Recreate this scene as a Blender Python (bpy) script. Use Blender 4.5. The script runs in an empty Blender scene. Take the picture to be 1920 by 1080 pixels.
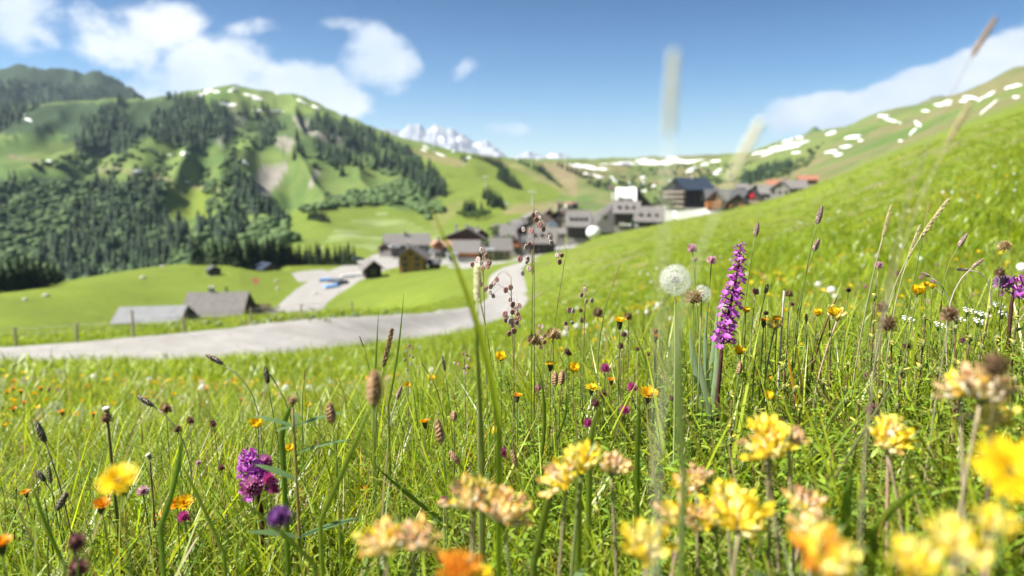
import bpy, math, random
import numpy as np
from mathutils import Vector, Matrix, Euler
random.seed(7)
R = math.radians
scene = bpy.context.scene
COL = scene.collection

# ------------------------------------------------------------------ camera
FPX = 1280.0
PITCH = R(8.0)
cam_d = bpy.data.cameras.new('camera')
cam = bpy.data.objects.new('camera', cam_d); COL.objects.link(cam)
cam_d.sensor_width = 36.0; cam_d.lens = 24.0
cam_d.clip_start = 0.02; cam_d.clip_end = 60000
cam.location = (0, 0, 0); cam.rotation_euler = (R(90) - PITCH, 0, 0)
cam_d.dof.use_dof = True; cam_d.dof.focus_distance = 0.93; cam_d.dof.aperture_fstop = 4.0
scene.camera = cam
scene.view_settings.view_transform = 'Standard'; scene.view_settings.look = 'None'
scene.view_settings.gamma = 1.0; scene.view_settings.exposure = 1.46
scene.view_settings.use_curve_mapping = False
scene.cycles.use_denoising = True
scene.cycles.max_bounces = 7; scene.cycles.diffuse_bounces = 4; scene.cycles.transparent_max_bounces = 12
scene.cycles.transmission_bounces = 3; scene.cycles.glossy_bounces = 2; scene.cycles.volume_bounces = 0
scene.cycles.use_adaptive_sampling = True; scene.cycles.adaptive_threshold = 0.02
scene.cycles.sample_clamp_indirect = 4.0

# ------------------------------------------------------------------ sun + sky
SUN_EL, SUN_AZ = 50.0, -100.0        # azimuth from the viewing direction, negative = to the left
sd = Vector((math.sin(R(SUN_AZ)) * math.cos(R(SUN_EL)), math.cos(R(SUN_AZ)) * math.cos(R(SUN_EL)), math.sin(R(SUN_EL))))
sun_d = bpy.data.lights.new('sun', 'SUN'); sun_d.energy = 5.0; sun_d.angle = R(0.5); sun_d.color = (1.0, 0.955, 0.88)
sun = bpy.data.objects.new('sun', sun_d); COL.objects.link(sun)
sun.rotation_euler = sd.to_track_quat('Z', 'Y').to_euler(); sun.location = (0, 0, 50)

def pdir(px, py):
    a, b = (px - 960) / FPX, (540 - py) / FPX
    return Vector((a, math.cos(PITCH) + b * math.sin(PITCH), -math.sin(PITCH) + b * math.cos(PITCH)))
def P(px, py, depth): return pdir(px, py) * depth
def PR(px, py, r):
    d = pdir(px, py); return d * (r / math.hypot(d.x, d.y))

world = bpy.data.worlds.new('World'); scene.world = world; world.use_nodes = True
nt = world.node_tree; nt.nodes.clear()
class NB:
    """tiny node builder"""
    def __init__(s, nt): s.nt = nt; s.L = nt.links
    def n(s, t, **kw):
        x = s.nt.nodes.new(t)
        for k, v in kw.items(): setattr(x, k, v)
        return x
    def put(s, sock, v):
        if hasattr(v, 'is_output') or isinstance(v, bpy.types.NodeSocket): s.L.new(v, sock)
        elif v is not None:
            if isinstance(v, (tuple, list)) and len(v) == 3 and sock.type == 'RGBA': v = (*v, 1)
            sock.default_value = v
    def math(s, op, a, b=None, c=None, clamp=False):
        x = s.n('ShaderNodeMath', operation=op, use_clamp=clamp)
        s.put(x.inputs[0], a); s.put(x.inputs[1], b)
        if c is not None: s.put(x.inputs[2], c)
        return x.outputs[0]
    def mix(s, f, a, b, bt='MIX'):
        x = s.n('ShaderNodeMix', data_type='RGBA', blend_type=bt)
        s.put(x.inputs[0], f); s.put(x.inputs[6], a); s.put(x.inputs[7], b); return x.outputs[2]
    def noise(s, vec, scale, detail=4, rough=0.55, dist=0.0):
        x = s.n('ShaderNodeTexNoise'); s.put(x.inputs['Vector'], vec)
        x.inputs['Scale'].default_value = scale; x.inputs['Detail'].default_value = detail
        x.inputs['Roughness'].default_value = rough; x.inputs['Distortion'].default_value = dist
        return x.outputs['Fac']
    def ramp(s, f, stops):
        x = s.n('ShaderNodeValToRGB'); s.put(x.inputs[0], f)
        el = x.color_ramp.elements
        while len(el) < len(stops): el.new(0.5)
        for e, (p, c) in zip(el, stops):
            e.position = p; e.color = (*c, 1) if len(c) == 3 else c
        return x.outputs[0]
    def smooth(s, v, a, b):
        x = s.n('ShaderNodeMapRange', interpolation_type='SMOOTHSTEP')
        s.put(x.inputs[0], v); x.inputs[1].default_value = a; x.inputs[2].default_value = b
        return x.outputs[0]
b = NB(nt)
sky = b.n('ShaderNodeTexSky', sky_type='NISHITA', sun_disc=False, sun_elevation=R(SUN_EL), sun_rotation=R(SUN_AZ),
          altitude=1600, air_density=1.15, dust_density=0.7, ozone_density=2.2)
tc = b.n('ShaderNodeTexCoord'); sep = b.n('ShaderNodeSeparateXYZ'); b.L.new(tc.outputs['Generated'], sep.inputs[0])
X, Y, Z = sep.outputs
Yc = b.math('MAXIMUM', Y, 0.05)
A = b.math('DIVIDE', X, Yc); B = b.math('DIVIDE', Z, Yc)
comb = b.n('ShaderNodeCombineXYZ'); b.L.new(A, comb.inputs[0]); b.L.new(B, comb.inputs[1])
warp = b.n('ShaderNodeMapping'); b.L.new(comb.outputs[0], warp.inputs[0]); warp.inputs['Scale'].default_value = (1, 1.5, 1)
n1 = b.noise(warp.outputs[0], 9.5, 8, 0.58, 0.15)
n2 = b.noise(warp.outputs[0], 2.6, 2, 0.5)
# cumulus: (px, py, half width, half height, rotation, strength)
clouds = [(30, 30, 85, 55, 0, .85), (215, 80, 95, 48, -30, .9), (290, 50, 70, 42, 0, .85), (395, 128, 95, 46, 10, 1.1), (310, 160, 75, 36, 0, .85),
          (570, 150, 95, 30, -3, .95), (708, 115, 62, 52, -20, 1.1), (635, 185, 60, 28, 0, .95), (470, 172, 90, 26, 0, .85), (600, 178, 60, 22, 0, .8),
          (872, 132, 28, 16, 40, .62), (945, 242, 45, 14, -8, .62), (640, 45, 38, 14, 0, .55), (480, 52, 50, 16, 10, .55),
          (1560, 212, 105, 34, 6, 1.5), (1700, 178, 125, 36, 22, 1.55), (1830, 135, 130, 42, 27, 1.55), (1960, 95, 150, 60, 25, 1.5), (1480, 215, 50, 24, 0, .9), (1780, 190, 150, 40, 20, 1.0), (2150, 120, 200, 110, 10, 1.1), (-180, 60, 150, 70, 0, 1.0), (1640, 225, 110, 35, 5, .9)]
dens = None
for (cx, cy, w, h, rot, st) in clouds:
    d = pdir(cx, cy); a0, b0 = d.x / d.y, d.z / d.y
    da, db = b.math('SUBTRACT', A, a0), b.math('SUBTRACT', B, b0)
    c, s_ = math.cos(R(rot)), math.sin(R(rot))
    u = b.math('ADD', b.math('MULTIPLY', da, c * FPX / w), b.math('MULTIPLY', db, s_ * FPX / w))
    v = b.math('ADD', b.math('MULTIPLY', da, -s_ * FPX / h), b.math('MULTIPLY', db, c * FPX / h))
    q = b.math('ADD', b.math('MULTIPLY', u, u), b.math('MULTIPLY', v, v))
    g = b.math('MULTIPLY', b.math('SUBTRACT', 1.0, b.math('MULTIPLY', q, 0.5)), st)
    dens = g if dens is None else b.math('SMOOTH_MAX', dens, g, 0.25)
field = b.math('ADD', dens, b.math('MULTIPLY', b.math('SUBTRACT', n1, 0.5), 2.6))
field = b.math('ADD', field, b.math('MULTIPLY', b.math('SUBTRACT', n2, 0.5), 1.0))
cov = b.smooth(field, 0.15, 0.9)
cov = b.math('MULTIPLY', cov, b.smooth(Y, 0.1, 0.25))
shade = b.smooth(b.noise(warp.outputs[0], 5.0, 3), 0.35, 0.7)
ccol = b.mix(shade, (5.2, 5.9, 6.8), (7.2, 7.4, 7.7))
skyc = b.n('ShaderNodeHueSaturation'); b.L.new(sky.outputs[0], skyc.inputs['Color'])
skyc.inputs['Saturation'].default_value = 1.15; skyc.inputs['Value'].default_value = 1.0
elev = b.math('DIVIDE', Z, b.math('SQRT', b.math('ADD', b.math('MULTIPLY', X, X), b.math('ADD', b.math('MULTIPLY', Y, Y), b.math('MULTIPLY', Z, Z)))))
grad = b.ramp(elev, [(0.0, (1.15, 1.13, 1.08)), (.06, (1.0, 1.02, 1.0)), (.16, (.50, .70, .84)), (.27, (.22, .41, .58)), (.38, (.13, .28, .44))])
skyg = b.mix(1.0, skyc.outputs[0], grad, 'MULTIPLY')
out = b.mix(b.math('MULTIPLY', cov, 0.95), skyg, ccol)
bg = b.n('ShaderNodeBackground'); b.L.new(out, bg.inputs[0]); bg.inputs[1].default_value = 0.056
wo = b.n('ShaderNodeOutputWorld'); b.L.new(bg.outputs[0], wo.inputs[0])

# ------------------------------------------------------------------ numpy noise
def _hash(ix, iy, seed):
    h = (ix.astype(np.int64) * 374761393 + iy.astype(np.int64) * 668265263 + seed * 1442695041) & 0xFFFFFFFF
    h = ((h ^ (h >> 13)) * 1274126177) & 0xFFFFFFFF
    return ((h ^ (h >> 16)) & 0xFFFF) / 65535.0
def vnoise(x, y, seed=0):
    ix, iy = np.floor(x), np.floor(y); fx, fy = x - ix, y - iy
    fx = fx * fx * (3 - 2 * fx); fy = fy * fy * (3 - 2 * fy)
    a = _hash(ix, iy, seed); c = _hash(ix + 1, iy, seed); d = _hash(ix, iy + 1, seed); e = _hash(ix + 1, iy + 1, seed)
    return (a * (1 - fx) + c * fx) * (1 - fy) + (d * (1 - fx) + e * fx) * fy
def fbm(x, y, octv=4, seed=0, rough=0.5):
    x = np.asarray(x, float); y = np.asarray(y, float)
    s = 0; amp = 1; tot = 0
    for o in range(octv):
        s = s + amp * vnoise(x * 2 ** o + 17.3 * o, y * 2 ** o - 9.1 * o, seed + o); tot += amp; amp *= rough
    return s / tot

# ------------------------------------------------------------------ terrain: heights given as sight lines at real distances
COLS = {
 -600: [(.25,'z',-.44),(.8,'z',-.55),(1.5,'z',-.70),(4,775),(8,738),(13,722),(19,708),(21.2,678),(26,664),(60,'z',-20),(135,'z',-30),(240,570),(330,600),(600,'z',-95),(900,420),(1250,300)],
 0: [(.25,'z',-.44),(.8,'z',-.54),(1.5,'z',-.68),(4,768),(8,724),(13,704),(18,690),(20.2,655),(25,642),(60,'z',-20),(135,642),(240,548),(330,590),(600,'z',-95),(900,430),(1250,310)],
 300: [(.25,'z',-.44),(.8,'z',-.54),(1.5,'z',-.67),(4,782),(8,730),(13,702),(17.2,679),(19.8,630),(25,611),(60,'z',-22),(165,'z',-31),(300,497),(380,525),(540,'z',-60),(820,390),(1200,270)],
 500: [(.25,'z',-.44),(.8,'z',-.53),(1.5,'z',-.65),(4,788),(8,727),(13,692),(17,668),(21.2,608),(27,595),(65,'z',-24),(175,'z',-31),(310,490),(380,480),(520,459),(750,400),(1150,280)],
 650: [(.25,'z',-.43),(.8,'z',-.52),(1.5,'z',-.63),(4,778),(8,717),(13,680),(18,654),(22.8,597),(29,587),(75,'z',-23),(180,'z',-30.5),(310,486),(400,452),(520,430),(750,380),(1100,300)],
 800: [(.25,'z',-.43),(.8,'z',-.51),(1.5,'z',-.60),(4,757),(9,702),(16,655),(23,632),(29,586),(36,581),(80,562),(160,536),(290,490),(380,462),(500,430),(700,385),(1000,330)],
 900: [(.25,'z',-.43),(.8,'z',-.49),(1.5,'z',-.57),(4,742),(10,677),(18,632),(28,610),(40,583),(55,561),(78,535),(122,508),(290,490),(380,455),(500,415),(700,370),(950,330)],
 980: [(.25,'z',-.42),(.8,'z',-.48),(1.5,'z',-.55),(4,727),(10,662),(22,615),(38,588),(55,558),(75,532),(115,499),(180,488),(290,486),(380,450),(500,408),(700,370),(1000,335)],
 1100: [(.25,'z',-.41),(.8,'z',-.46),(1.5,'z',-.52),(4,702),(10,627),(25,545),(45,502),(70,475),(130,447),(180,464),(260,462),(350,445),(420,420),(600,382),(850,350),(1300,322)],
 1300: [(.25,'z',-.40),(.8,'z',-.43),(1.5,'z',-.48),(4,640),(10,560),(22,495),(40,454),(65,430),(110,411),(180,416),(280,418),(390,408),(480,396),(650,372),(950,345),(1500,318)],
 1500: [(.25,'z',-.38),(.8,'z',-.41),(1.5,'z',-.45),(4,612),(10,520),(20,450),(35,412),(60,382),(95,362),(150,370),(250,370),(380,357),(500,347),(650,332),(900,310),(1300,285)],
 1700: [(.25,'z',-.36),(.8,'z',-.39),(1.5,'z',-.43),(4,592),(9,480),(18,400),(30,345),(45,309),(70,285),(110,292),(200,296),(320,285),(450,270),(600,252),(800,238),(1100,222)],
 1920: [(.25,'z',-.34),(.8,'z',-.37),(1.5,'z',-.40),(4,565),(8,440),(15,340),(25,275),(38,235),(55,209),(90,226),(160,224),(260,210),(380,195),(520,175),(700,160),(900,143)],
 2500: [(.25,'z',-.30),(.8,'z',-.31),(1.5,'z',-.30),(4,500),(8,350),(15,240),(25,170),(38,110),(55,60),(90,50),(160,50),(260,40),(380,30),(520,20),(700,10),(900,0)],
}
SKY_L = [(-600,190,1700),(0,208,1700),(130,195,1750),(260,186,1800),(330,181,1800),(380,168,1750),(430,162,1700),(500,171,1680),(570,186,1660),(600,199,1650),(640,216,1600),(700,240,1550),(760,261,1500),(830,279,1420),
         (880,290,1350),(950,297,1400),(1000,300,1700),(1100,304,2100),(1180,301,2200),(1300,297,2200),(1400,294,2200),(1450,271,2100),(1500,258,2000),(1530,247,1950),(1580,242,1900),(1600,236,1850),(1640,219,1750),(1700,206,1600),(1750,191,1500),
         (1800,179,1400),(1850,156,1300),(1890,131,1200),(1905,124,1180),(1940,122,1150),(2500,60,1150)]
BACK_L = [(-600,140,2900),(-100,150,2900),(0,150,2900),(50,142,2900),(75,152,2900),(100,147,2900),(140,152,2900),(190,151,2900),(230,167,2900),(258,190,2900),(300,230,2900),(700,330,3300),(1300,345,3300),(1700,330,3000),(1950,300,3000),(2500,200,3000)]
def to_are(px, ent):
    if len(ent) == 3 and ent[1] == 'z':
        d = pdir(px, 600); return math.atan2(d.x, d.y), ent[0], ent[2] / ent[0]
    d = pdir(px, ent[1]); return math.atan2(d.x, d.y), ent[0], d.z / math.hypot(d.x, d.y)
NL = 20
AZ0, AZ1, NA = R(-52), R(52), 760
az_core = np.linspace(AZ0, AZ1, NA)
def smooth1(v, k):
    ker = np.exp(-0.5 * (np.arange(-3 * k, 3 * k + 1) / k) ** 2); ker /= ker.sum()
    return np.convolve(np.pad(v, 3 * k, mode='edge'), ker, mode='valid')
Lr, Le = np.zeros((NA, NL)), np.zeros((NA, NL))
xs = sorted(COLS)
for k in range(16):
    pts = [to_are(x, COLS[x][k]) for x in xs]
    aa, rr, ee = map(np.array, zip(*pts))
    Lr[:, k] = np.exp(smooth1(np.interp(az_core, aa, np.log(rr)), 12)); Le[:, k] = smooth1(np.interp(az_core, aa, ee), 12)
for k, tab in ((16, SKY_L), (18, BACK_L)):
    pts = [to_are(x, (r, y)) for x, y, r in tab]
    aa, rr, ee = map(np.array, zip(*pts))
    Lr[:, k] = np.exp(smooth1(np.interp(az_core, aa, np.log(rr)), 12)); Le[:, k] = smooth1(np.interp(az_core, aa, ee), 2)
Lr[:, 17] = Lr[:, 16] * 1.22; Le[:, 17] = np.minimum(Le[:, 16], Le[:, 18]) - 0.02
Lr[:, 18] = np.maximum(Lr[:, 18], Lr[:, 17] * 1.12)
Lr[:, 19] = 11000; Le[:, 19] = -0.012
# all the way round: behind the camera the hillside carries on
extra = np.radians([-180, -150, -120, -90, -70]); extra2 = np.radians([70, 90, 120, 150, 180])
az_all = np.concatenate([extra, az_core, extra2])
avg_r = np.sqrt(Lr[0] * Lr[-1]); avg_e = 0.5 * (Le[0] + Le[-1])
def side(edge_r, edge_e, w): return edge_r ** (1 - w) * avg_r ** w, edge_e * (1 - w) + avg_e * w
for arr_w, edge, lst in (([1, .8, .55, .3, .1], 0, 'a'), ([.1, .3, .55, .8, 1], -1, 'b')):
    rr, ee = zip(*[side(Lr[edge if edge == 0 else NA - 1].copy(), Le[edge if edge == 0 else NA - 1].copy(), w) for w in arr_w])
    if lst == 'a': Ra, Ea = np.array(rr), np.array(ee)
    else: Rb, Eb = np.array(rr), np.array(ee)
Lr = np.vstack([Ra, Lr, Rb]); Le = np.vstack([Ea, Le, Eb])
NR = 520
logr = np.linspace(math.log(0.2), math.log(10500), NR)
def pchip(xk, yk, xq):
    h = np.diff(xk); d = np.diff(yk) / h
    m = np.zeros_like(yk)
    w1 = 2 * h[1:] + h[:-1]; w2 = h[1:] + 2 * h[:-1]
    same = d[1:] * d[:-1] > 0
    with np.errstate(all='ignore'):
        m[1:-1] = np.where(same, (w1 + w2) / (w1 / d[:-1] + w2 / d[1:]), 0)
    m[0], m[-1] = d[0], d[-1]
    i = np.clip(np.searchsorted(xk, xq) - 1, 0, len(h) - 1)
    t = np.clip((xq - xk[i]) / h[i], 0, 1)
    return (yk[i] * (1 + 2 * t) * (1 - t) ** 2 + h[i] * m[i] * t * (1 - t) ** 2 + yk[i + 1] * t * t * (3 - 2 * t) + h[i] * m[i + 1] * t * t * (t - 1))
E = np.array([pchip(np.log(Lr[i]), Le[i], logr) for i in range(len(az_all))])       # slope of sight line
RR = np.exp(logr)[None, :] * np.ones((len(az_all), 1)); AA = az_all[:, None] * np.ones((1, NR))
GX, GY = RR * np.sin(AA), RR * np.cos(AA)
GZ = E * RR
# relief: gullies and knolls that grow with distance, next to none on the road and near the ridge lines
def band(r, a, c): return np.clip((r - a) / (c - a), 0, 1)
am = band(RR, 380, 900) * (1 - .8 * np.exp(-(np.log(RR / Lr[:, 16:17]) / .16) ** 2))
rid = 1 - np.abs(2 * fbm(GX / 210, GY / 210, 4, 5) - 1)
GZ += am * (rid - 0.62) * 42 * np.clip(RR / 1500, 0, 1.3)
GZ += am * (fbm(GX / 60, GY / 60, 3, 9) - 0.5) * 14
gul = 1 - np.abs(2 * fbm((GX + 0.35 * GY) / 75, (GY - .2 * GX) / 420, 3, 31) - 1)
GZ += am * np.clip((R(-8) - AA) / R(8), 0, 1) * (gul - .6) * 60
GZ += band(RR, 90, 200) * (1 - am) * (fbm(GX / 30, GY / 30, 3, 3) - 0.5) * .5
GZ += (1 - band(RR, 60, 140)) * band(RR, 1.0, 4) * (fbm(GX / 2.2, GY / 2.2, 3, 12) - 0.5) * 0.10 * np.clip(RR / 6, .2, 1)
GZ += band(RR, 24, 40) * (1 - band(RR, 200, 400)) * (fbm(GX / 9, GY / 9, 3, 21) - .5) * 0.22
def az_index(az):
    return np.interp(az, az_all, np.arange(len(az_all)))
def gz(x, y):
    r = max(0.21, math.hypot(x, y)); az = math.atan2(x, y)
    i = float(az_index(az)); j = (math.log(r) - logr[0]) / (logr[1] - logr[0]); j = min(max(j, 0), NR - 1.001)
    i0 = min(int(i), len(az_all) - 2); j0 = int(j); fi, fj = i - i0, j - j0
    return float((GZ[i0, j0] * (1 - fi) + GZ[i0 + 1, j0] * fi) * (1 - fj) + (GZ[i0, j0 + 1] * (1 - fi) + GZ[i0 + 1, j0 + 1] * fi) * fj)
def gz_arr(x, y):
    r = np.maximum(0.21, np.hypot(x, y)); az = np.arctan2(x, y)
    i = az_index(az); j = np.clip((np.log(r) - logr[0]) / (logr[1] - logr[0]), 0, NR - 1.001)
    i0 = np.minimum(i.astype(int), len(az_all) - 2); j0 = j.astype(int); fi, fj = i - i0, j - j0
    return (GZ[i0, j0] * (1 - fi) + GZ[i0 + 1, j0] * fi) * (1 - fj) + (GZ[i0, j0 + 1] * (1 - fi) + GZ[i0 + 1, j0 + 1] * fi) * fj
def hit(px, py, rmin=0.5, rmax=9000):
    """where the sight line through a photo point meets the ground"""
    d = pdir(px, py); hl = math.hypot(d.x, d.y); az = math.atan2(d.x, d.y); e = d.z / hl
    i = float(az_index(az)); i0 = min(int(i), len(az_all) - 2); fi = i - i0
    row = (GZ[i0] * (1 - fi) + GZ[i0 + 1] * fi) / np.exp(logr)
    rr = np.exp(logr); ok = (rr >= rmin) & (rr <= rmax)
    idx = np.nonzero(ok & (row >= e))[0]
    if len(idx) == 0: return None
    j = idx[0]
    if j > 0 and ok[j - 1] and row[j - 1] < e:
        t = (e - row[j - 1]) / (row[j] - row[j - 1] + 1e-12); r = math.exp(logr[j - 1] + t * (logr[1] - logr[0]))
    else: r = rr[j]
    return Vector((r * math.sin(az), r * math.cos(az), e * r))
def project(x, y, z):
    fw = y * math.cos(PITCH) - z * math.sin(PITCH); up = y * math.sin(PITCH) + z * math.cos(PITCH)
    return 960 + FPX * x / fw, 540 - FPX * up / fw
def inpoly(px, py, poly):
    px = np.asarray(px); py = np.asarray(py); ins = np.zeros(px.shape, bool)
    n = len(poly)
    for i in range(n):
        x1, y1 = poly[i]; x2, y2 = poly[(i + 1) % n]
        if y1 == y2: continue
        c = ((y1 > py) != (y2 > py)) & (px < (x2 - x1) * (py - y1) / (y2 - y1) + x1)
        ins ^= c
    return ins

# ------------------------------------------------------------------ object helpers
def tag(o, label=None, cat=None, group=None, kind=None):
    if label: o['label'] = label
    if cat: o['category'] = cat
    if group: o['group'] = group
    if kind: o['kind'] = kind
    return o
def empty(name, loc, label=None, cat=None, group=None, rz=0):
    o = bpy.data.objects.new(name, None); o.location = loc; o.rotation_euler = (0, 0, rz); COL.objects.link(o)
    o.empty_display_size = 0.02
    return tag(o, label, cat, group)
def link_mesh(name, me, parent=None, loc=None, rot=None, scl=None):
    o = bpy.data.objects.new(name, me); COL.objects.link(o)
    if parent: o.parent = parent
    if loc is not None: o.location = loc
    if rot is not None: o.rotation_euler = rot
    if scl is not None: o.scale = scl if hasattr(scl, '__len__') else (scl,) * 3
    return o
def np_mesh(name, verts, faces, mats, smooth=True, col=None, mi=None):
    me = bpy.data.meshes.new(name)
    verts = np.asarray(verts, dtype=np.float32)
    if isinstance(faces, np.ndarray):
        k = faces.shape[1]
        me.vertices.add(len(verts)); me.vertices.foreach_set('co', verts.ravel())
        me.loops.add(faces.size); me.loops.foreach_set('vertex_index', faces.astype(np.int32).ravel())
        me.polygons.add(len(faces)); me.polygons.foreach_set('loop_start', np.arange(0, faces.size, k, dtype=np.int32))
        me.update(calc_edges=True)
    else:
        me.from_pydata([tuple(map(float, v)) for v in verts], [], faces); me.update()
    for m in (mats if isinstance(mats, (list, tuple)) else [mats]): me.materials.append(m)
    if mi is not None: me.polygons.foreach_set('material_index', np.asarray(mi, dtype=np.int32))
    if smooth: me.polygons.foreach_set('use_smooth', np.ones(len(me.polygons), bool))
    if col is not None:
        ca = me.color_attributes.new('Col', 'FLOAT_COLOR', 'POINT')
        c = np.ones((len(verts), 4), np.float32); c[:, :3] = np.asarray(col)[:, :3]
        ca.data.foreach_set('color', c.ravel())
    return me
class MB:
    """collects shapes, links them as one mesh"""
    def __init__(s): s.v, s.f, s.c, s.m = [], [], [], []; s.col = (1, 1, 1); s.mat = 0
    def add(s, vs, fs, col=None):
        n = len(s.v); s.v += [tuple(v) for v in vs]; s.f += [tuple(i + n for i in f) for f in fs]
        c = col or s.col
        s.c += ([c] * len(vs) if not isinstance(c, list) else c); s.m += [s.mat] * len(fs)
    def box(s, x0, x1, y0, y1, z0, z1, M=None, col=None):
        vs = [Vector(p) for p in ((x0,y0,z0),(x1,y0,z0),(x1,y1,z0),(x0,y1,z0),(x0,y0,z1),(x1,y0,z1),(x1,y1,z1),(x0,y1,z1))]
        if M: vs = [M @ v for v in vs]
        s.add(vs, [(0,3,2,1),(4,5,6,7),(0,1,5,4),(1,2,6,5),(2,3,7,6),(3,0,4,7)], col)
    def prism(s, poly, t0, t1, axis=1, M=None, col=None):
        """polygon in the two other axes, swept t0..t1 along axis"""
        def pt(p, t):
            q = [p[0], p[1]]; q.insert(axis, t); return Vector(q)
        n = len(poly); vs = [pt(p, t0) for p in poly] + [pt(p, t1) for p in poly]
        if M: vs = [M @ v for v in vs]
        fs = [tuple(range(n - 1, -1, -1)), tuple(range(n, 2 * n))] + [(i, (i + 1) % n, n + (i + 1) % n, n + i) for i in range(n)]
        s.add(vs, fs, col)
    def tube(s, pts, rad, n=5, col=None, cap=True):
        pts = [Vector(p) for p in pts]; vs, fs, cs = [], [], []
        m = len(pts)
        if not hasattr(rad, '__len__'): rad = [rad] * m
        for i, p in enumerate(pts):
            t = (pts[min(i + 1, m - 1)] - pts[max(i - 1, 0)])
            t = t.normalized() if t.length > 1e-9 else Vector((0, 0, 1))
            a = t.cross(Vector((0.31, 0.95, 0.05))).normalized(); c = t.cross(a)
            for k in range(n):
                an = 2 * math.pi * k / n; vs.append(p + (a * math.cos(an) + c * math.sin(an)) * rad[i])
        for i in range(m - 1):
            for k in range(n): fs.append((i * n + k, i * n + (k + 1) % n, (i + 1) * n + (k + 1) % n, (i + 1) * n + k))
        if cap: fs += [tuple(range(n - 1, -1, -1)), tuple((m - 1) * n + k for k in range(n))]
        s.add(vs, fs, col)
    def ball(s, c, rad, nu=8, nv=5, col=None, axis=None, jit=0):
        """ellipsoid; rad scalar or 3; axis = direction of its long (z) axis"""
        r3 = rad if hasattr(rad, '__len__') else (rad,) * 3
        M = Matrix.Identity(3) if axis is None else Vector(axis).normalized().to_track_quat('Z', 'Y').to_matrix()
        vs = []; c = Vector(c)
        for j in range(1, nv):
            th = math.pi * j / nv
            for i in range(nu):
                ph = 2 * math.pi * (i + .5 * (j % 2)) / nu
                k = 1 + random.uniform(-jit, jit)
                vs.append(c + M @ Vector((r3[0] * math.sin(th) * math.cos(ph) * k, r3[1] * math.sin(th) * math.sin(ph) * k, r3[2] * math.cos(th) * k)))
        vs.append(c + M @ Vector((0, 0, r3[2]))); vs.append(c - M @ Vector((0, 0, r3[2])))
        T, Bq = len(vs) - 2, len(vs) - 1; fs = []
        for j in range(nv - 2):
            for i in range(nu): fs.append((j * nu + i, (j + 1) * nu + i, (j + 1) * nu + (i + 1) % nu, j * nu + (i + 1) % nu))
        for i in range(nu): fs.append((T, i, (i + 1) % nu)); fs.append((Bq, (nv - 2) * nu + (i + 1) % nu, (nv - 2) * nu + i))
        s.add(vs, fs, col)
    def blade(s, p, d, side, length, width, curve=(0, 0, 0), seg=4, col=None, col2=None, fold=0.0, prof=None):
        """tapering leaf from p along d, bent towards curve"""
        p, d, side, cu = Vector(p), Vector(d), Vector(side), Vector(curve)
        vs, cs = [], []; c1 = col or s.col; c2 = col2 or c1
        for i in range(seg + 1):
            t = i / seg
            q = p + d * (length * t) + cu * (length * t * t)
            w = width * (prof(t) if prof else (1 - t) ** .7 * (0.75 + .5 * t)) * .5
            cc = tuple(a * (1 - t) + e * t for a, e in zip(c1, c2))
            if i == seg: vs.append(q); cs.append(cc)
            else: vs += [q - side * w, q + side * w]; cs += [cc, cc]
        fs = [(2 * i, 2 * i + 1, 2 * i + 3, 2 * i + 2) for i in range(seg - 1)] + [(2 * seg - 2, 2 * seg - 1, 2 * seg)]
        s.add(vs, fs, cs)
    def mesh(s, name, mat, smooth=False):
        me = bpy.data.meshes.new(name); me.from_pydata([tuple(v) for v in s.v], [], s.f)
        for m in (mat if isinstance(mat, (list, tuple)) else [mat]): me.materials.append(m)
        if isinstance(mat, (list, tuple)) and len(mat) > 1: me.polygons.foreach_set('material_index', s.m)
        if smooth: me.polygons.foreach_set('use_smooth', np.ones(len(me.polygons), bool))
        ca = me.color_attributes.new('Col', 'FLOAT_COLOR', 'POINT')
        c = np.ones((len(s.v), 4), np.float32); c[:, :3] = np.array(s.c, dtype=np.float32).reshape(-1, 3)
        ca.data.foreach_set('color', c.ravel()); me.update(); return me
    def build(s, name, mat, parent=None, smooth=False, loc=None, rot=None):
        return link_mesh(name, s.mesh(name, mat, smooth), parent, loc, rot)

# ------------------------------------------------------------------ materials
def material(name):
    m = bpy.data.materials.new(name); m.use_nodes = True; m.node_tree.nodes.clear()
    b = NB(m.node_tree); o = b.n('ShaderNodeOutputMaterial'); return m, b, o
def pbsdf(b, o, col, rough=0.7, spec=0.3, bump=None, bstr=0.3, bdist=0.05, transl=0.0, tcol=None, metal=0):
    p = b.n('ShaderNodeBsdfPrincipled'); b.put(p.inputs['Base Color'], col); b.put(p.inputs['Roughness'], rough)
    p.inputs['Specular IOR Level'].default_value = spec; p.inputs['Metallic'].default_value = metal
    if bump is not None:
        bn = b.n('ShaderNodeBump'); bn.inputs['Strength'].default_value = bstr; bn.inputs['Distance'].default_value = bdist
        b.put(bn.inputs['Height'], bump); b.L.new(bn.outputs[0], p.inputs['Normal'])
    if transl > 0:
        t = b.n('ShaderNodeBsdfTranslucent'); b.put(t.inputs[0], tcol if tcol is not None else col)
        mx = b.n('ShaderNodeMixShader'); mx.inputs[0].default_value = transl
        b.L.new(p.outputs[0], mx.inputs[1]); b.L.new(t.outputs[0], mx.inputs[2]); b.L.new(mx.outputs[0], o.inputs[0])
    else: b.L.new(p.outputs[0], o.inputs[0])
    return p
def wpos(b): return b.n('ShaderNodeNewGeometry').outputs['Position']
def opos(b): return b.n('ShaderNodeTexCoord').outputs['Object']
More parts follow.
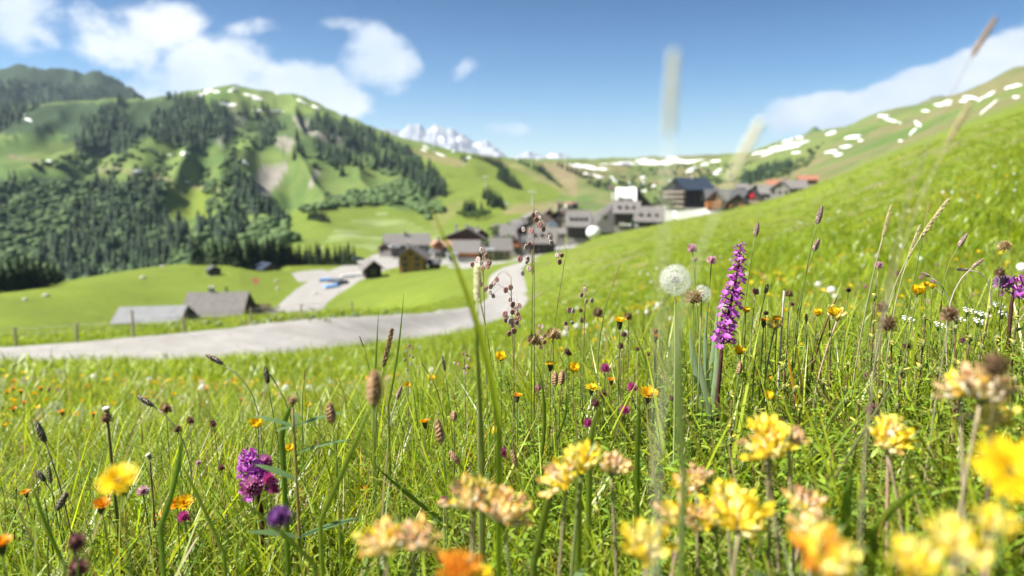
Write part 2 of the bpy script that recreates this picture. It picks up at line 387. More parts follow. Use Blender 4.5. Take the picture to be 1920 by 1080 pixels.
def mat_plain(name, col, rough=.7, spec=.3, vary=.25, scale=3.0, transl=0, bstr=.2, bdist=.02, obj=True, metal=0, hue=None):
    m, b, o = material(name); v = opos(b) if obj else wpos(b)
    n = b.noise(v, scale, 5, .6)
    dark = tuple(c * (1 - vary) for c in col); lite = tuple(min(1, c * (1 + vary)) for c in (hue or col))
    c = b.ramp(n, [(0.3, dark), (0.7, lite)])
    pbsdf(b, o, c, rough, spec, n, bstr, bdist, transl, metal=metal); return m
def mat_vcol(name, rough=.6, spec=.25, transl=0.0, vary=0.25, tint=(1, 1, 1), scale=40, rnd=0.0, tsat=None):
    """colour from the mesh, with grain; rnd varies it from one copy to the next"""
    m, b, o = material(name)
    a = b.n('ShaderNodeVertexColor', layer_name='Col').outputs[0]
    n = b.noise(opos(b), scale, 3, .6)
    k = b.math('ADD', 1 - vary, b.math('MULTIPLY', n, 2 * vary))
    if rnd:
        oi = b.n('ShaderNodeObjectInfo').outputs['Random']
        k = b.math('MULTIPLY', k, b.math('ADD', 1 - rnd, b.math('MULTIPLY', oi, 2 * rnd)))
    kk = b.n('ShaderNodeCombineColor')
    for i in range(3): b.L.new(b.math('MULTIPLY', k, tint[i]), kk.inputs[i])
    c = b.mix(1.0, a, kk.outputs[0], 'MULTIPLY')
    tc = None
    if transl and tsat:
        tc = b.mix(1.0, c, tsat, 'MULTIPLY')
    pbsdf(b, o, c, rough, spec, transl=transl, tcol=tc); return m
# ------------------------------------------------------------------ ground colours (what grows or lies where)
PX = 960 + FPX * GX / np.maximum(1e-3, (GY * math.cos(PITCH) - GZ * math.sin(PITCH)))
PY = 540 - FPX * (GY * math.sin(PITCH) + GZ * math.cos(PITCH)) / np.maximum(1e-3, (GY * math.cos(PITCH) - GZ * math.sin(PITCH)))
front = (np.abs(AA) < R(60))
jx = (fbm(GX / 40, GY / 40, 4, 41) - .5) * 34; jy = (fbm(GX / 40, GY / 40, 4, 51) - .5) * 22
PXJ, PYJ = PX + jx, PY + jy
def soft(v, w): return np.clip(v / w, 0, 1)
colr = np.zeros(GZ.shape + (3,), np.float32)
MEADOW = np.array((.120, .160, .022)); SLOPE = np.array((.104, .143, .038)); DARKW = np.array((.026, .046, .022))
BROWN = np.array((.20, .155, .095)); ROCK = np.array((.22, .20, .18)); ALDER = np.array((.07, .12, .032)); PALE = np.array((.22, .27, .13))
DIRT = np.array((.155, .125, .085)); YEL = np.array((.19, .20, .03))
def paint(mask, c):
    mk = mask[..., None].astype(np.float32)
    colr[:] = colr * (1 - mk) + c * mk
colr[:] = MEADOW
paint(band(RR, 380, 520), SLOPE)
n_a = fbm(GX / 55, GY / 55, 4, 61); n_b = fbm(GX / 160, GY / 160, 4, 71)
far = band(RR, 380, 480) * front
# left mountain: scrub and wood floor
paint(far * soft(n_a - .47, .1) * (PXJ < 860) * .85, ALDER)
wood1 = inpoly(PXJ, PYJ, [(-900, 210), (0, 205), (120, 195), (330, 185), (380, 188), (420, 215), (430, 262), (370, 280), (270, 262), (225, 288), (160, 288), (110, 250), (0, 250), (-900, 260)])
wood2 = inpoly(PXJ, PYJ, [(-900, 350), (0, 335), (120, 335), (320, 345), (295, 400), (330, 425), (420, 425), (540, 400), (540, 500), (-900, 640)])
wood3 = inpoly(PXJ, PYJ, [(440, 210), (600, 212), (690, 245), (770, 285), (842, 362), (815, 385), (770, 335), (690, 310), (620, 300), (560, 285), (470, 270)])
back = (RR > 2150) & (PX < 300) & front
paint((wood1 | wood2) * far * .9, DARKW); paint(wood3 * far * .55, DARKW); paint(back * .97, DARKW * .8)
paint(inpoly(PXJ, PYJ, [(300, 352), (370, 345), (400, 372), (395, 412), (330, 412), (298, 388)]) * far, MEADOW)
paint(inpoly(PXJ, PYJ, [(220, 290), (290, 268), (370, 285), (330, 330), (240, 320)]) * far * .75, SLOPE * 1.15)
paint(inpoly(PXJ, PYJ, [(430, 168), (520, 172), (640, 205), (820, 275), (820, 290), (690, 245), (600, 208), (480, 205), (420, 205)]) * far, SLOPE * 1.12)
# bright ski slope in the middle, pale flowered sward at its foot
paint(inpoly(PXJ, PYJ, [(545, 500), (545, 395), (640, 385), (830, 395), (760, 270), (960, 300), (1060, 360), (1000, 400), (900, 430), (800, 460), (700, 480)]) * far * .85, MEADOW * .95)
streak = fbm(GX / 60, GY / 9, 3, 83)
paint(inpoly(PX, PYJ, [(640, 425), (720, 395), (800, 430), (870, 425), (820, 450), (700, 470), (600, 455)]) * soft(streak - .42, .2) * .75, PALE)
# brown graded pistes and bare earth
for poly, s_ in (([(870, 285), (960, 300), (1010, 330), (1060, 300), (1150, 340), (1120, 375), (1060, 368), (1000, 335), (950, 312)], .55),
                 ([(1000, 300), (1060, 305), (1180, 365), (1120, 388), (1080, 372), (1040, 330)], .85),
                 ([(960, 385), (1040, 378), (1130, 386), (1120, 396), (1000, 398), (940, 402)], .75),
                 ([(760, 275), (800, 283), (880, 305), (860, 312), (790, 296)], .7), ([(800, 400), (850, 380), (880, 372), (830, 420), (815, 440)], .35)):
    paint(inpoly(PX + jx * .4, PY + jy * .4, poly) * far * s_ * (.6 + .4 * n_a), BROWN)
# landslips, cliffs, tracks on the left mountain
for poly, s_ in (([(462, 375), (488, 315), (530, 300), (545, 305), (520, 345), (500, 380)], 1), ([(575, 345), (590, 320), (598, 322), (585, 350)], .9),
                 ([(610, 245), (650, 252), (668, 285), (640, 268), (600, 262)], .9), ([(545, 220), (600, 235), (610, 262), (570, 250)], .7), ([(520, 255), (555, 262), (545, 282), (515, 275)], .7), ([(430, 205), (470, 215), (420, 275), (405, 270)], .35)):
    paint(inpoly(PX + jx * .25, PY + jy * .25, poly) * far * s_, ROCK)
def trackmask(pts, w):
    d = np.full(PX.shape, 1e9)
    for (x1, y1), (x2, y2) in zip(pts[:-1], pts[1:]):
        t = np.clip(((PX - x1) * (x2 - x1) + (PY - y1) * (y2 - y1)) / ((x2 - x1) ** 2 + (y2 - y1) ** 2), 0, 1)
        d = np.minimum(d, np.hypot(PX - x1 - t * (x2 - x1), PY - y1 - t * (y2 - y1)))
    return np.clip(1.5 - d / w, 0, 1)
paint(trackmask([(0, 287), (80, 305), (160, 315), (230, 320), (320, 338), (380, 352), (440, 362)], 2.2) * far * .8, DIRT * 1.2)
# right slopes: duller, browner grass with height
rt = far * (PX > 1080)
paint(rt * .8, np.array((.120, .150, .048)))
paint(rt * soft(n_b - .49, .08) * .55, BROWN * .8)
paint(rt * soft(.44 - n_a, .08) * .7, ALDER)
paint((inpoly(PXJ, PYJ, [(1400, 330), (1460, 305), (1500, 300), (1480, 330), (1400, 352), (1380, 350)])) * far * .8, DARKW)
# near right hill: yellower grass and worn patches
near_n = fbm(GX / 3.0, GY / 3.0, 4, 91)
paint(front * (RR > 3) * (RR < 140) * soft(near_n - .55, .15) * .45 * (PX > 950), YEL)
paint(front * (RR < 140) * (RR > 2) * inpoly(PX + jx * .3, PY + jy * .3, [(1680, 425), (1760, 410), (1790, 418), (1740, 440), (1690, 445)]) * .6, DIRT)
paint(front * (RR > 20) * (RR < 38) * inpoly(PX, PY, [(380, 600), (640, 588), (700, 588), (640, 600), (450, 612)]) * .55 * soft(near_n - .3, .2), DIRT)
worn = fbm(GX / 2.6, GY / 1.7, 4, 107)
paint(front * (RR > 4) * (RR < 110) * (PX > 900) * soft(worn - .66, .04) * .7, DIRT)
paint(front * (RR > 60) * (RR < 330) * soft(fbm(GX / 14, GY / 14, 4, 95) - .5, .2) * .5, np.array((.135, .180, .020)))

m_ground, b, o = material('ground')
att = b.n('ShaderNodeVertexColor', layer_name='Col').outputs[0]
pos = wpos(b)
g1 = b.noise(pos, 9.0, 6, .65); g2 = b.noise(pos, 0.6, 5, .6); g3 = b.noise(pos, 0.05, 6, .65)
k = b.math('MULTIPLY', b.math('ADD', .55, b.math('MULTIPLY', g1, .9)), b.math('ADD', .62, b.math('MULTIPLY', g2, .76)))
k = b.math('MULTIPLY', k, b.math('ADD', .65, b.math('MULTIPLY', g3, .7)))
kc = b.n('ShaderNodeCombineColor')
for i, t in enumerate((1.0, 1.0, .95)): b.L.new(b.math('MULTIPLY', k, t), kc.inputs[i])
c = b.mix(1.0, att, kc.outputs[0], 'MULTIPLY')
hs = b.n('ShaderNodeHueSaturation'); b.L.new(c, hs.inputs['Color'])
b.L.new(b.math('ADD', .485, b.math('MULTIPLY', b.noise(pos, 0.25, 5, .6), .03)), hs.inputs['Hue'])
pbsdf(b, o, hs.outputs[0], .9, .1, b.math('ADD', g1, b.math('MULTIPLY', g2, 3)), .6, .06)

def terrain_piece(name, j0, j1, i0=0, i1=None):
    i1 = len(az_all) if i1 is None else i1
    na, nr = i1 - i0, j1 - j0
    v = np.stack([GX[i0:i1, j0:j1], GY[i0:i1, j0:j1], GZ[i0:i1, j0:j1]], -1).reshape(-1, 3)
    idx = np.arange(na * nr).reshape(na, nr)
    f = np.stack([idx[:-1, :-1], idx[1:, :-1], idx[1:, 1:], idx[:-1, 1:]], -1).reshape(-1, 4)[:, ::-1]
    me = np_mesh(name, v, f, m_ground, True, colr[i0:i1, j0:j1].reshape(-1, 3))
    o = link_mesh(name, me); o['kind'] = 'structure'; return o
def jr(r): return int(round((math.log(r) - logr[0]) / (logr[1] - logr[0])))
cuts = [0, jr(24), jr(360), NR]
iR = int(az_index(math.atan2(pdir(1120, 400).x, pdir(1120, 400).y)))
# land out to the horizon, well below the ridges
rings = [(10400, -380), (10900, -390), (11200, -400)]
v = [(r * math.sin(2 * math.pi * i / 96), r * math.cos(2 * math.pi * i / 96), z) for r, z in rings for i in range(96)]
f = [(k * 96 + i, (k + 1) * 96 + i, (k + 1) * 96 + (i + 1) % 96, k * 96 + (i + 1) % 96) for k in range(2) for i in range(96)]
mb = MB(); mb.add(v, f, (.07, .10, .04)); mb.build('distant_land', m_ground)['kind'] = 'structure'

# ------------------------------------------------------------------ far limestone peaks
m_peak, b, o = material('limestone_and_snow')
pos = wpos(b); att = b.n('ShaderNodeVertexColor', layer_name='Col').outputs[0]
nn = b.noise(pos, .004, 6, .65)
rock = b.ramp(nn, [(.3, (.17, .19, .23)), (.7, (.34, .35, .37))])
sp = b.n('ShaderNodeSeparateColor'); b.L.new(att, sp.inputs[0])
pbsdf(b, o, b.mix(b.smooth(b.math('ADD', sp.outputs[0], b.math('MULTIPLY', b.math('SUBTRACT', b.noise(pos, .006, 5, .6), .5), .9)), .42, .56), rock, (.82, .84, .88)), .85, .2)
def peak_range(name, prof, dist, depth, seed, snow, base=330):
    """prof: photo points along the crest"""
    n, m = 130, 26
    xs_ = np.linspace(prof[0][0], prof[-1][0], n)
    ys_ = np.interp(xs_, [p[0] for p in prof], [p[1] for p in prof])
    ys_ = ys_ + (fbm(xs_ / 14, xs_ * 0 + seed, 4, seed) - .5) * 11
    vs, cs = [], []
    for i in range(n):
        for j in range(m):
            t = j / (m - 1)                       # 0 = foot in front, .6 crest, 1 behind
            dd = dist - depth * .6 + depth * t
            crest = PR(xs_[i], ys_[i], dist); foot = PR(xs_[i], base, dist)
            az = math.atan2(crest.x, crest.y)
            w = 1 - abs(t - .6) / .6 if t < .6 else 1 - (t - .6) / .4 * .7
            w = max(0, w) ** .8
            z = foot.z + (crest.z - foot.z) * w
            x, y = dd * math.sin(az), dd * math.cos(az)
            rn = 1 - abs(2 * float(fbm(np.array([x / 420 + t * .4]), np.array([y / 1100]), 4, seed + 3)[0]) - 1)
            z += (rn - .6) * 260 * (1 - abs(w - .5)) * (0 if abs(t - .6) < .03 else 1)
            vs.append((x, y, z))
            s = 0
            for sx, sy, sw, sh in snow:
                qx, qy = project(x, y, z)
                s = max(s, 1.25 - ((qx - sx) / sw) ** 2 - ((qy - sy) / sh) ** 2)
            cs.append((max(0, min(1, s)) * .6 + .12,) * 3)
    f = np.array([(i * m + j, (i + 1) * m + j, (i + 1) * m + j + 1, i * m + j + 1) for i in range(n - 1) for j in range(m - 1)])
    me = np_mesh(name, vs, f, m_peak, True, cs); o = link_mesh(name, me); o['kind'] = 'structure'; return o
peak_range('rocky_peak_range', [(690, 262), (718, 240), (740, 244), (752, 250), (768, 240), (785, 236), (800, 243), (812, 240), (825, 240), (838, 247), (852, 245), (868, 256), (880, 268), (900, 268), (912, 270), (925, 282), (960, 310)],
           7600, 2200, 3, [(826, 262, 8, 9), (814, 242, 7, 3), (858, 262, 4, 8), (893, 272, 10, 5), (840, 276, 7, 4)], 330)
peak_range('distant_snowy_peak', [(950, 305), (975, 294), (990, 290), (1005, 297), (1020, 298), (1035, 289), (1050, 293), (1062, 299), (1080, 306)], 9000, 1500, 8, [(1035, 292, 12, 4), (1008, 298, 6, 3)], 330)

# a dark cone of turf behind the right ridge and a hazy rock behind it
def knoll(name, prof, dist, depth, mat, col, base=340, seed=5):
    n, m = 60, 16
    xs_ = np.linspace(prof[0][0], prof[-1][0], n); ys_ = np.interp(xs_, [p[0] for p in prof], [p[1] for p in prof]) + (fbm(xs_ / 9, xs_ * 0 + seed, 3, seed) - .5) * 4
    vs = []
    for i in range(n):
        for j in range(m):
            t = j / (m - 1); dd = dist - depth * .6 + depth * t; crest = PR(xs_[i], ys_[i], dist); foot = PR(xs_[i], base, dist)
            az = math.atan2(crest.x, crest.y); w = max(0, 1 - abs(t - .6) / .6 if t < .6 else 1 - (t - .6) / .4)
            vs.append((dd * math.sin(az), dd * math.cos(az), foot.z + (crest.z - foot.z) * w))
    f = np.array([(i * m + j, (i + 1) * m + j, (i + 1) * m + j + 1, i * m + j + 1) for i in range(n - 1) for j in range(m - 1)])
    o = link_mesh(name, np_mesh(name, vs, f, mat, True, [col] * len(vs))); o['kind'] = 'structure'
knoll('grassy_peak', [(1490, 275), (1512, 250), (1528, 236), (1545, 246), (1562, 256), (1600, 280)], 2600, 700, m_ground, (.075, .11, .04))
knoll('grey_ridge_terrain', [(1395, 292), (1420, 284), (1445, 270), (1462, 262), (1480, 264), (1510, 275)], 3300, 700, m_ground, (.17, .17, .15))
knoll('summit_terrain', [(1640, 235), (1720, 196), (1745, 183), (1762, 179), (1790, 185), (1830, 200)], 2300, 600, m_ground, (.13, .14, .09))

# ------------------------------------------------------------------ snow patches (draped, with thickness)
m_snow = mat_plain('old_snow', (.66, .66, .65), .7, .2, .25, .05, obj=False)
SNOW = [(380,176,18,9,25),(405,172,8,4,0),(432,171,6,4,0),(472,180,18,5,-12),(484,186,14,4,-10),(428,195,16,8,-3),(502,208,32,5,-2),(520,176,8,4,0),(565,190,14,4,-25),(592,201,10,5,-20),(372,186,7,6,0),
        (46,213,5,5,-60),(54,225,9,6,-25),(93,303,15,5,2),(165,312,8,5,0),(193,287,12,5,18),(260,322,18,7,3),(318,291,5,3,0),(347,288,12,7,8),(457,303,14,8,-28),(352,341,6,3,0),(440,166,8,3,0),
        (795,282,6,4,-20),(797,275,8,3,-18),(825,290,10,3,-18),(850,284,5,3,0),(880,296,5,3,0),
        (1092,312,28,9,-8),(1128,317,14,6,-8),(1100,328,8,8,-50),(1122,331,10,4,-20),(1210,305,88,9,2),(1285,303,38,7,3),(1262,296,14,5,0),(1340,302,14,4,8),(1322,308,9,6,15),(1295,319,13,7,30),(1345,323,12,8,30),
        (1150,336,11,7,-35),(1184,347,9,9,-40),(1205,333,7,5,0),(1206,343,6,7,-70),(1225,349,8,6,0),(1262,339,9,6,8),(1208,358,7,4,0),(1120,332,5,5,-50),
        (1460,279,58,8,14),(1478,263,16,11,30),(1500,258,8,7,0),(1452,266,8,5,0),(1536,240,12,7,-30),(1560,249,14,6,15),(1656,217,14,6,0),(1672,226,20,5,-14),(1600,257,16,7,8),(1560,284,14,6,8),(1585,275,14,5,10),(1572,290,10,5,10),
        (1494,286,10,5,5),(1720,232,9,7,-40),(1712,246,12,5,42),(1767,196,20,7,8),(1778,190,10,5,10),(1806,190,8,6,0),(1820,183,18,7,-5),(1848,181,22,6,28),(1857,198,30,4,38),(1897,162,24,6,12),(1735,208,8,4,0),(1614,263,6,4,0),(1688,264,6,4,0),(1904,182,10,5,10)]
for k, (cx, cy, a, bb, rot) in enumerate(SNOW):
    # real, slightly domed patches lying on the slope
    rmin = 380 if cy > 200 or cx > 600 else 900
    c0 = None
    for dy in (0, 3, 6, 10, 15):
        c0 = hit(cx, cy + dy, rmin)
        if c0 is not None: break
    if c0 is None: continue
    vs, ok = [], True
    rr_ = random.Random(k); nz = [rr_.uniform(.30, 1.2) for _ in range(20)]
    ca, sa = math.cos(R(rot)), math.sin(R(rot))
    for ring in (0, .5, .85, 1.0):
        for i in range(1 if ring == 0 else 20):
            t = 2 * math.pi * i / 20; kk = (nz[i] * .7 + nz[i - 1] * .3) * ring * .95
            ex, ey = a * kk * math.cos(t) * 1.15, bb * kk * math.sin(t) * (.95 if a > 50 else .52)
            qx, qy = cx + ex * ca - ey * -sa * 1.0, cy - ex * sa + ey * ca
            h_ = hit(qx, qy, rmin)
            if h_ is None or abs(h_.length - c0.length) > c0.length * .4: h_ = vs[0] if vs else c0
            h_ = Vector(h_); h_.z = gz(h_.x, h_.y) + (.7 if ring < 1 else -.3) * c0.length / 1200
            vs.append(h_)
    fs = [(0, 1 + i, 1 + (i + 1) % 20) for i in range(20)]
    for q in (0, 1): fs += [(1 + q * 20 + i, 21 + q * 20 + i, 21 + q * 20 + (i + 1) % 20, 1 + q * 20 + (i + 1) % 20) for i in range(20)]
    mb = MB(); mb.add(vs, fs, (.9, .9, .9)); so = mb.build('snow_patch', m_snow, smooth=True); so['kind'] = 'structure'

# ------------------------------------------------------------------ roads: strips draped over the ground
m_road, b, o = material('worn_road')
pos = wpos(b); n1 = b.noise(pos, 1.2, 6, .65); n2 = b.noise(pos, 25, 4, .7); n3 = b.noise(pos, .25, 4, .6)
base = b.ramp(n1, [(.3, (.21, .20, .185)), (.55, (.29, .28, .26)), (.75, (.34, .325, .30))])
base = b.mix(b.math('MULTIPLY', b.smooth(n3, .45, .7), .35), base, (.19, .165, .14))
vor = b.n('ShaderNodeTexVoronoi', feature='DISTANCE_TO_EDGE'); b.L.new(pos, vor.inputs['Vector']); vor.inputs['Scale'].default_value = .55
crack = b.math('MULTIPLY', b.math('SUBTRACT', 1, b.smooth(vor.outputs['Distance'], 0, .03)), b.smooth(n1, .5, .6))
base = b.mix(b.math('MULTIPLY', crack, .6), base, (.14, .13, .12))
base = b.mix(b.math('MULTIPLY', n2, .25), base, (.16, .15, .135))
pbsdf(b, o, base, .85, .3, n2, .35, .01)
def strip(name, near, farp, rmin, rmax, lift, mat, n=60, across=7, rlist=None):
    """band between two photo curves that both lie on the ground"""
    def samp(cv, t):
        d = [0]
        for p, q in zip(cv[:-1], cv[1:]): d.append(d[-1] + math.hypot(q[0] - p[0], q[1] - p[1]))
        t *= d[-1]; return np.interp(t, d, [p[0] for p in cv]), np.interp(t, d, [p[1] for p in cv])
    vs = []; rows = 0
    for i in range(n):
        a_ = hit(*samp(near, i / (n - 1)), rmin, rmax); c_ = hit(*samp(farp, i / (n - 1)), rmin, rmax)
        if a_ is None or c_ is None: continue
        rows += 1
        for k in range(across):
            q = a_.lerp(c_, k / (across - 1)); h = lift if 0 < k < across - 1 else -.05
            vs.append((q.x, q.y, gz(q.x, q.y) + h))
    f = [(i * across + k, i * across + k + 1, (i + 1) * across + k + 1, (i + 1) * across + k) for i in range(rows - 1) for k in range(across - 1)]
    mb = MB(); mb.add(vs, f, (.4, .4, .4)); o = mb.build(name, mat, smooth=True); o['kind'] = 'structure'; return o
# ------------------------------------------------------------------ trees
m_conifer = mat_vcol('conifer_needles', .8, .15, .12, .35, scale=.6, rnd=.22)
m_bark = mat_plain('bark', (.10, .075, .05), .9, .1, .3, 2.0)
m_leaf = mat_vcol('broad_leaves', .75, .2, .28, .35, scale=.8, rnd=.2)
def conifer_meshes(seed, h=1.0):
    rd = random.Random(seed); mb = MB(); tr = MB()
    tr.tube([(0, 0, -.04), (0, 0, .5), (.004, 0, .97)], [.018, .011, .002], 5, (1, 1, 1))
    n = 17
    for i in range(n):
        t = i / (n - 1); z = .10 + .86 * t; rad = (.205 * (1 - t) ** .85 + .012) * rd.uniform(.85, 1.1)
        k = int(9 - 4 * t); a0 = rd.random() * 6.28
        for q in range(k):
            a = a0 + 6.283 * q / k + rd.uniform(-.25, .25); r_ = rad * rd.uniform(.7, 1.15); dr = .05 + .05 * (1 - t)
            d = Vector((math.cos(a), math.sin(a), 0)); s = Vector((-d.y, d.x, 0)); w = r_ * .42
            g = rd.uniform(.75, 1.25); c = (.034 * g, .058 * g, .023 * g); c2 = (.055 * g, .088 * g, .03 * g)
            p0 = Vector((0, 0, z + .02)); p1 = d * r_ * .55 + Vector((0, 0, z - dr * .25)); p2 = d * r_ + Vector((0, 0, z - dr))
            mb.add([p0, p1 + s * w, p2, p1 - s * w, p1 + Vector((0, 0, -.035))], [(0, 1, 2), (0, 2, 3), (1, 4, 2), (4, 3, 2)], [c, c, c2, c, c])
    mb.add([(0, 0, 1.0), (.012, 0, .93), (-.006, .01, .93), (-.006, -.01, .93)], [(0, 1, 2), (0, 2, 3), (0, 3, 1)], (.035, .05, .02))
    return mb.mesh('conifer_crown', m_conifer), tr.mesh('conifer_trunk', m_bark)
def broad_meshes(seed, col=(.07, .115, .025)):
    rd = random.Random(seed); mb = MB(); tr = MB()
    tr.tube([(0, 0, -.05), (.01, 0, .3), (-.01, .01, .7)], [.035, .025, .006], 5)
    for q in range(4):
        a = q * 1.6; tr.tube([(0, 0, .25 + .07 * q), (.16 * math.cos(a), .16 * math.sin(a), .45 + .09 * q)], [.014, .004], 4)
    lobes = [(Vector((rd.uniform(-.2, .2), rd.uniform(-.2, .2), rd.uniform(.35, .82))), rd.uniform(.13, .24)) for _ in range(11)]
    for c, r_ in lobes:
        for _ in range(34):
            d = Vector((rd.gauss(0, 1), rd.gauss(0, 1), rd.gauss(0, 1))).normalized(); p = c + d * r_ * rd.uniform(.6, 1.0)
            u = Vector((rd.gauss(0, 1), rd.gauss(0, 1), rd.gauss(0, 1))).normalized().cross(d); u = (u + d * .4).normalized(); w = d.cross(u)
            s = rd.uniform(.025, .05); g = rd.uniform(.7, 1.3); cc = tuple(x * g for x in col)
            mb.add([p - u * s, p + w * s, p + u * s * 1.2, p - w * s], [(0, 1, 2, 3)], cc)
    return mb.mesh('tree_crown', m_leaf), tr.mesh('tree_trunk', m_bark)
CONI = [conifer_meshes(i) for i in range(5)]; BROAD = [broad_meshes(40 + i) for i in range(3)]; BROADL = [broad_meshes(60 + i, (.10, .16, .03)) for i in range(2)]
def tree(px, base, hpx, rmin, kind, label, group, rmax=9000, fat=1.0, sink=0):
    p = hit(px, base, rmin, rmax)
    if p is None: return None
    H = hpx * (p.y * math.cos(PITCH) - p.z * math.sin(PITCH)) / FPX
    p.z = gz(p.x, p.y) - sink
    name = {'c': 'spruce_tree', 'b': 'broadleaf_tree', 'l': 'broadleaf_bush'}[kind]
    cr, tr = random.choice({'c': CONI, 'b': BROAD, 'l': BROADL}[kind])
    root = empty(name, p, label, 'bush' if kind == 'l' else 'tree', group, random.random() * 6.28)
    f = fat * random.uniform(.9, 1.15) * (1.0 if kind == 'c' else 1.0)
    link_mesh('crown', cr, root, scl=(H * f, H * f, H)); link_mesh('trunk', tr, root, scl=(H, H, H))
    return root
rd = random.Random(11)
ONES = 'first second third fourth fifth sixth seventh eighth ninth tenth eleventh twelfth thirteenth fourteenth fifteenth sixteenth seventeenth eighteenth nineteenth'.split()
def ordinal(n):
    if n < 20: return ONES[n - 1]
    t, o = divmod(n, 10); T = ['twent', 'thirt', 'fort', 'fift', 'sixt'][t - 2]
    return T + 'ieth' if o == 0 else T + 'y-' + ONES[o - 1]
G = 'spruces massed at the dark lower corner of the terrace meadow'
for i, (x, y, h) in enumerate(sorted([(-90,556,85),(-62,552,78),(-35,550,86),(-12,549,72),(8,547,62),(22,545,70),(38,543,76),(52,541,74),(66,539,62),(78,537,60),(92,534,52),(104,531,46),(30,533,62),(60,530,60),(85,528,50),(115,528,32),(-20,535,70),(0,534,60)], key=lambda q: -q[0])):
    tree(x, y, h, 100, 'c', 'dark spruce in the shady clump, %s from its village side' % ordinal(i + 1), G, 330, 1.25)
for x, y, h, l in [(172,500,22,'small round bright bush beside the shady spruce clump on the meadow rim'),(186,499,21,'middle bush of the three on the meadow rim'),(204,498,24,'darker taller bush of the three on the meadow rim'),(296,495,12,'little lone bush on the rim of the terrace meadow')]:
    tree(x, y, h, 100, 'l', l, 'bushes on the rim of the terrace meadow', 400, 1.3)
G = 'spruces standing behind the terrace meadow'
xs_ = list(np.linspace(366, 480, 14)) + list(np.linspace(487, 548, 9)) + list(np.linspace(556, 664, 13))
for i, x in enumerate(reversed(xs_)):
    h = (62 if x < 485 else 60 if x < 552 else 47) * rd.uniform(.82, 1.12)
    tree(x + rd.uniform(-2, 2), 497, h, 200, 'c', 'dark spruce in the front row behind the huts, %s from its village end' % ordinal(i + 1), G, 330, .95, 1.0)
for i, x in enumerate(np.linspace(655, 375, 16)):
    tree(x + rd.uniform(-5, 5), 489, rd.uniform(44, 60) if x < 550 else 38, 300, 'c', 'dark spruce in the rear row behind the huts, %s from its village end' % ordinal(i + 1), G, 420, 1.0, 1.0)
G = 'small spruces in the hollow of the bright slope'
for i, (x, y, h) in enumerate(sorted([(581,412,22),(588,413,25),(597,415,26),(604,416,28),(611,417,22),(592,409,22),(617,418,14)], key=lambda q: -q[0])):
    tree(x, y, h, 380, 'c', 'small spruce of the lone clump on the bright slope, %s from its village side' % ordinal(i + 1), G, 900, 1.3)
G = 'spruces of the copse above the village'
for i, (x, y, h) in enumerate(sorted([(908,372,24),(915,374,30),(922,378,30),(930,384,32),(937,388,30),(942,392,26),(925,390,32),(916,386,26),(871,396,24),(877,398,28),(884,397,30),(890,400,28),(903,398,24),(946,394,16)], key=lambda q: -q[0])):
    tree(x, y, h, 380, 'c', 'spruce of the dark copse above the village, %s from its sunny piste side' % ordinal(i + 1), G, 1000, 1.2)
for i, (x, y, h) in enumerate(sorted([(866,408,15),(875,410,16),(884,413,17),(894,414,18),(904,411,18),(912,407,18),(860,404,10),(898,406,16)], key=lambda q: -q[0])):
    tree(x, y, h, 380, 'b', 'low broadleaf tree at the foot of the dark copse, %s from its piste side' % ordinal(i + 1), 'broadleaf trees at the foot of the copse', 1000, 1.5)
G = 'spruces in the band climbing to the ridge above the copse'
for i, (x, y, h) in enumerate(sorted([(866,300,14),(872,304,20),(888,296,14),(896,299,15),(903,301,16),(910,303,18),(916,306,20),(922,309,22),(928,312,22),(934,315,24),(939,320,26),(936,335,28),(942,340,32),(948,344,32),(954,348,32),(960,351,30),(966,353,27),(972,355,22),(944,328,28),(951,334,28),(977,356,14)], key=lambda q: -q[0])):
    tree(x, y, h, 500, 'c', 'spruce in the dark band climbing to the ridge, %s from its lower end' % ordinal(i + 1), G, 2000, 1.15)
G = 'spruces in the line running down the green knoll'
for i, (x, y, h) in enumerate(sorted([(976,307,12),(983,310,13),(990,313,13),(1002,318,16),(1010,322,20),(1016,325,22),(1022,330,20),(1028,335,18),(1034,339,18),(1040,344,14),(1046,348,12),(1052,352,10),(1047,312,13),(1054,316,15),(1064,320,17),(1072,323,17),(1080,327,16),(1088,331,14)], key=lambda q: -q[0])):
    tree(x, y, h, 500, 'c', 'small spruce in the line down the green knoll, %s from its piste end' % ordinal(i + 1), G, 2500, 1.3)
G = 'spruces on the end of the rocky spur'
for i, (x, y) in enumerate(sorted([(598,232),(605,240),(612,246),(620,250),(560,285),(566,292),(640,258),(648,262),(655,268),(663,270),(672,274),(682,278),(690,283),(697,290),(704,297),(712,302),(720,308),(728,306),(737,300),(745,303),(752,308),(747,316),(762,318),(770,322),(778,326),(786,330),(793,336),(800,340),(806,346),(812,352),(818,358),(824,364),(830,368),(836,370),(801,356),(790,348),(775,338),(760,332),(705,312),(690,306),(676,318),(668,312),(655,305),(645,300),(632,318),(622,312),(640,330),(560,265),(555,300),(630,300)], key=lambda q: -q[0])):
    tree(x + rd.uniform(-3, 3), y, rd.uniform(20, 30), 450, 'c', 'spruce on the rocky spur, %s from the tip above the bright slope' % ordinal(i + 1), G, 2500, 1.15)

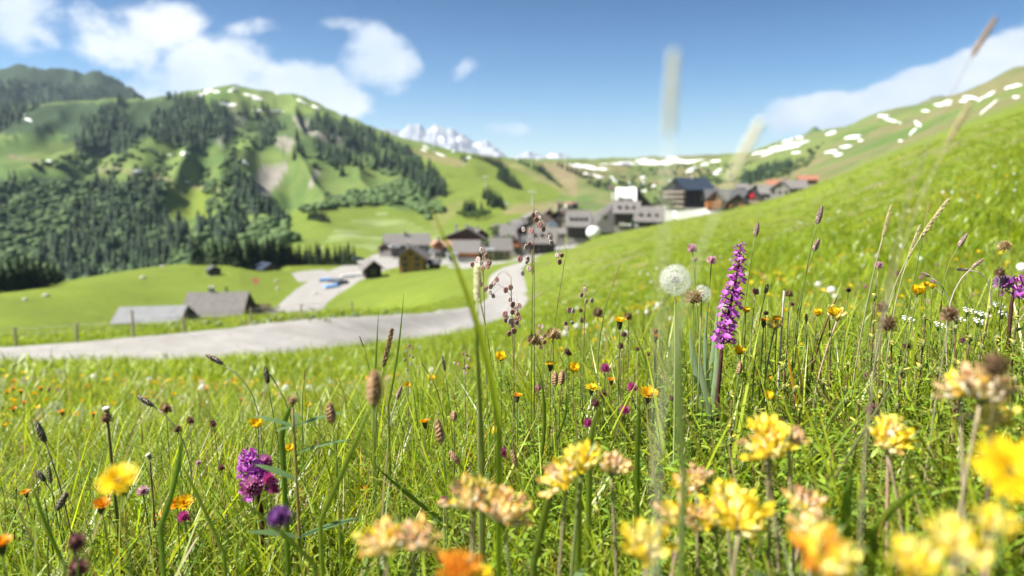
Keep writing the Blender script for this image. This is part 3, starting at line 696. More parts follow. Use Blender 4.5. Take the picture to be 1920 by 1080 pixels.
# woods too dense to count: one object of conifers, one of alder scrub
def scatter(poly, n, rmin, rmax=2400, seed=1, clump=None):
    rd = random.Random(seed); out = []
    x0, x1 = min(p[0] for p in poly), max(p[0] for p in poly); y0, y1 = min(p[1] for p in poly), max(p[1] for p in poly)
    tries = 0
    while len(out) < n and tries < n * 12:
        tries += 1; x, y = rd.uniform(x0, x1), rd.uniform(y0, y1)
        if not bool(inpoly(np.array([x]), np.array([y]), poly)[0]): continue
        p = hit(x, y, rmin, rmax)
        if p is None: continue
        if clump is not None and float(fbm(np.array([(p.x + .45 * p.y) / clump[0]]), np.array([p.y / clump[0] / 2.2]), 3, 77)[0]) < clump[1]: continue
        out.append((p, rd))
    return out
def conifer_wood(name, spots, hm):
    vs, fs, cs = [], [], []
    for p, rd in spots:
        H = rd.uniform(*hm); R_ = H * rd.uniform(.17, .25); a0 = rd.random() * 6; z0 = gz(p.x, p.y) - 1; g = rd.uniform(.55, 1.5)
        for q in range(4):
            zb = H * (.08 + .23 * q); zt = min(H, zb + H * .42); rr_ = R_ * (1 - .23 * q); n = len(vs)
            k = 7
            for i in range(k):
                a = a0 + q + 6.283 * i / k; w = rr_ * (1.15 if i % 2 else .7)
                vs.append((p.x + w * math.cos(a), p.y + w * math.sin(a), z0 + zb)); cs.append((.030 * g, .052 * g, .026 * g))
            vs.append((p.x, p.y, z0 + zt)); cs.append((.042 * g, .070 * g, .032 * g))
            fs += [(n + i, n + (i + 1) % k, n + k) for i in range(k)]
    o = link_mesh(name, np_mesh(name, vs, np.array(fs), m_conifer, False, cs)); o['kind'] = 'stuff'; return o
ico_v = []; ph = (1 + 5 ** .5) / 2
for s1 in (-1, 1):
    for s2 in (-ph, ph): ico_v += [(0, s1, s2), (s1, s2, 0), (s2, 0, s1)]
ico_v = np.array(ico_v) / math.hypot(1, ph)
def _ico_faces():
    f = []
    for i in range(12):
        for j in range(i + 1, 12):
            for k in range(j + 1, 12):
                a, b_, c = ico_v[i], ico_v[j], ico_v[k]
                if all(np.linalg.norm(u - w) < 1.1 for u, w in ((a, b_), (b_, c), (a, c))):
                    f.append((i, j, k) if np.dot(np.cross(b_ - a, c - a), a) > 0 else (i, k, j))
    return f
ICOF = _ico_faces()
def scrub(name, spots, hm, col, lumps=3):
    vs, fs, cs = [], [], []
    for p, rd in spots:
        S = rd.uniform(*hm); z0 = gz(p.x, p.y); g0 = rd.uniform(.8, 1.2)
        for _ in range(lumps):
            s = S * rd.uniform(.45, .8); c = Vector((p.x + rd.uniform(-.6, .6) * S, p.y + rd.uniform(-.6, .6) * S, z0 + S * rd.uniform(.1, .6))); n = len(vs); g = g0 * rd.uniform(.8, 1.25)
            for w in ico_v:
                k = s * rd.uniform(.75, 1.2); vs.append((c.x + w[0] * k, c.y + w[1] * k, c.z + w[2] * k * .9)); h = rd.uniform(.8, 1.2) * g; cs.append(tuple(x * h for x in col))
            fs += [(a + n, b_ + n, c_ + n) for a, b_, c_ in ICOF]
    o = link_mesh(name, np_mesh(name, vs, np.array(fs), m_leaf, True, cs)); o['kind'] = 'stuff'; return o
W = []
W += scatter([(-200, 200), (0, 205), (120, 195), (330, 185), (380, 186), (425, 215), (430, 265), (370, 285), (270, 262), (225, 290), (160, 290), (110, 250), (0, 250), (-200, 240)], 900, 700, 2400, 1, (80, .50))
W += scatter([(-200, 350), (0, 340), (120, 340), (320, 350), (290, 400), (330, 425), (420, 425), (540, 405), (560, 500), (-200, 570)], 700, 430, 1500, 2, (55, .55))
W += scatter([(480, 205), (600, 215), (700, 250), (780, 292), (840, 362), (815, 385), (760, 330), (690, 310), (640, 315), (560, 280), (470, 262)], 420, 450, 2400, 3, (60, .48))
W += scatter([(-200, 160), (0, 150), (240, 168), (262, 190), (0, 210), (-200, 215)], 900, 2200, 3300, 4)
W += scatter([(430, 262), (560, 262), (700, 310), (600, 370), (540, 400), (440, 410)], 120, 450, 2400, 5, (50, .55))
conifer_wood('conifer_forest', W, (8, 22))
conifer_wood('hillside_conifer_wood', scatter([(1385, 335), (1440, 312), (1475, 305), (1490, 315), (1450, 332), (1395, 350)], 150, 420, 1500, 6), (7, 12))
S_ = scatter([(-200, 350), (0, 340), (320, 345), (295, 400), (330, 430), (420, 430), (540, 405), (560, 500), (-200, 570)], 2000, 430, 1500, 12)
S_ += scatter([(-200, 200), (440, 190), (560, 262), (470, 300), (380, 335), (320, 340), (-200, 290)], 260, 700, 2400, 13, (80, .56))
S_ += scatter([(560, 290), (690, 310), (770, 338), (810, 390), (830, 400), (815, 420), (760, 385), (640, 390), (560, 400), (520, 400), (480, 400), (540, 330)], 480, 450, 1500, 14, (50, .46))
S_ += scatter([(380, 330), (470, 330), (460, 400), (420, 425), (395, 410)], 150, 450, 1500, 15)
scrub('alder_scrub_vegetation', S_, (2.2, 6.8), (.085, .135, .045))
scrub('dark_scrub_vegetation', scatter([(1080, 320), (1500, 300), (1560, 250), (1500, 330), (1350, 345), (1200, 370), (1110, 350)], 260, 450, 2200, 16, (90, .5)) + scatter([(1230, 360), (1262, 355), (1262, 392), (1225, 385)], 40, 420, 800, 17), (2, 4.5), (.06, .09, .03), 2)
scrub('verge_shrubbery', scatter([(560, 590), (700, 590), (840, 575), (900, 562), (880, 570), (700, 600), (560, 612), (420, 615)], 90, 20, 50, 18) + scatter([(250, 612), (420, 600), (420, 612), (280, 622)], 30, 20, 50, 19), (.05, .15), (.17, .22, .09), 2)
# ------------------------------------------------------------------ building kit
def wood_mat(name, col, sc=1.0):
    m, b, o = material(name); v = opos(b)
    mp = b.n('ShaderNodeMapping'); b.L.new(v, mp.inputs[0]); mp.inputs['Scale'].default_value = (.6, .6, 5)
    n = b.noise(mp.outputs[0], 2.5 * sc, 5, .7); n2 = b.noise(v, .5, 3)
    c = b.ramp(n, [(.3, tuple(x * .6 for x in col)), (.7, tuple(min(1, x * 1.3) for x in col))])
    c = b.mix(b.math('MULTIPLY', n2, .3), c, tuple(x * .5 for x in col))
    pbsdf(b, o, c, .8, .2, n, .3, .04); return m
def roof_mat(name, col):
    m, b, o = material(name); v = opos(b)
    br = b.n('ShaderNodeTexBrick'); b.L.new(v, br.inputs['Vector']); br.inputs['Scale'].default_value = 1.2
    br.inputs['Color1'].default_value = (*[c * .85 for c in col], 1); br.inputs['Color2'].default_value = (*[min(1, c * 1.2) for c in col], 1)
    br.inputs['Mortar'].default_value = (*[c * .5 for c in col], 1); br.inputs['Mortar Size'].default_value = .02
    n = b.noise(v, .8, 5, .65); c = b.mix(b.math('MULTIPLY', b.smooth(n, .4, .75), .5), br.outputs[0], tuple(c * .6 for c in col))
    pbsdf(b, o, c, .9, .12, n, .3, .05); return m
RM = dict(grey=roof_mat('weathered_shingle', (.175, .165, .155)), pale=roof_mat('pale_metal_roof', (.23, .235, .24)), slate=roof_mat('blue_slate', (.035, .05, .075)), brown=roof_mat('brown_shingle', (.16, .125, .10)),
          orange=roof_mat('orange_tile', (.30, .14, .09)), dgrey=roof_mat('dark_shingle', (.095, .095, .098)), pink=roof_mat('pink_tile', (.34, .20, .15)), white=roof_mat('white_sheet', (.8, .8, .8)))
WM = dict(ochre=wood_mat('honey_larch', (.36, .20, .055)), dark=wood_mat('tarred_wood', (.028, .022, .018)), brown=wood_mat('brown_wood', (.12, .07, .045)), red=wood_mat('reddish_wood', (.15, .07, .05)), orange=wood_mat('orange_wood', (.40, .17, .06)),
          cream=mat_plain('cream_render', (.40, .34, .24), .9, .1, .12, .6), white=mat_plain('white_render', (.74, .73, .70), .9, .1, .08, .6), stone=mat_plain('grey_stone', (.24, .225, .205), .9, .1, .3, 1.5), pinkw=mat_plain('pink_render', (.52, .33, .24), .9, .1, .15, .6),
          weath=wood_mat('weathered_boards', (.34, .29, .23)), black=wood_mat('black_boards', (.020, .022, .028)))
m_glass = mat_plain('window_glass', (.03, .04, .05), .12, .6, .1, 1, bstr=0)
m_frame = mat_plain('window_frame_paint', (.13, .11, .08), .6, .3, .1, 2)
m_frame_w = mat_plain('white_frame_paint', (.75, .74, .72), .6, .3, .05, 2)
m_chim = mat_plain('chimney_masonry', (.40, .37, .34), .9, .1, .25, 3)
def window(root, M, x, z, w, h, y, axis, frm=None, shut=None):
    """recessed pane in a proud frame; axis 'y' = front wall at y, 'x' = side wall at x=y"""
    mb = MB(); t = .12
    def bx(a0, a1, b0, b1, z0, z1):
        if axis == 'y': mb.box(a0, a1, b0, b1, z0, z1)
        else: mb.box(b0, b1, a0, a1, z0, z1)
    sg = -1 if y < 0 else 1
    lo, hi = sorted((y, y + sg * .10))
    bx(x - w/2 - t, x - w/2, lo, hi, z - t, z + h + t); bx(x + w/2, x + w/2 + t, lo, hi, z - t, z + h + t)
    bx(x - w/2, x + w/2, lo, hi, z + h, z + h + t); bx(x - w/2, x + w/2, lo, hi, z - t, z)
    bx(x - .05, x + .05, lo, hi - .01, z, z + h)
    f = mb.build('window', frm or m_frame, root)
    pb = MB(); lo2, hi2 = sorted((y + sg * .004, y + sg * .04))
    if axis == 'y': pb.box(x - w/2, x + w/2, lo2, hi2, z, z + h)
    else: pb.box(lo2, hi2, x - w/2, x + w/2, z, z + h)
    pb.build('pane', m_glass, f)
def house(name, px, py, r, wpx, hpx, rpx, label, wall, roof, gable=True, depth=None, yaw=0, over=.9, win=(2, 1), side_win=0, balc=0, chim=1, dorm=0, base=None, basefrac=.35, frm=None, group='village houses', cat='house', gshape=.5, balm=None, door=False, wwin=None, hip=0):
    """px,py = middle of the foot of the wall that faces us; sizes in photo pixels at distance r"""
    p = PR(px, py, r); dep = p.y * math.cos(PITCH) - p.z * math.sin(PITCH); k = dep / FPX
    W, H, RH = wpx * k, hpx * k, rpx * k
    D = depth * k if depth else W * .9
    az = math.atan2(p.x, p.y); rz = -az + R(yaw)
    root = empty(name, p, label, cat, group, rz)
    yb0, yb1 = 0, D
    c_, s_ = math.cos(rz), math.sin(rz)
    low = 0; cx_, cy_ = p.x - math.sin(rz) * D / 2, p.y + math.cos(rz) * D / 2; R0 = max(W, D) * .62 + 1.5
    dd_ = np.hypot(GX - cx_, GY - cy_); mk_ = dd_ < R0 + 25; GZ[mk_] = np.minimum(GZ[mk_], p.z - .15 + np.maximum(0, dd_[mk_] - R0) * .45)
    for lx, ly in ((-W/2, 0), (W/2, 0), (-W/2, D), (W/2, D)):
        low = min(low, gz(p.x + lx * c_ - ly * s_, p.y + lx * s_ + ly * c_) - p.z)
    wm = WM[wall]; rm = RM[roof]; bz = H * basefrac if base else 0
    # walls
    mb = MB()
    if gable:
        apex = W * (gshape - .5)
        mb.prism([(-W/2, bz), (W/2, bz), (W/2, H), (apex, H + RH), (-W/2, H)], 0, D, axis=1)
    else:
        mb.prism([(0, bz), (D, bz), (D, H), (D/2, H + RH), (0, H)], -W/2, W/2, axis=0)
    mb.build('wall', wm, root)
    fb = MB(); e = .06
    fb.box(-W/2 - e, W/2 + e, -e, D + e, min(low, 0) - 1.0, bz if base else .15); fb.build('foundation', WM[base] if base else WM['stone'], root)
    # roof slabs with thickness and eaves
    t = .28 + .004 * W
    rb = MB(); ov = over
    if gable:
        apex = W * (gshape - .5)
        for sgn, ex in ((-1, -W/2), (1, W/2)):
            sl = RH / abs(ex - apex); xe = ex + sgn * ov; ze = H - sl * ov
            rb.prism([(apex, H + RH), (xe, ze), (xe, ze + t), (apex, H + RH + t)], -ov * 1.1, D + ov, axis=1)
    else:
        sl = RH / (D / 2)
        for y0, y1 in ((D/2, -ov), (D/2, D + ov)):
            rb.prism([(y0, H + RH), (y1, H - sl * ov), (y1, H - sl * ov + t), (y0, H + RH + t)], -W/2 - ov, W/2 + ov, axis=0)
    ro = rb.build('roof', rm, root)
    rdm = random.Random(int(px * 7 + py))
    for c in range(chim):
        cb = MB(); s = .45 + .02 * W / 2; cx = rdm.uniform(-.25, .25) * W; cy = D * rdm.uniform(.4, .6)
        cb.box(cx - s, cx + s, cy - s, cy + s, H + RH * .5, H + RH + 1.3); cb.box(cx - s * 1.3, cx + s * 1.3, cy - s * 1.3, cy + s * 1.3, H + RH + 1.3, H + RH + 1.5); cb.build('chimney', m_chim, ro)
    # dormers on the slope that faces us
    for d in range(dorm):
        dx = -W/2 + W * (d + .7) / (dorm + .4); s = min(1.1, W * .055); zz = H + RH * .22
        yy = D/2 * .22; db = MB(); db.box(dx - s, dx + s, yy, yy + 2.2, zz - .2, zz + 1.1, ); 
        dd = db.build('dormer', WM['black'], ro)
        d2 = MB()
        for sg in (-1, 1): d2.prism([(dx, zz + 1.9), (dx + sg * (s + .35), zz + 1.0), (dx + sg * (s + .35), zz + 1.18), (dx, zz + 2.1)], yy - .4, yy + 2.9, axis=1)
        d2.build('dormer_roof', RM['dgrey'], ro)
    # windows in rows
    nx, ny = win; fl = (H - bz) / max(1, ny)
    for i in range(nx):
        for j in range(ny):
            w_ = wwin or min(1.5, W / (nx * 2.2)); h_ = min(1.5, fl * .5)
            window(root, None, -W/2 + W * (i + .5) / nx, bz + fl * (j + .32), w_, h_, -.0001, 'y', frm)
    if gable and RH > 3: window(root, None, W * (gshape - .5), H + RH * .12, min(1.3, W * .12), min(1.3, RH * .35), -.0001, 'y', frm)
    for i in range(side_win):
        for sx in (-W/2, W/2): window(root, None, D * (i + .5) / side_win, bz + fl * .3, min(1.4, D / (side_win * 2.4)), min(1.4, fl * .5), sx, 'x', frm)
    for j in range(balc):
        zz = bz + (H - bz) * (j + 1) / (balc + 1) - .2; d = 1.3
        bb = MB(); bb.box(-W/2 + .2, W/2 - .2, -d, -.07, zz - .15, zz); 
        bo = bb.build('balcony', WM[balm or wall], root)
        rb = MB(); rb.box(-W/2 + .2, W/2 - .2, -d, -d + .1, zz + .2, zz + 1.0)
        for q in range(5): xq = -W/2 + .3 + (W - .6) * q / 4; rb.box(xq - .07, xq + .07, -d + .1, -d + .2, zz, zz + 1.05)
        rb.build('railing', WM[balm or wall], bo)
    if door:
        db = MB(); db.box(-.6, .6, -.08, .0, bz * 0 + .15, 2.2); db.build('door', WM['brown'], root)
    return root, (W, H, RH, D)

# farm below the road
house('farmhouse', 398, 602, 165, 98, 12, 34, 'broad grey-roofed farmhouse below the road, its eave just above the verge', 'brown', 'grey', gable=False, depth=92, yaw=-18, over=1.0, win=(4, 1), side_win=2, chim=1, dorm=0, base='stone', basefrac=.4, cat='farmhouse')
house('barn', 275, 616, 160, 108, 12, 20, 'long low barn with a pale sheet roof built onto the grey-roofed farmhouse', 'stone', 'pale', gable=False, depth=96, yaw=-18, over=.8, win=(4, 1), chim=0, cat='barn')
house('hay_hut', 404, 517, 250, 20, 11, 6, 'tiny dark hut alone in the middle of the terrace meadow', 'dark', 'dgrey', gable=True, depth=22, yaw=15, over=.35, win=(1, 1), chim=0, cat='hut')
house('wooden_hut', 508, 512, 275, 32, 9, 9, 'small brown hut with a blue-grey roof beside the fork of the side road', 'brown', 'slate', gable=True, depth=34, yaw=28, over=.9, win=(2, 1), side_win=1, chim=0, cat='hut')
house('log_barn', 701, 521, 235, 30, 20, 12, 'dark log barn beside the parking area, left of the honey-coloured chalet'.replace('left of', 'next to'), 'dark', 'grey', gable=True, depth=30, yaw=12, over=1.1, win=(1, 1), side_win=1, chim=0, cat='barn')
house('chalet', 771, 514, 245, 46, 34, 16, 'tall honey-coloured wooden chalet with rows of small dark windows', 'ochre', 'grey', gable=True, depth=46, yaw=-10, over=1.6, win=(2, 3), side_win=2, balc=0, chim=1, cat='chalet')
house('woodshed', 812, 512, 247, 18, 18, 6, 'low dark lean-to shed on the shady side of the honey-coloured chalet', 'dark', 'dgrey', gable=False, depth=30, yaw=-10, over=.6, win=(1, 1), chim=0, cat='shed')
house('chalet', 765, 468, 318, 78, 10, 17, 'long chalet with a single wide grey roof behind the honey-coloured chalet', 'brown', 'grey', gable=False, depth=60, yaw=4, over=1.3, win=(6, 1), side_win=2, chim=1)
house('low_annex', 722, 470, 314, 24, 6, 7, 'low annex stepping down from the end of the long grey-roofed chalet', 'red', 'grey', gable=True, depth=30, yaw=-25, over=.8, win=(1, 1), chim=0, cat='annex')
house('chalet', 868, 456, 345, 76, 10, 18, 'wide chalet with a low spreading gable of dark red wood at the village edge', 'red', 'grey', gable=True, depth=60, yaw=-6, over=1.5, win=(4, 1), side_win=1, balc=1, chim=2, gshape=.62)
house('pink_house', 843, 474, 318, 30, 12, 9, 'small house with a salmon tiled roof wedged before the wide red gable', 'white', 'pink', gable=False, depth=34, yaw=3, over=.5, win=(2, 1), chim=0)
house('chalet', 874, 493, 290, 44, 22, 18, 'chalet with plain grey roof above orange boards and a white garage front', 'orange', 'grey', gable=False, depth=46, yaw=-4, over=1.2, win=(3, 1), side_win=1, balc=1, chim=0, base='white', basefrac=.45, wwin=1.4)
house('garage_annex', 847, 492, 283, 22, 14, 2, 'white flat garage annex beside the orange-boarded chalet', 'white', 'pale', gable=False, depth=24, yaw=-4, over=.2, win=(1, 1), chim=0, cat='garage')
house('chalet', 940, 490, 290, 34, 24, 18, 'grey-roofed chalet with cream walls beside the upper bend of the road', 'cream', 'grey', gable=False, depth=40, yaw=5, over=1.2, win=(3, 2), side_win=1, chim=1, base='cream')
house('cream_annex', 918, 488, 285, 18, 18, 4, 'narrow cream annex at the corner of the chalet by the road bend', 'cream', 'pale', gable=False, depth=20, yaw=5, over=.3, win=(1, 2), chim=0, cat='annex')
house('chalet', 946, 450, 335, 38, 10, 18, 'chalet roof of plain grey shingle rising behind the dark village tree', 'brown', 'grey', gable=False, depth=44, yaw=0, over=1.0, win=(3, 1), chim=1)
house('chalet', 985, 445, 350, 36, 14, 12, 'dark gabled chalet among the tight cluster of roofs in mid village', 'brown', 'dgrey', gable=True, depth=40, yaw=12, over=1.0, win=(2, 1), balc=1, chim=1)
house('chalet', 1008, 428, 372, 38, 12, 13, 'brown-roofed chalet above the tight cluster in mid village', 'cream', 'brown', gable=True, depth=40, yaw=-20, over=1.0, win=(3, 1), chim=1)
house('chalet', 1003, 418, 392, 34, 9, 9, 'uppermost brown chalet of the mid village cluster', 'brown', 'grey', gable=True, depth=34, yaw=18, over=.8, win=(2, 1), chim=1)
house('chalet', 1048, 428, 385, 34, 22, 11, 'blackish brown chalet behind the blue van in mid village', 'dark', 'brown', gable=True, depth=40, yaw=-22, over=.9, win=(3, 2), side_win=1, chim=1)
house('yellow_house', 1062, 430, 370, 16, 18, 6, 'narrow cream house tucked between two dark chalets', 'cream', 'grey', gable=True, depth=26, yaw=0, over=.5, win=(1, 2), chim=0)
house('old_chalet', 1016, 476, 262, 46, 24, 24, 'black wooden chalet with two dormers standing where the street leaves the road', 'dark', 'grey', gable=False, depth=46, yaw=-3, over=1.1, win=(4, 2), side_win=1, dorm=3, chim=1, balc=1)
house('old_chalet', 1084, 447, 298, 40, 26, 24, 'black timber chalet with a row of dormers beside the white tent', 'dark', 'grey', gable=False, depth=44, yaw=-4, over=1.1, win=(4, 2), side_win=1, dorm=4, chim=0, balc=1)
house('stone_house', 1048, 448, 318, 24, 10, 9, 'small low house with a grey roof between the two black chalets', 'cream', 'grey', gable=False, depth=30, yaw=0, over=.5, win=(2, 1), chim=0)
# hotel complex in the middle: a long raked roof, a dark centre and a wing with dormers
r0, dm = house('hotel', 1174, 424, 330, 44, 26, 19, 'dark hotel block with a dormered front roof in the centre of the village', 'dark', 'grey', gable=False, depth=56, yaw=-2, over=1.0, win=(5, 3), side_win=2, dorm=3, balc=2, chim=1, cat='hotel', group='hotel buildings')
house('hotel_wing', 1216, 425, 326, 50, 12, 24, 'low hotel wing with dark log wall and three dormers in its grey roof', 'dark', 'grey', gable=False, depth=50, yaw=-2, over=.9, win=(4, 1), dorm=3, chim=0, cat='hotel', group='hotel buildings')
# raked roof block
def raked_block():
    r = 350; A = PR(1107, 416, r); k = (A.y * math.cos(PITCH) - A.z * math.sin(PITCH)) / FPX
    root = empty('theatre_hall', A, 'great raked grey roof sweeping up from the grass to the hotel top', 'hall', 'hotel buildings', -math.atan2(A.x, A.y))
    w = 76 * k; h0 = 1.0; h1 = 46 * k; D = 60 * k
    mb = MB(); mb.prism([(0, -6), (w, -6), (w, h1 - .4), (w * .72, h1 - .4), (0, h0)], 0, D, axis=1); mb.build('wall', WM['stone'], root)
    rb = MB(); rb.prism([(-1, h0 - .5), (w * .74, h1 - .3), (w * .74, h1 + .3), (-1, h0 + .1)], -.8, D + .8, axis=1)
    ro = rb.build('roof', RM['grey'], root)
    # the front slope of the same roof, leaning towards us
    fb = MB(); fb.add([(-1, -3.5, -5), (w * .78, -2.5, -5), (w * .74, -.8, h1 - .2), (-1, -.8, h0 + .1), (-1, -.8, -5), (w * .78, -.8, -5)], [(0, 1, 2, 3), (0, 3, 4), (1, 5, 2), (0, 4, 5, 1), (4, 3, 2, 5)]); fb.build('front_roof', RM['grey'], root)
    tp = MB(); tp.prism([(D * .1, h1 - 2), (D * .7, h1 - 2), (D * .7, h1 + 16 * k), (D * .55, h1 + 18 * k), (D * .2, h1 + 4 * k)], w * .62, w * 1.12, axis=0); tp.build('white_roof_block', WM['white'], root)
    sb = MB(); sb.prism([(w * 1.12, -6), (w * 1.72, -6), (w * 1.70, 10 * k), (w * 1.13, h1 + 15 * k)], D * .25, D * .75, axis=1); sb.build('shed_wall', WM['dark'], root)
    s2 = MB(); s2.prism([(w * 1.76, 8 * k), (w * 1.12, h1 + 16 * k), (w * 1.12, h1 + 17.5 * k), (w * 1.78, 9.5 * k)], D * .2, D * .8, axis=1); s2.build('shed_roof', RM['dgrey'], root)
    for xx in (.5, .64):
        c = MB(); c.box(w * xx, w * xx + 1.2, -1, .2, h1 * .9, h1 + 2.2); c.build('chimney', WM['white'], root)
raked_block()
# tall black block with stacked balconies
root, (W_, H_, RH_, D_) = house('apartment_block', 1312, 398, 412, 62, 44, 20, 'tall black apartment block under a blue slate roof, with stacked pale balconies', 'black', 'slate', gable=False, depth=66, yaw=38, over=1.8, win=(5, 4), side_win=3, chim=1, base='white', basefrac=.2, cat='apartment block', group='apartment buildings')
for j in range(4):
    zz = H_ * (.22 + .2 * j); ln = D_ * (.96 if j < 9 else .5); off = (D_ - ln) / 2
    bb = MB(); bb.box(-W_/2 - 1.9, -W_/2 - .08, off, off + ln, zz - .2, zz); bo = bb.build('balcony', WM['weath'], root)
    rb = MB(); rb.box(-W_/2 - 1.95, -W_/2 - 1.83, off, off + ln, zz + .25, zz + .95)
    rb.box(-W_/2 - 1.83, -W_/2 - .08, off, off + .12, zz + .003, zz + 1.15); rb.box(-W_/2 - 1.83, -W_/2 - .08, off + ln - .12, off + ln, zz + .003, zz + 1.15)
    rb.build('railing', WM['weath'], bo)
    for q in range(3 if j < 4 else 1): window(root, None, off + ln * (q + .5) / (3 if j < 4 else 1), zz + .3, 2.2, 1.6, -W_/2 - .02, 'x', m_frame)
house('dormer_house', 1268, 388, 430, 40, 8, 16, 'low dark house with dormered grey roof beside the tall black block', 'dark', 'grey', gable=False, depth=44, yaw=0, over=.8, win=(3, 1), dorm=3, chim=0)
house('orange_roof_house', 1264, 372, 470, 26, 4, 8, 'house with an orange roof peeping over the dormered house', 'cream', 'orange', gable=False, depth=30, yaw=10, over=.5, win=(2, 1), chim=1)
for x, y, r, w, h, rr_, wl, rf, gb, lb, yw in [
    (902, 449, 350, 26, 9, 10, 'brown', 'grey', True, 'small brown gable behind the wide dark red chalet', 14),
    (972, 432, 362, 26, 9, 10, 'dark', 'grey', False, 'low black hut-like house before the brown-roofed chalets', -6),
    (1030, 410, 400, 24, 8, 8, 'red', 'brown', True, 'small reddish gable at the top of mid village', 8),
    (1068, 412, 410, 26, 8, 7, 'dark', 'grey', False, 'dark narrow house behind the blackish brown chalet', 4),
    (1098, 410, 420, 24, 6, 6, 'cream', 'pale', False, 'pale flat-roofed house behind the dormered timber chalet', 2),
    (966, 466, 305, 20, 10, 9, 'orange', 'grey', True, 'small orange-fronted house between bush and cream chalet', -12),
    (992, 462, 300, 22, 10, 9, 'brown', 'dgrey', False, 'narrow brown house close behind the street corner chalet', 4),
    (822, 470, 312, 16, 12, 7, 'orange', 'pink', True, 'narrow orange-walled house beside the salmon tiled one', 10),
    (905, 486, 300, 16, 16, 7, 'dark', 'grey', True, 'dark narrow barn between the two roadside chalets', 0)]:
    house('village_house', x, y, r, w, h, rr_, lb, wl, rf, gable=gb, depth=28, yaw=yw, over=.8, win=(2, 1), balc=1 if gb else 0, chim=1)
# big orange-brown chalet
house('large_chalet', 1362, 398, 385, 66, 24, 18, 'large orange-brown chalet with wide balconies under a spreading grey roof', 'orange', 'dgrey', gable=False, depth=60, yaw=8, over=1.8, win=(6, 2), side_win=2, balc=2, chim=1, base='white', basefrac=.18, cat='chalet')
house('gable_wing', 1338, 400, 372, 26, 26, 14, 'orange gabled wing at the near corner of the large orange-brown chalet', 'orange', 'dgrey', gable=True, depth=34, yaw=-8, over=1.4, win=(2, 2), balc=2, chim=0, base='white', basefrac=.2, cat='chalet')
house('gable_wing', 1382, 397, 368, 30, 20, 12, 'brown gabled wing in the middle of the large orange-brown chalet', 'brown', 'dgrey', gable=True, depth=34, yaw=-4, over=1.2, win=(3, 2), balc=1, chim=0, cat='chalet', balm='orange')
root, (W_, H_, RH_, D_) = house('red_gable_chalet', 1408, 386, 380, 32, 12, 18, 'dark chalet with a round red emblem on its gable', 'brown', 'dgrey', gable=True, depth=36, yaw=-12, over=1.1, win=(2, 1), balc=1, chim=0, balm='weath')
mb = MB(); mb.ball((0, -.25, H_ + RH_ * .42), (1.5, .25, 1.5), 12, 6); mb.build('red_emblem', mat_plain('red_paint', (.55, .02, .04), .5, .3, .05), root)
for x, y, r, w, h, rr_, wl, rf, gb, lb, yw in [
    (1440, 374, 400, 34, 12, 14, 'stone', 'grey', False, 'stone house with shingled roof just past the red emblem gable', 0),
    (1415, 366, 430, 34, 6, 12, 'brown', 'grey', True, 'grey gable peeping over the ridge of the orange-brown chalet', 10),
    (1390, 358, 450, 20, 6, 7, 'white', 'grey', False, 'small white house behind the large chalet roof', 0),
    (1462, 368, 395, 34, 14, 13, 'stone', 'grey', True, 'stone house with a small arched front under the orange roofs', -10),
    (1492, 364, 400, 36, 12, 13, 'stone', 'grey', False, 'longer stone-grey house above the grass below the last orange roof', 6),
    (1459, 356, 440, 40, 8, 10, 'red', 'orange', False, 'house with a bright orange roof in the middle of the upper hamlet', 0),
    (1515, 346, 440, 32, 9, 8, 'red', 'orange', False, 'last orange-roofed house at the top of the hamlet by the grassy hill', 4),
    (1478, 362, 430, 20, 10, 8, 'stone', 'grey', True, 'narrow grey gable between the two orange-roofed houses', 0)]:
    house('hamlet_house', x, y, r, w, h, rr_, lb, wl, rf, gable=gb, depth=36, yaw=yw, over=.8, win=(3, 1), chim=1 if rf != 'grey' else 0, group='houses of the upper hamlet')
for x, y, r, w, h, rr_, wl, rf, lb in [
    (1050, 388, 520, 11, 5, 4, 'pinkw', 'brown', 'tiny square hut on the piste above the village'),
    (1067, 388, 540, 10, 5, 4, 'white', 'pink', 'white half of the pair of huts on the piste'),
    (1078, 387, 545, 12, 5, 4, 'red', 'brown', 'reddish long hut next to the white hut on the piste'),
    (1146, 358, 800, 14, 4, 5, 'dark', 'brown', 'dark hut high on the brown slope behind the hotel'),
    (948, 388, 600, 9, 4, 3, 'stone', 'pale', 'tiny grey shed on the slope beside the dark copse')]:
    house('mountain_hut', x, y, r, w, h, rr_, lb, wl, rf, gable=False, depth=12, yaw=10, over=.4, win=(1, 1), chim=0, group='huts on the pistes', cat='hut')

# white retaining walls by the square
def wall_run(pts, r, hpx, label, mat, thick=.5, name='retaining_wall'):
    P0 = [PR(x, y, r) for x, y in pts]; c = P0[0]; k = c.length / FPX
    root = empty(name, c, label, 'wall', 'retaining walls by the square'); mb = MB()
    for q, s in zip(P0[:-1], P0[1:]):
        d = (s - q); n = Vector((-d.y, d.x, 0)).normalized() * thick; low = -4; h = hpx * k
        vs = [q - c, s - c, s - c + n, q - c + n]; mb.add([v + Vector((0, 0, low)) for v in vs] + [v + Vector((0, 0, h)) for v in vs], [(0,3,2,1),(4,5,6,7),(0,1,5,4),(1,2,6,5),(2,3,7,6),(3,0,4,7)])
    mb.build('wall_body', mat, root)
    cp = MB()
    for q, s in zip(P0[:-1], P0[1:]):
        d = (s - q); n = Vector((-d.y, d.x, 0)).normalized(); vs = [q - c - n * .1, s - c - n * .1, s - c + n * (thick + .1), q - c + n * (thick + .1)]; h = hpx * k
        cp.add([v + Vector((0, 0, h + .003)) for v in vs] + [v + Vector((0, 0, h + .15)) for v in vs], [(0,3,2,1),(4,5,6,7),(0,1,5,4),(1,2,6,5),(2,3,7,6),(3,0,4,7)])
    cp.build('coping', WM['stone'], root)
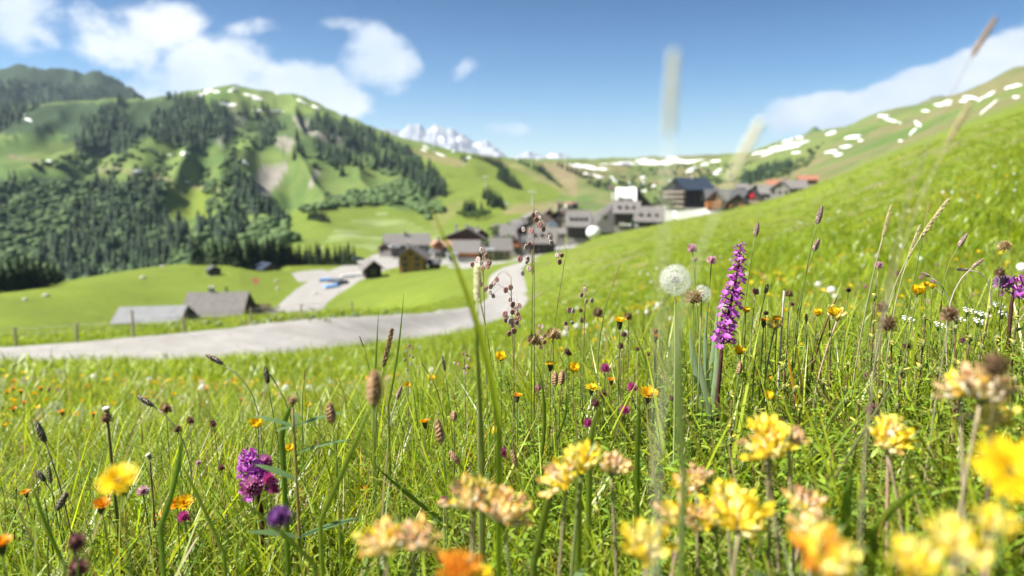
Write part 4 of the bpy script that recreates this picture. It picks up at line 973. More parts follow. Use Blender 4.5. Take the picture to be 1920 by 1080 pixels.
wall_run([(1244, 404), (1262, 404)], 395, 10, 'short bright white wall at the edge of the square beside the hotel wing', WM['white'])
wall_run([(1268, 408), (1300, 405), (1332, 401)], 388, 12, 'long white retaining wall below the tall black block', WM['white'])
wall_run([(1335, 402), (1372, 400)], 376, 7, 'low white wall at the foot of the large orange-brown chalet', WM['white'])
wall_run([(745, 519), (820, 516)], 238, 4, 'low grey wall at the foot of the honey-coloured chalet', WM['stone'])
# white tent
p = PR(1113, 437, 285); k = p.length / FPX
root = empty('white_tent', p, 'domed white tent beside the black timber chalet', 'tent', None, -math.atan2(p.x, p.y))
mb = MB(); n = 12
pr = [(-15 * k, 0), (-14 * k, 8 * k), (-11 * k, 14 * k), (-5 * k, 18 * k), (3 * k, 17 * k), (9 * k, 12 * k), (13 * k, 6 * k), (15 * k, 0)]
mb.ball((0, 4.5, 0), (14 * k, 5, 12 * k), 16, 10); mb.build('canvas', mat_plain('white_canvas', (.8, .8, .8), .7, .2, .04, .5), root)
mb = MB()
for x_, z_ in (pr[1], pr[3], pr[5]): mb.tube([(x_, -.05, z_ + .05), (x_, 9.05, z_ + .05)], .06, 5)
mb.build('frame_pole', m_frame_w, root)

# ------------------------------------------------------------------ vehicles, signs, posts, stones
def car(px, py, r, Lm, Hm, col, yaw, label, van=False):
    p = PR(px, py, r); p.z = max(p.z, gz(p.x, p.y)); root = empty('parked_van' if van else 'parked_car', p, label, 'van' if van else 'car', 'vehicles parked in the village', -math.atan2(p.x, p.y) + R(yaw))
    W = 1.8; L = Lm / 2; pm = mat_plain('car_paint', col, .3, .5, .03, 2, bstr=0)
    mb = MB(); prof = [(-L, .35), (L, .35), (L, Hm * .55), (L * .85, Hm * .62), (L * .45, Hm * .66), (-L * .95, Hm * .66), (-L, Hm * .55)]
    mb.prism(prof, -W/2, W/2, axis=1); 
    mb.prism([(-L * (.93), Hm * .66), (L * .42, Hm * .66), (L * .12 if not van else L * .3, Hm), (-L * (.75 if not van else .9), Hm)], -W/2 * .9, W/2 * .9, axis=1); mb.build('body', pm, root)
    gl = MB(); zz = Hm * .7
    for s in (-1, 1): gl.prism([(-L * .78, zz), (L * .28, zz), (L * .1, Hm * .93), (-L * .68, Hm * .93)], s * W/2 * .9, s * (W/2 * .9 + .02) , axis=1)
    gl.build('side_window', m_glass, root)
    tyre = MB(); tyre.tube([(0, -.12, 0), (0, .12, 0)], .33, 12)
    tm = tyre.mesh('tyre', mat_plain('rubber', (.02, .02, .02), .8, .2)); rim = MB(); rim.tube([(0, -.13, 0), (0, .13, 0)], .19, 8); rmh = rim.mesh('rim', mat_plain('rim_metal', (.5, .5, .5), .3, .5))
    for sx in (-.62, .62):
        for sy in (-1, 1):
            w = link_mesh('wheel', tm, root, (L * sx, sy * (W/2 - .08), .33)); link_mesh('rim', rmh, w)
car(740, 466, 300, 4.6, 1.6, (.7, .7, .7), 8, 'white car parked behind the honey-coloured chalet')
car(1036, 424, 365, 5.0, 2.1, (.32, .45, .70), 5, 'pale blue van parked before the blackish brown chalet', True)
car(805, 470, 305, 4.3, 1.5, (.05, .06, .08), 15, 'dark car parked by the salmon tiled house')
car(815, 474, 300, 4.4, 1.6, (.45, .47, .5), 5, 'grey car parked nearest the salmon tiled house')
car(672, 489, 285, 4.6, 1.8, (.03, .05, .06), 20, 'dark van in the shade at the end of the spruce row', True)
car(1170, 424, 322, 4.5, 1.6, (.65, .60, .55), 4, 'beige car parked in front of the dark hotel block')
car(1188, 425, 320, 4.3, 1.5, (.72, .74, .78), 4, 'pale car parked beside the beige one at the hotel')
def tarp(px, py, r, L, col, yaw, label, h=1.0):
    p = hit(px, py, r * .6, r * 1.5) or PR(px, py, r); root = empty('boat_trailer', p, label, 'trailer', 'covered trailers by the side road', R(yaw))
    mb = MB(); mb.prism([(-L/2, .5), (-L*.42, h), (L*.38, h * 1.15), (L/2, .6), (L*.45, .35), (-L*.45, .35)], -.9, .9, axis=1); mb.build('cover', mat_plain('tarpaulin', col, .5, .3, .15, 2), root)
    t = MB(); t.tube([(L/2, 0, .4), (L/2 + 1.2, 0, .35)], .05, 6); t.build('drawbar', m_chim, root)
    for s in (-1, 1):
        w = MB(); w.tube([(0, s * .95, .3), (0, s * 1.1, .3)], .3, 10); w.build('wheel', mat_plain('rubber_black', (.02, .02, .02)), root)
tarp(612, 528, 225, 5, (.10, .35, .75), 10, 'bright blue covered trailer at the top of the trailer group', 1.0)
tarp(628, 530, 222, 6, (.12, .14, .18), -15, 'dark grey covered trailer in the middle of the trailer group', 1.3)
tarp(622, 540, 210, 5, (.14, .38, .80), 35, 'blue covered trailer parked askew, lowest of the group', .9)
tarp(640, 534, 215, 5, (.07, .08, .1), 50, 'black covered trailer beside the blue ones', 1.3)
tarp(660, 520, 235, 8, (.62, .62, .60), 20, 'long pale covered trailer by the log barn', 1.0)
m_rock = mat_plain('boulder_stone', (.42, .39, .34), .9, .1, .3, 1.2)
def boulder(px, py, s, label, col=m_rock, rmin=60):
    p = hit(px, py, rmin, 330)
    if p is None: return
    mb = MB(); s *= .6; mb.ball((0, 0, s * .25), (s, s * .7, s * .5), 9, 6, jit=.12); o = mb.build('boulder', col, smooth=True, loc=p); tag(o, label, 'rock', 'boulders on the terrace meadow')
for x, y, s, l in [(86, 556, 1.6, 'pale boulder on the meadow below the shady spruce clump'), (47, 563, 1.2, 'dark low boulder near the corner of the terrace meadow'), (268, 522, 1.8, 'brownish boulder high on the terrace meadow'), (305, 500, 1.6, 'flat boulder on the crest of the terrace meadow'), (518, 528, 1.2, 'grey stone above the fork of the side road'), (520, 542, 1.2, 'brown stone beside the gravel of the side road'), (590, 552, 1.6, 'heap-like dark stone beside the side road'), (632, 547, 1.2, 'pale stone below the covered trailers')]:
    boulder(x, y, s, l, m_rock)
boulder(206, 655, 1.0, 'orange-brown stone beyond the end of the pale barn roof', mat_plain('ochre_stone', (.42, .25, .14), .9))
p = hit(480, 536, 100, 330); root = empty('warning_board', p, 'round red and white board standing in the terrace meadow', 'sign')
mb = MB(); mb.tube([(0, 0, -.3), (0, 0, 1.6)], .05, 6); mb.build('post', m_chim, root); mb = MB(); mb.tube([(0, -.04, 1.6), (0, .04, 1.6)], 1.1, 16); mb.build('board', mat_plain('faded_red_board', (.7, .25, .18), .6), root)
p = hit(447, 497, 150, 330); root = empty('lift_terminal', p, 'green lift post with a white foot at the back of the terrace meadow', 'lift post')
mb = MB(); mb.tube([(0, 0, -.5), (0, 0, 3)], .25, 6); mb.build('post', m_frame_w, root); mb = MB(); mb.box(-.7, .7, -.6, .6, 1.6, 4.3); mb.box(-.9, .9, -.8, .8, 4.303, 4.5); mb.build('green_cabin', mat_plain('green_paint', (.02, .22, .14), .5), root)
p = hit(604, 493, 150, 330); root = empty('street_lamp', p, 'street lamp with a white head before the spruce row', 'lamp')
mb = MB(); mb.tube([(0, 0, -.5), (0, 0, 6)], .09, 6); mb.build('post', m_chim, root); mb = MB(); mb.ball((0, 0, 6.2), (.45, .45, .25), 10, 5); mb.build('lamp_head', m_frame_w, root)
def pylon(px, py, hpx, label):
    p = hit(px, py, 400, 2000)
    if p is None: return
    k = p.length / FPX; H = hpx * k; root = empty('lift_pylon', p, label, 'pylon', 'ski lift pylons')
    mb = MB(); mb.tube([(0, 0, -1), (0, 0, H)], [.55, .35], 8); mb.build('mast', mat_plain('pale_green_steel', (.45, .52, .50), .5), root)
    mb = MB(); mb.box(-H * .22, H * .22, -.3, .3, H * .93, H * .99); mb.build('crossarm', m_frame_w, root)
    for s in (-1, 1): m2 = MB(); m2.box(s * H * .2 - .25, s * H * .2 + .25, -1.5, 1.5, H * .86, H * .925); m2.build('sheave_box', m_frame_w, root)
pylon(910, 352, 22, 'ski lift pylon above the dark copse'); pylon(998, 384, 26, 'ski lift pylon on the green slope above mid village'); pylon(812, 288, 14, 'ski lift pylon high on the ridge line'); pylon(870, 312, 14, 'ski lift pylon between ridge and dark spruce band')
pylon(512, 171, 14, 'slim pylon on the crest of the big mountain'); pylon(524, 174, 11, 'second, shorter pylon on the crest of the big mountain'); pylon(641, 214, 10, 'pylon on the descending shoulder of the big mountain')
# roadside fence of the farm: posts and wire
p0 = hit(250, 640, 15, 60)
fence = empty('wire_fence', p0, 'wire fence on weathered posts along the far side of the road', 'fence')
prev = None
m_post = wood_mat('grey_post', (.36, .31, .24))
wires = MB()
for x, y in [(-120, 668), (30, 655), (145, 646), (250, 640), (345, 628), (470, 612), (565, 601), (660, 594)]:
    q = hit(x, y - 4, 15, 60)
    if q is None: continue
    q.z = gz(q.x, q.y); h = .75 if x == 250 else .5
    mb = MB(); mb.tube([q - p0 + Vector((0, 0, -.2)), q - p0 + Vector((0.02, 0, h))], [.035, .03], 6); mb.build('post', m_post, fence)
    if prev is not None:
        for hh in (.3, .45): wires.tube([prev - p0 + Vector((0, 0, hh)), q - p0 + Vector((0, 0, hh))], .006, 3)
    prev = q
wires.build('wire', m_chim, fence)
# timber pile by the farmhouse
p = PR(478, 586, 172); root = empty('timber_stack', p, 'pile of sawn timber and beams stacked at the gable of the farmhouse', 'timber stack')
rdm = random.Random(3); pale = wood_mat('sawn_timber', (.45, .38, .30))
for i in range(26):
    mb = MB(); L = rdm.uniform(3, 6); a = rdm.uniform(-.35, .35) + (.5 if i % 5 == 0 else 0); M = Matrix.Translation((rdm.uniform(-4, 4), rdm.uniform(-1, 2), .3 + .28 * (i // 4))) @ Matrix.Rotation(a, 4, 'Z') @ Matrix.Rotation(rdm.uniform(-.05, .05), 4, 'Y')
    mb.box(-L/2, L/2, -.14, .14, -.1, .1, M); mb.build('beam', pale if i % 3 else WM['brown'], root)
mb = MB(); mb.box(-6, 6, -2, 3, -4, .15); mb.build('platform', WM['stone'], root)
# village trees
for x, y, h, kd, l, rr_ in [(926, 450, 30, 'b', 'dark round tree between the grey village roofs', 320), (952, 462, 26, 'l', 'bright green bush beside the cream chalet', 300), (904, 470, 24, 'b', 'tall narrow tree behind the orange-boarded chalet', 310), (912, 468, 20, 'l', 'light green tree by the cream annex', 305),
    (1186, 428, 22, 'c', 'small conical tree in front of the hotel block', 300), (1134, 417, 16, 'b', 'dark shrub at the foot of the raked hotel roof', 318), (1374, 398, 22, 'c', 'conical tree before the large orange-brown chalet', 330), (1381, 397, 24, 'c', 'taller conical tree beside its twin before the orange-brown chalet', 328),
    (1260, 392, 16, 'l', 'bush against the dormered house by the square', 400), (1250, 390, 18, 'b', 'loose pale green tree beside the hotel wing', 402), (425, 551, 16, 'c', 'tiny lone spruce behind the farmhouse roof', 190), (1486, 352, 12, 'b', 'round tree between the orange-roofed houses', 460)]:
    pp = PR(x, y, rr_); k = pp.length / FPX; H = h * k
    cr, tr = random.choice({'c': CONI, 'b': BROAD, 'l': BROADL}[kd]); root = empty({'c': 'garden_conifer', 'b': 'village_tree', 'l': 'garden_bush'}[kd], pp, l, 'bush' if kd == 'l' else 'tree', 'trees among the houses')
    link_mesh('crown', cr, root, scl=(H * 1.25, H * 1.25, H)); link_mesh('trunk', tr, root, scl=H)
for i, x in enumerate(np.linspace(985, 905, 9)):
    tree(x, 437 + (985 - x) * .12, 10, 400, 'c', 'small spruce in the row behind the village roofs, %s from the brown piste' % ordinal(i + 1), 'small spruces behind the village roofs', 700, 1.5)

# ------------------------------------------------------------------ the ground itself, now that it is levelled round the houses
terrain_piece('meadow_ground', 0, cuts[1] + 1)
terrain_piece('valley_meadow_ground', cuts[1], cuts[2] + 1)
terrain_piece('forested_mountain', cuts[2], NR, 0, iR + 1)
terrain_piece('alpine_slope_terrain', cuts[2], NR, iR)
strip('road', [(-560, 706), (-250, 700), (0, 690), (150, 685), (300, 679), (420, 674), (500, 668), (600, 660), (700, 646), (780, 636), (860, 624), (920, 606), (965, 592), (990, 573), (994, 555), (990, 535), (984, 518), (980, 505), (990, 494), (1010, 487)],
      [(-560, 678), (-250, 668), (0, 655), (150, 644), (300, 630), (420, 617), (500, 608), (600, 600), (700, 593), (780, 588), (860, 578), (895, 570), (912, 560), (914, 548), (912, 536), (914, 524), (922, 512), (940, 502), (968, 494), (990, 487)], 12, 210, 0.08, m_road, 420, 9)
strip('side_road', [(640, 583), (600, 587), (625, 560), (680, 525), (745, 500), (765, 487), (800, 480), (870, 470)], [(500, 587), (510, 580), (545, 548), (585, 520), (640, 497), (690, 482), (760, 470), (850, 460)], 130, 380, .15, m_road, 80)
strip('gravel_yard', [(560, 530), (590, 528), (620, 520), (640, 512)], [(545, 512), (560, 508), (580, 506), (600, 505)], 130, 380, .10, m_road, 20)
strip('parking_area', [(690, 508), (720, 500), (745, 508), (800, 500), (880, 505), (985, 500)], [(695, 478), (730, 470), (780, 478), (830, 484), (900, 490), (985, 491)], 200, 380, .2, m_road, 40)
strip('village_street', [(985, 492), (1020, 476), (1060, 470), (1085, 462), (1080, 458)], [(955, 490), (985, 474), (1020, 462), (1050, 458), (1060, 456)], 110, 400, .2, m_road, 30)
strip('village_square', [(1238, 415), (1262, 418), (1300, 406), (1345, 402)], [(1238, 395), (1262, 392), (1300, 392), (1345, 392)], 110, 480, .25, m_road, 20)
# ------------------------------------------------------------------ meadow plants: shared shapes
m_grass = mat_vcol('grass_blades', .38, .45, .50, .18, scale=60, rnd=.22, tsat=(1.35, 1.3, .5))
m_herb = mat_vcol('herb_leaves', .5, .3, .35, .22, scale=90, rnd=.15, tsat=(1.3, 1.25, .5))
m_stem = mat_vcol('plant_stem', .55, .25, .2, .2, scale=120, rnd=.1)
m_petal = mat_vcol('petals', .45, .25, .42, .12, scale=150, rnd=.08)
m_head = mat_vcol('seed_heads', .8, .15, .15, .3, scale=300, rnd=.12)
m_fluff = mat_vcol('seed_fluff', .8, .1, .5, .05, scale=100)
GR = [(.23, .32, .014), (.27, .36, .018), (.15, .25, .022), (.34, .40, .026), (.24, .32, .05)]
STRAW = (.30, .24, .10); RUST = (.28, .13, .03)
def tuft(seed, n, hh, wid, spread, lean=.45, straw=.06, seg=4):
    rd = random.Random(seed); mb = MB()
    for _ in range(n):
        a = rd.uniform(0, 6.283); r_ = spread * math.sqrt(rd.random()); p = Vector((r_ * math.cos(a), r_ * math.sin(a), -.01))
        b_ = rd.uniform(0, 6.283); out = Vector((math.cos(b_), math.sin(b_), 0)); h = rd.uniform(*hh)
        d = (Vector((0, 0, 1)) + out * rd.uniform(0, .35)).normalized(); side = Vector((-out.y, out.x, 0)) + out * rd.uniform(-.5, .5)
        c = rd.choice(GR); g = rd.uniform(.75, 1.25); c = tuple(x * g for x in c)
        if rd.random() < straw: c = STRAW if rd.random() < .6 else RUST
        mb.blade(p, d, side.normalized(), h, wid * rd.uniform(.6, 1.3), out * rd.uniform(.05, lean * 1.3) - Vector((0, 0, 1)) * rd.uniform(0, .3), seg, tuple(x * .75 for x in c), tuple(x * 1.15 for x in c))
    return mb.mesh('grass_tuft', m_grass)
def herb(seed, n, hh, leaf, spread, kind=0):
    """upright leafy stalks: 0 lance leaves in pairs, 1 broad leaves, 2 trefoils"""
    rd = random.Random(seed); mb = MB()
    for _ in range(n):
        a = rd.uniform(0, 6.283); r_ = spread * math.sqrt(rd.random()); p = Vector((r_ * math.cos(a), r_ * math.sin(a), 0)); h = rd.uniform(*hh)
        t = Vector((rd.uniform(-.3, .3), rd.uniform(-.3, .3), 1)).normalized() * h
        g = rd.uniform(.75, 1.25); sc = (.20 * g, .14 * g, .05 * g) if rd.random() < .3 else (.13 * g, .19 * g, .04 * g)
        mb.tube([p, p + t * .5, p + t], [.0011, .0009, .0005], 3, sc, cap=False)
        m = int(5 + h * 45); lc = rd.choice([(.17, .26, .022), (.20, .29, .028), (.13, .22, .035), (.26, .33, .04)])
        for i in range(m):
            q = p + t * ((i + .6) / m); b0 = rd.uniform(0, 6.28) if kind else (i % 2) * 1.57 + a
            for s_ in ((0, math.pi) if kind != 2 else (0, 2.1, 4.2)):
                out = Vector((math.cos(b0 + s_), math.sin(b0 + s_), rd.uniform(.2, .9))).normalized(); sd_ = Vector((-out.y, out.x, rd.uniform(-.3, .3))).normalized()
                gg = rd.uniform(.75, 1.3); c = tuple(x * gg for x in lc)
                L = leaf * rd.uniform(.6, 1.2) * (1.1 - .5 * i / m)
                if kind == 0: mb.blade(q, out, sd_, L, L * .2, (0, 0, -.35), 3, c, c, prof=lambda t_: math.sin(math.pi * min(1, t_ * .9 + .1)) + .1)
                elif kind == 1: mb.blade(q, out, sd_, L, L * .42, (0, 0, -.3), 3, c, c, prof=lambda t_: math.sin(math.pi * min(1, t_ * .85 + .12)) + .1)
                else:
                    e = q + out * L * .5; mb.blade(e, out, sd_, L * .55, L * .45, (0, 0, -.2), 2, c, c, prof=lambda t_: math.sin(math.pi * min(1, t_ * .7 + .2)))
    return mb.mesh('herb_clump', m_herb)
def proto_collection(name, meshes):
    c = bpy.data.collections.new(name)
    for i, me in enumerate(meshes):
        o = bpy.data.objects.new('%s_%02d' % (name, i), me); c.objects.link(o)
    return c
def gn_scatter(name, pts, rots, scl, idx, coll):
    me = bpy.data.meshes.new(name); me.vertices.add(len(pts)); me.vertices.foreach_set('co', np.asarray(pts, np.float32).ravel())
    a = me.attributes.new('rot', 'FLOAT_VECTOR', 'POINT'); a.data.foreach_set('vector', np.asarray(rots, np.float32).ravel())
    a = me.attributes.new('scl', 'FLOAT', 'POINT'); a.data.foreach_set('value', np.asarray(scl, np.float32))
    a = me.attributes.new('idx', 'INT', 'POINT'); a.data.foreach_set('value', np.asarray(idx, np.int32))
    o = bpy.data.objects.new(name, me); COL.objects.link(o)
    ng = bpy.data.node_groups.new(name + '_nodes', 'GeometryNodeTree')
    ng.interface.new_socket(name='Geometry', in_out='INPUT', socket_type='NodeSocketGeometry'); ng.interface.new_socket(name='Geometry', in_out='OUTPUT', socket_type='NodeSocketGeometry')
    N = ng.nodes; gi = N.new('NodeGroupInput'); go = N.new('NodeGroupOutput'); ip = N.new('GeometryNodeInstanceOnPoints'); ci = N.new('GeometryNodeCollectionInfo')
    ci.inputs['Collection'].default_value = coll; ci.inputs['Separate Children'].default_value = True; ci.inputs['Reset Children'].default_value = True
    def na(nm, t):
        x = N.new('GeometryNodeInputNamedAttribute'); x.data_type = t; x.inputs['Name'].default_value = nm; return x.outputs[0]
    L = ng.links; L.new(gi.outputs[0], ip.inputs['Points']); L.new(ci.outputs[0], ip.inputs['Instance']); ip.inputs['Pick Instance'].default_value = True
    L.new(na('idx', 'INT'), ip.inputs['Instance Index']); L.new(na('rot', 'FLOAT_VECTOR'), ip.inputs['Rotation']); L.new(na('scl', 'FLOAT'), ip.inputs['Scale']); L.new(ip.outputs[0], go.inputs[0])
    md = o.modifiers.new('scatter', 'NODES'); md.node_group = ng; o['kind'] = 'stuff'; return o
ROADPOLY = [(-560, 708), (0, 692), (300, 681), (500, 670), (700, 648), (860, 626), (920, 608), (965, 594), (992, 575), (996, 555), (992, 535), (985, 518), (982, 505), (992, 490), (968, 492), (940, 500), (920, 510), (912, 524), (910, 536), (912, 548), (910, 560), (893, 569), (860, 577), (780, 586), (700, 591), (600, 598), (500, 606), (300, 628), (0, 653), (-560, 676)]
def ring_pts(n, r0, r1, a0, a1, seed, power=1.0):
    g = np.random.default_rng(seed)
    if power == 1.0: r = np.sqrt(g.uniform(r0 ** 2, r1 ** 2, n))
    else: r = np.exp(g.uniform(math.log(r0), math.log(r1), n))
    a = g.uniform(R(a0), R(a1), n); x, y = r * np.sin(a), r * np.cos(a); z = gz_arr(x, y)
    fw = y * math.cos(PITCH) - z * math.sin(PITCH); px = 960 + FPX * x / np.maximum(fw, .01); py = 540 - FPX * (y * math.sin(PITCH) + z * math.cos(PITCH)) / np.maximum(fw, .01)
    ok = ~(inpoly(px, py, ROADPOLY) & (r > 11) & (r < 150) & (fw > 0))
    return x[ok], y[ok], z[ok], r[ok], px[ok], g
def scatter_zone(name, n, r0, r1, a0, a1, seed, coll, weights, smin, smax, power=1.0, keep=None, tilt=.2, zoff=0):
    x, y, z, r, px, g = ring_pts(n, r0, r1, a0, a1, seed, power)
    if keep is not None:
        k = keep(x, y, r, px, g); x, y, z, r, px = x[k], y[k], z[k], r[k], px[k]
    m = len(x); rot = np.stack([g.normal(0, tilt, m), g.normal(0, tilt, m), g.uniform(0, 6.283, m)], 1)
    w = np.array(weights, float); idx = g.choice(len(w), m, p=w / w.sum()); s = g.uniform(smin, smax, m)
    return gn_scatter(name, np.stack([x, y, z + zoff], 1), rot, s, idx, coll)
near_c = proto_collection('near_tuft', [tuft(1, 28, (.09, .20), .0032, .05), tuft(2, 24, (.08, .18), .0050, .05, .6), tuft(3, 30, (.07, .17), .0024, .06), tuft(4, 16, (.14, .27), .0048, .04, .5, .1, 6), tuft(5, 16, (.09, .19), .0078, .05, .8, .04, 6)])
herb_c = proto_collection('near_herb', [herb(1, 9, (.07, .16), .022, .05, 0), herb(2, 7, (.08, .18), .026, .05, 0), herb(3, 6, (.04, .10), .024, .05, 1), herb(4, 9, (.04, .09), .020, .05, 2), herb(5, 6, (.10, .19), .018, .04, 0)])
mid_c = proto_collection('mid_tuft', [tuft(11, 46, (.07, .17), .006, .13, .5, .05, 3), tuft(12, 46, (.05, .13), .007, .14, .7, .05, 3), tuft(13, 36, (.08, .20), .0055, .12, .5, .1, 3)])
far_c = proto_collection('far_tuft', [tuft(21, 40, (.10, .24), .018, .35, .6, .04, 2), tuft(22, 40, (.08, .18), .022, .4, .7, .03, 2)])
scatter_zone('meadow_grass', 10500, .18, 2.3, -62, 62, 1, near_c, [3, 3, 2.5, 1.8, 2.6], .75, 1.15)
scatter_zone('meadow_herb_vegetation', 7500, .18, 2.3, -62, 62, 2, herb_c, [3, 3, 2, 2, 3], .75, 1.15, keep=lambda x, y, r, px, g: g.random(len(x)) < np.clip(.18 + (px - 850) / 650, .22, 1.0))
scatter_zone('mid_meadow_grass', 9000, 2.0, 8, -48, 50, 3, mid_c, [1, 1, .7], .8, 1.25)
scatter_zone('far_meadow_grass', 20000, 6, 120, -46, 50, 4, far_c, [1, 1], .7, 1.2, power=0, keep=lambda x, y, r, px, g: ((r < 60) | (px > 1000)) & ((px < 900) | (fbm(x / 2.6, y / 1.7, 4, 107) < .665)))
# ------------------------------------------------------------------ single flowers and grasses
def quat(d): return Vector(d).normalized().to_track_quat('Z', 'Y')
def ground_at(x, y): return Vector((x, y, gz(x, y)))
GREEN_ST = (.16, .22, .05); BROWN_ST = (.20, .15, .07); PALE_ST = (.34, .32, .18); RED_ST = (.14, .05, .04)
class Plant:
    """a thing rooted in the ground whose head is at a given place"""
    def __init__(s, name, px, py, depth, label, cat, group=None, lean=0, col=GREEN_ST, rad=.0008, bow=.35, bowx=0, head_dir=None, sag=0, stem=True):
        H = P(px, py, depth); k = depth / FPX
        fy = H.y + random.uniform(-.02, .02)
        rt = ground_at(H.x + lean * k, fy); s.k = k; s.H = H; s.root_w = rt
        s.root = empty(name, rt, label, cat, group)
        h = H.z - rt.z; up = Vector((0, 0, 1))
        c1 = rt + up * h * bow + Vector((bowx * k, 0, 0)); dd = Vector(head_dir).normalized() if head_dir is not None else ((H - c1).normalized())
        c2 = H - dd * h * .28
        s.pts = []
        for i in range(13):
            t = i / 12; u = 1 - t
            s.pts.append(rt * u ** 3 + c1 * 3 * u * u * t + c2 * 3 * u * t * t + H * t ** 3 - rt)
        s.pts[0].z -= .02; s.dir = dd; s.tip = H - rt
        if stem:
            mb = MB(); mb.tube(s.pts, [rad * (1.25 - .4 * i / 12) for i in range(13)], 6, col); mb.build('stem', m_stem, s.root, True)
    def part(s, name, me, loc=None, d=None, scl=1.0, spin=0, parent=None):
        q = quat(d if d is not None else s.dir) @ Euler((0, 0, spin)).to_quaternion()
        o = link_mesh(name, me, parent or s.root, loc if loc is not None else s.tip, q.to_euler(), scl); return o
    def leaf(s, t, L, w, az, col=(.08, .14, .04), droop=-.3, up=.8, name='leaf'):
        i = int(t * 12); q = s.pts[i]; out = Vector((math.cos(az), math.sin(az), up)).normalized(); mb = MB()
        mb.blade(q, out, Vector((-out.y, out.x, 0)).normalized(), L, w, (0, 0, droop), 6, col, tuple(x * 1.2 for x in col), prof=lambda t_: math.sin(math.pi * min(1, t_ * .88 + .1)) ** .7)
        return mb.build(name, m_herb, s.root, True)
# ---- shapes of heads, built once
def plantain_head(seed, L, r, col, speck):
    rd = random.Random(seed); mb = MB(); rings, n = 13, 10
    vs, cs, fs = [], [], []
    for j in range(rings):
        t = j / (rings - 1); w = r * (math.sin(math.pi * (.09 + .87 * t)) ** .45) * (1.05 - .25 * t)
        for i in range(n):
            a = 6.283 * (i + .5 * (j % 2)) / n; k = 1.18 if (i + j) % 2 else .86; vs.append((w * k * math.cos(a), w * k * math.sin(a), L * t))
            g = rd.uniform(.7, 1.3); c = speck if rd.random() < .22 else col; cs.append(tuple(x * g for x in c))
    for j in range(rings - 1):
        for i in range(n): fs.append((j * n + i, j * n + (i + 1) % n, (j + 1) * n + (i + 1) % n, (j + 1) * n + i))
    fs += [tuple(range(n - 1, -1, -1)), tuple((rings - 1) * n + i for i in range(n))]
    mb.add(vs, fs, cs); hd = mb.mesh('seed_head', m_head)
    ab = MB()
    for _ in range(46):
        z = L * rd.uniform(.05, .95); a = rd.uniform(0, 6.28); w = r * 1.22 * math.sin(math.pi * (.09 + .87 * z / L)) ** .45; q = Vector((w * math.cos(a), w * math.sin(a), z)); e = .00028 + .00022 * rd.random()
        ab.add([q + Vector(v) * e for v in ((1, 0, 0), (-.5, .87, 0), (-.5, -.87, 0), (0, 0, 1.4), (0, 0, -1.4))], [(0, 1, 3), (1, 2, 3), (2, 0, 3), (1, 0, 4), (2, 1, 4), (0, 2, 4)], tuple(x * 1.5 for x in speck))
    return hd, ab.mesh('anther_specks', m_head)
PLD = plantain_head(1, .024, .0034, (.11, .085, .065), (.38, .33, .26)); PLP = plantain_head(2, .025, .0036, (.23, .15, .13), (.55, .45, .42)); PLG = plantain_head(3, .020, .0032, (.20, .19, .10), (.35, .33, .2)); PLB = plantain_head(4, .022, .0042, (.32, .19, .10), (.46, .30, .18))
def plantain(px, py, depth, label, kind='d', L=1.0, W=1.0, group='ribwort plantain heads', **kw):
    a = Plant('plantain', px, py, depth, label, 'plantain', group, **kw); hd, ab = dict(d=PLD, p=PLP, g=PLG, b=PLB)[kind]
    h = a.part('seed_head', hd, scl=(W, W, L)); sp = link_mesh('anther_specks', ab, h); return a
def petal_mesh(L, W, cup, col, col2, n=4, m=5, notch=0):
    mb = MB(); vs, cs, fs = [], [], []
    for j in range(m):
        t = j / (m - 1)
        w = W * .5 * (math.sin(math.pi * min(1, .12 + .74 * t)) ** .8)
        for i in range(n + 1):
            u = i / n * 2 - 1; l = L * t - notch * L * (1 - abs(u)) * (t > .9) - L * .12 * u * u * t
            vs.append((u * w, l, cup * L * t * t + .12 * W * u * u)); cs.append(tuple(x * (1 - t) + y * t for x, y in zip(col2, col)))
    for j in range(m - 1):
        for i in range(n): q = j * (n + 1) + i; fs.append((q, q + 1, q + n + 2, q + n + 1))
    mb.add(vs, fs, cs); return mb.mesh('petal', m_petal, True)
YELL = (.86, .60, .015); ORNG = (.85, .33, .01)
PET_B = petal_mesh(.0115, .0125, .42, YELL, (.55, .35, .01)); 
def centre_mesh(r, col, n=26, seed=1):
    rd = random.Random(seed); mb = MB(); mb.ball((0, 0, r * .3), (r * .7, r * .7, r * .5), 8, 5, tuple(x * .7 for x in col))
    for _ in range(n):
        a = rd.uniform(0, 6.28); e = rd.uniform(.2, 1) ; d = Vector((math.cos(a) * e, math.sin(a) * e, rd.uniform(.5, 1.2))).normalized(); mb.tube([d * r * .4, d * r * 1.3], [r * .07, r * .13], 3, col)
    return mb.mesh('stamens', m_petal)
CEN_B = centre_mesh(.0034, (.62, .50, .04))
sb = MB()
for i in range(5):
    a = 6.283 * (i + .5) / 5; sb.blade((0, 0, 0), (math.cos(a), math.sin(a), .15), (-math.sin(a), math.cos(a), 0), .006, .003, (0, 0, .2), 3, (.22, .26, .06))
SEPAL = sb.mesh('sepals', m_herb)
def buttercup(px, py, depth, label, sz=1.0, face=None, group='buttercups', simple=False, open_=1.0, **kw):
    a = Plant('buttercup', px, py, depth, label, 'buttercup', group, **kw)
    fd = Vector(face if face else (random.uniform(-.3, .3), random.uniform(-.5, .1), 1)).normalized(); q = quat(fd)
    for i in range(5):
        ang = 6.283 * i / 5 + .2; r_ = q @ Euler((0, 0, ang)).to_quaternion() @ Euler((R(28 * open_ + random.uniform(-8, 14)), 0, 0)).to_quaternion()
        link_mesh('petal', PET_B, a.root, a.tip, r_.to_euler(), sz)
    a.part('stamens', CEN_B, d=fd, scl=sz)
    if not simple: a.part('sepals', SEPAL, d=fd, scl=sz)
    return a
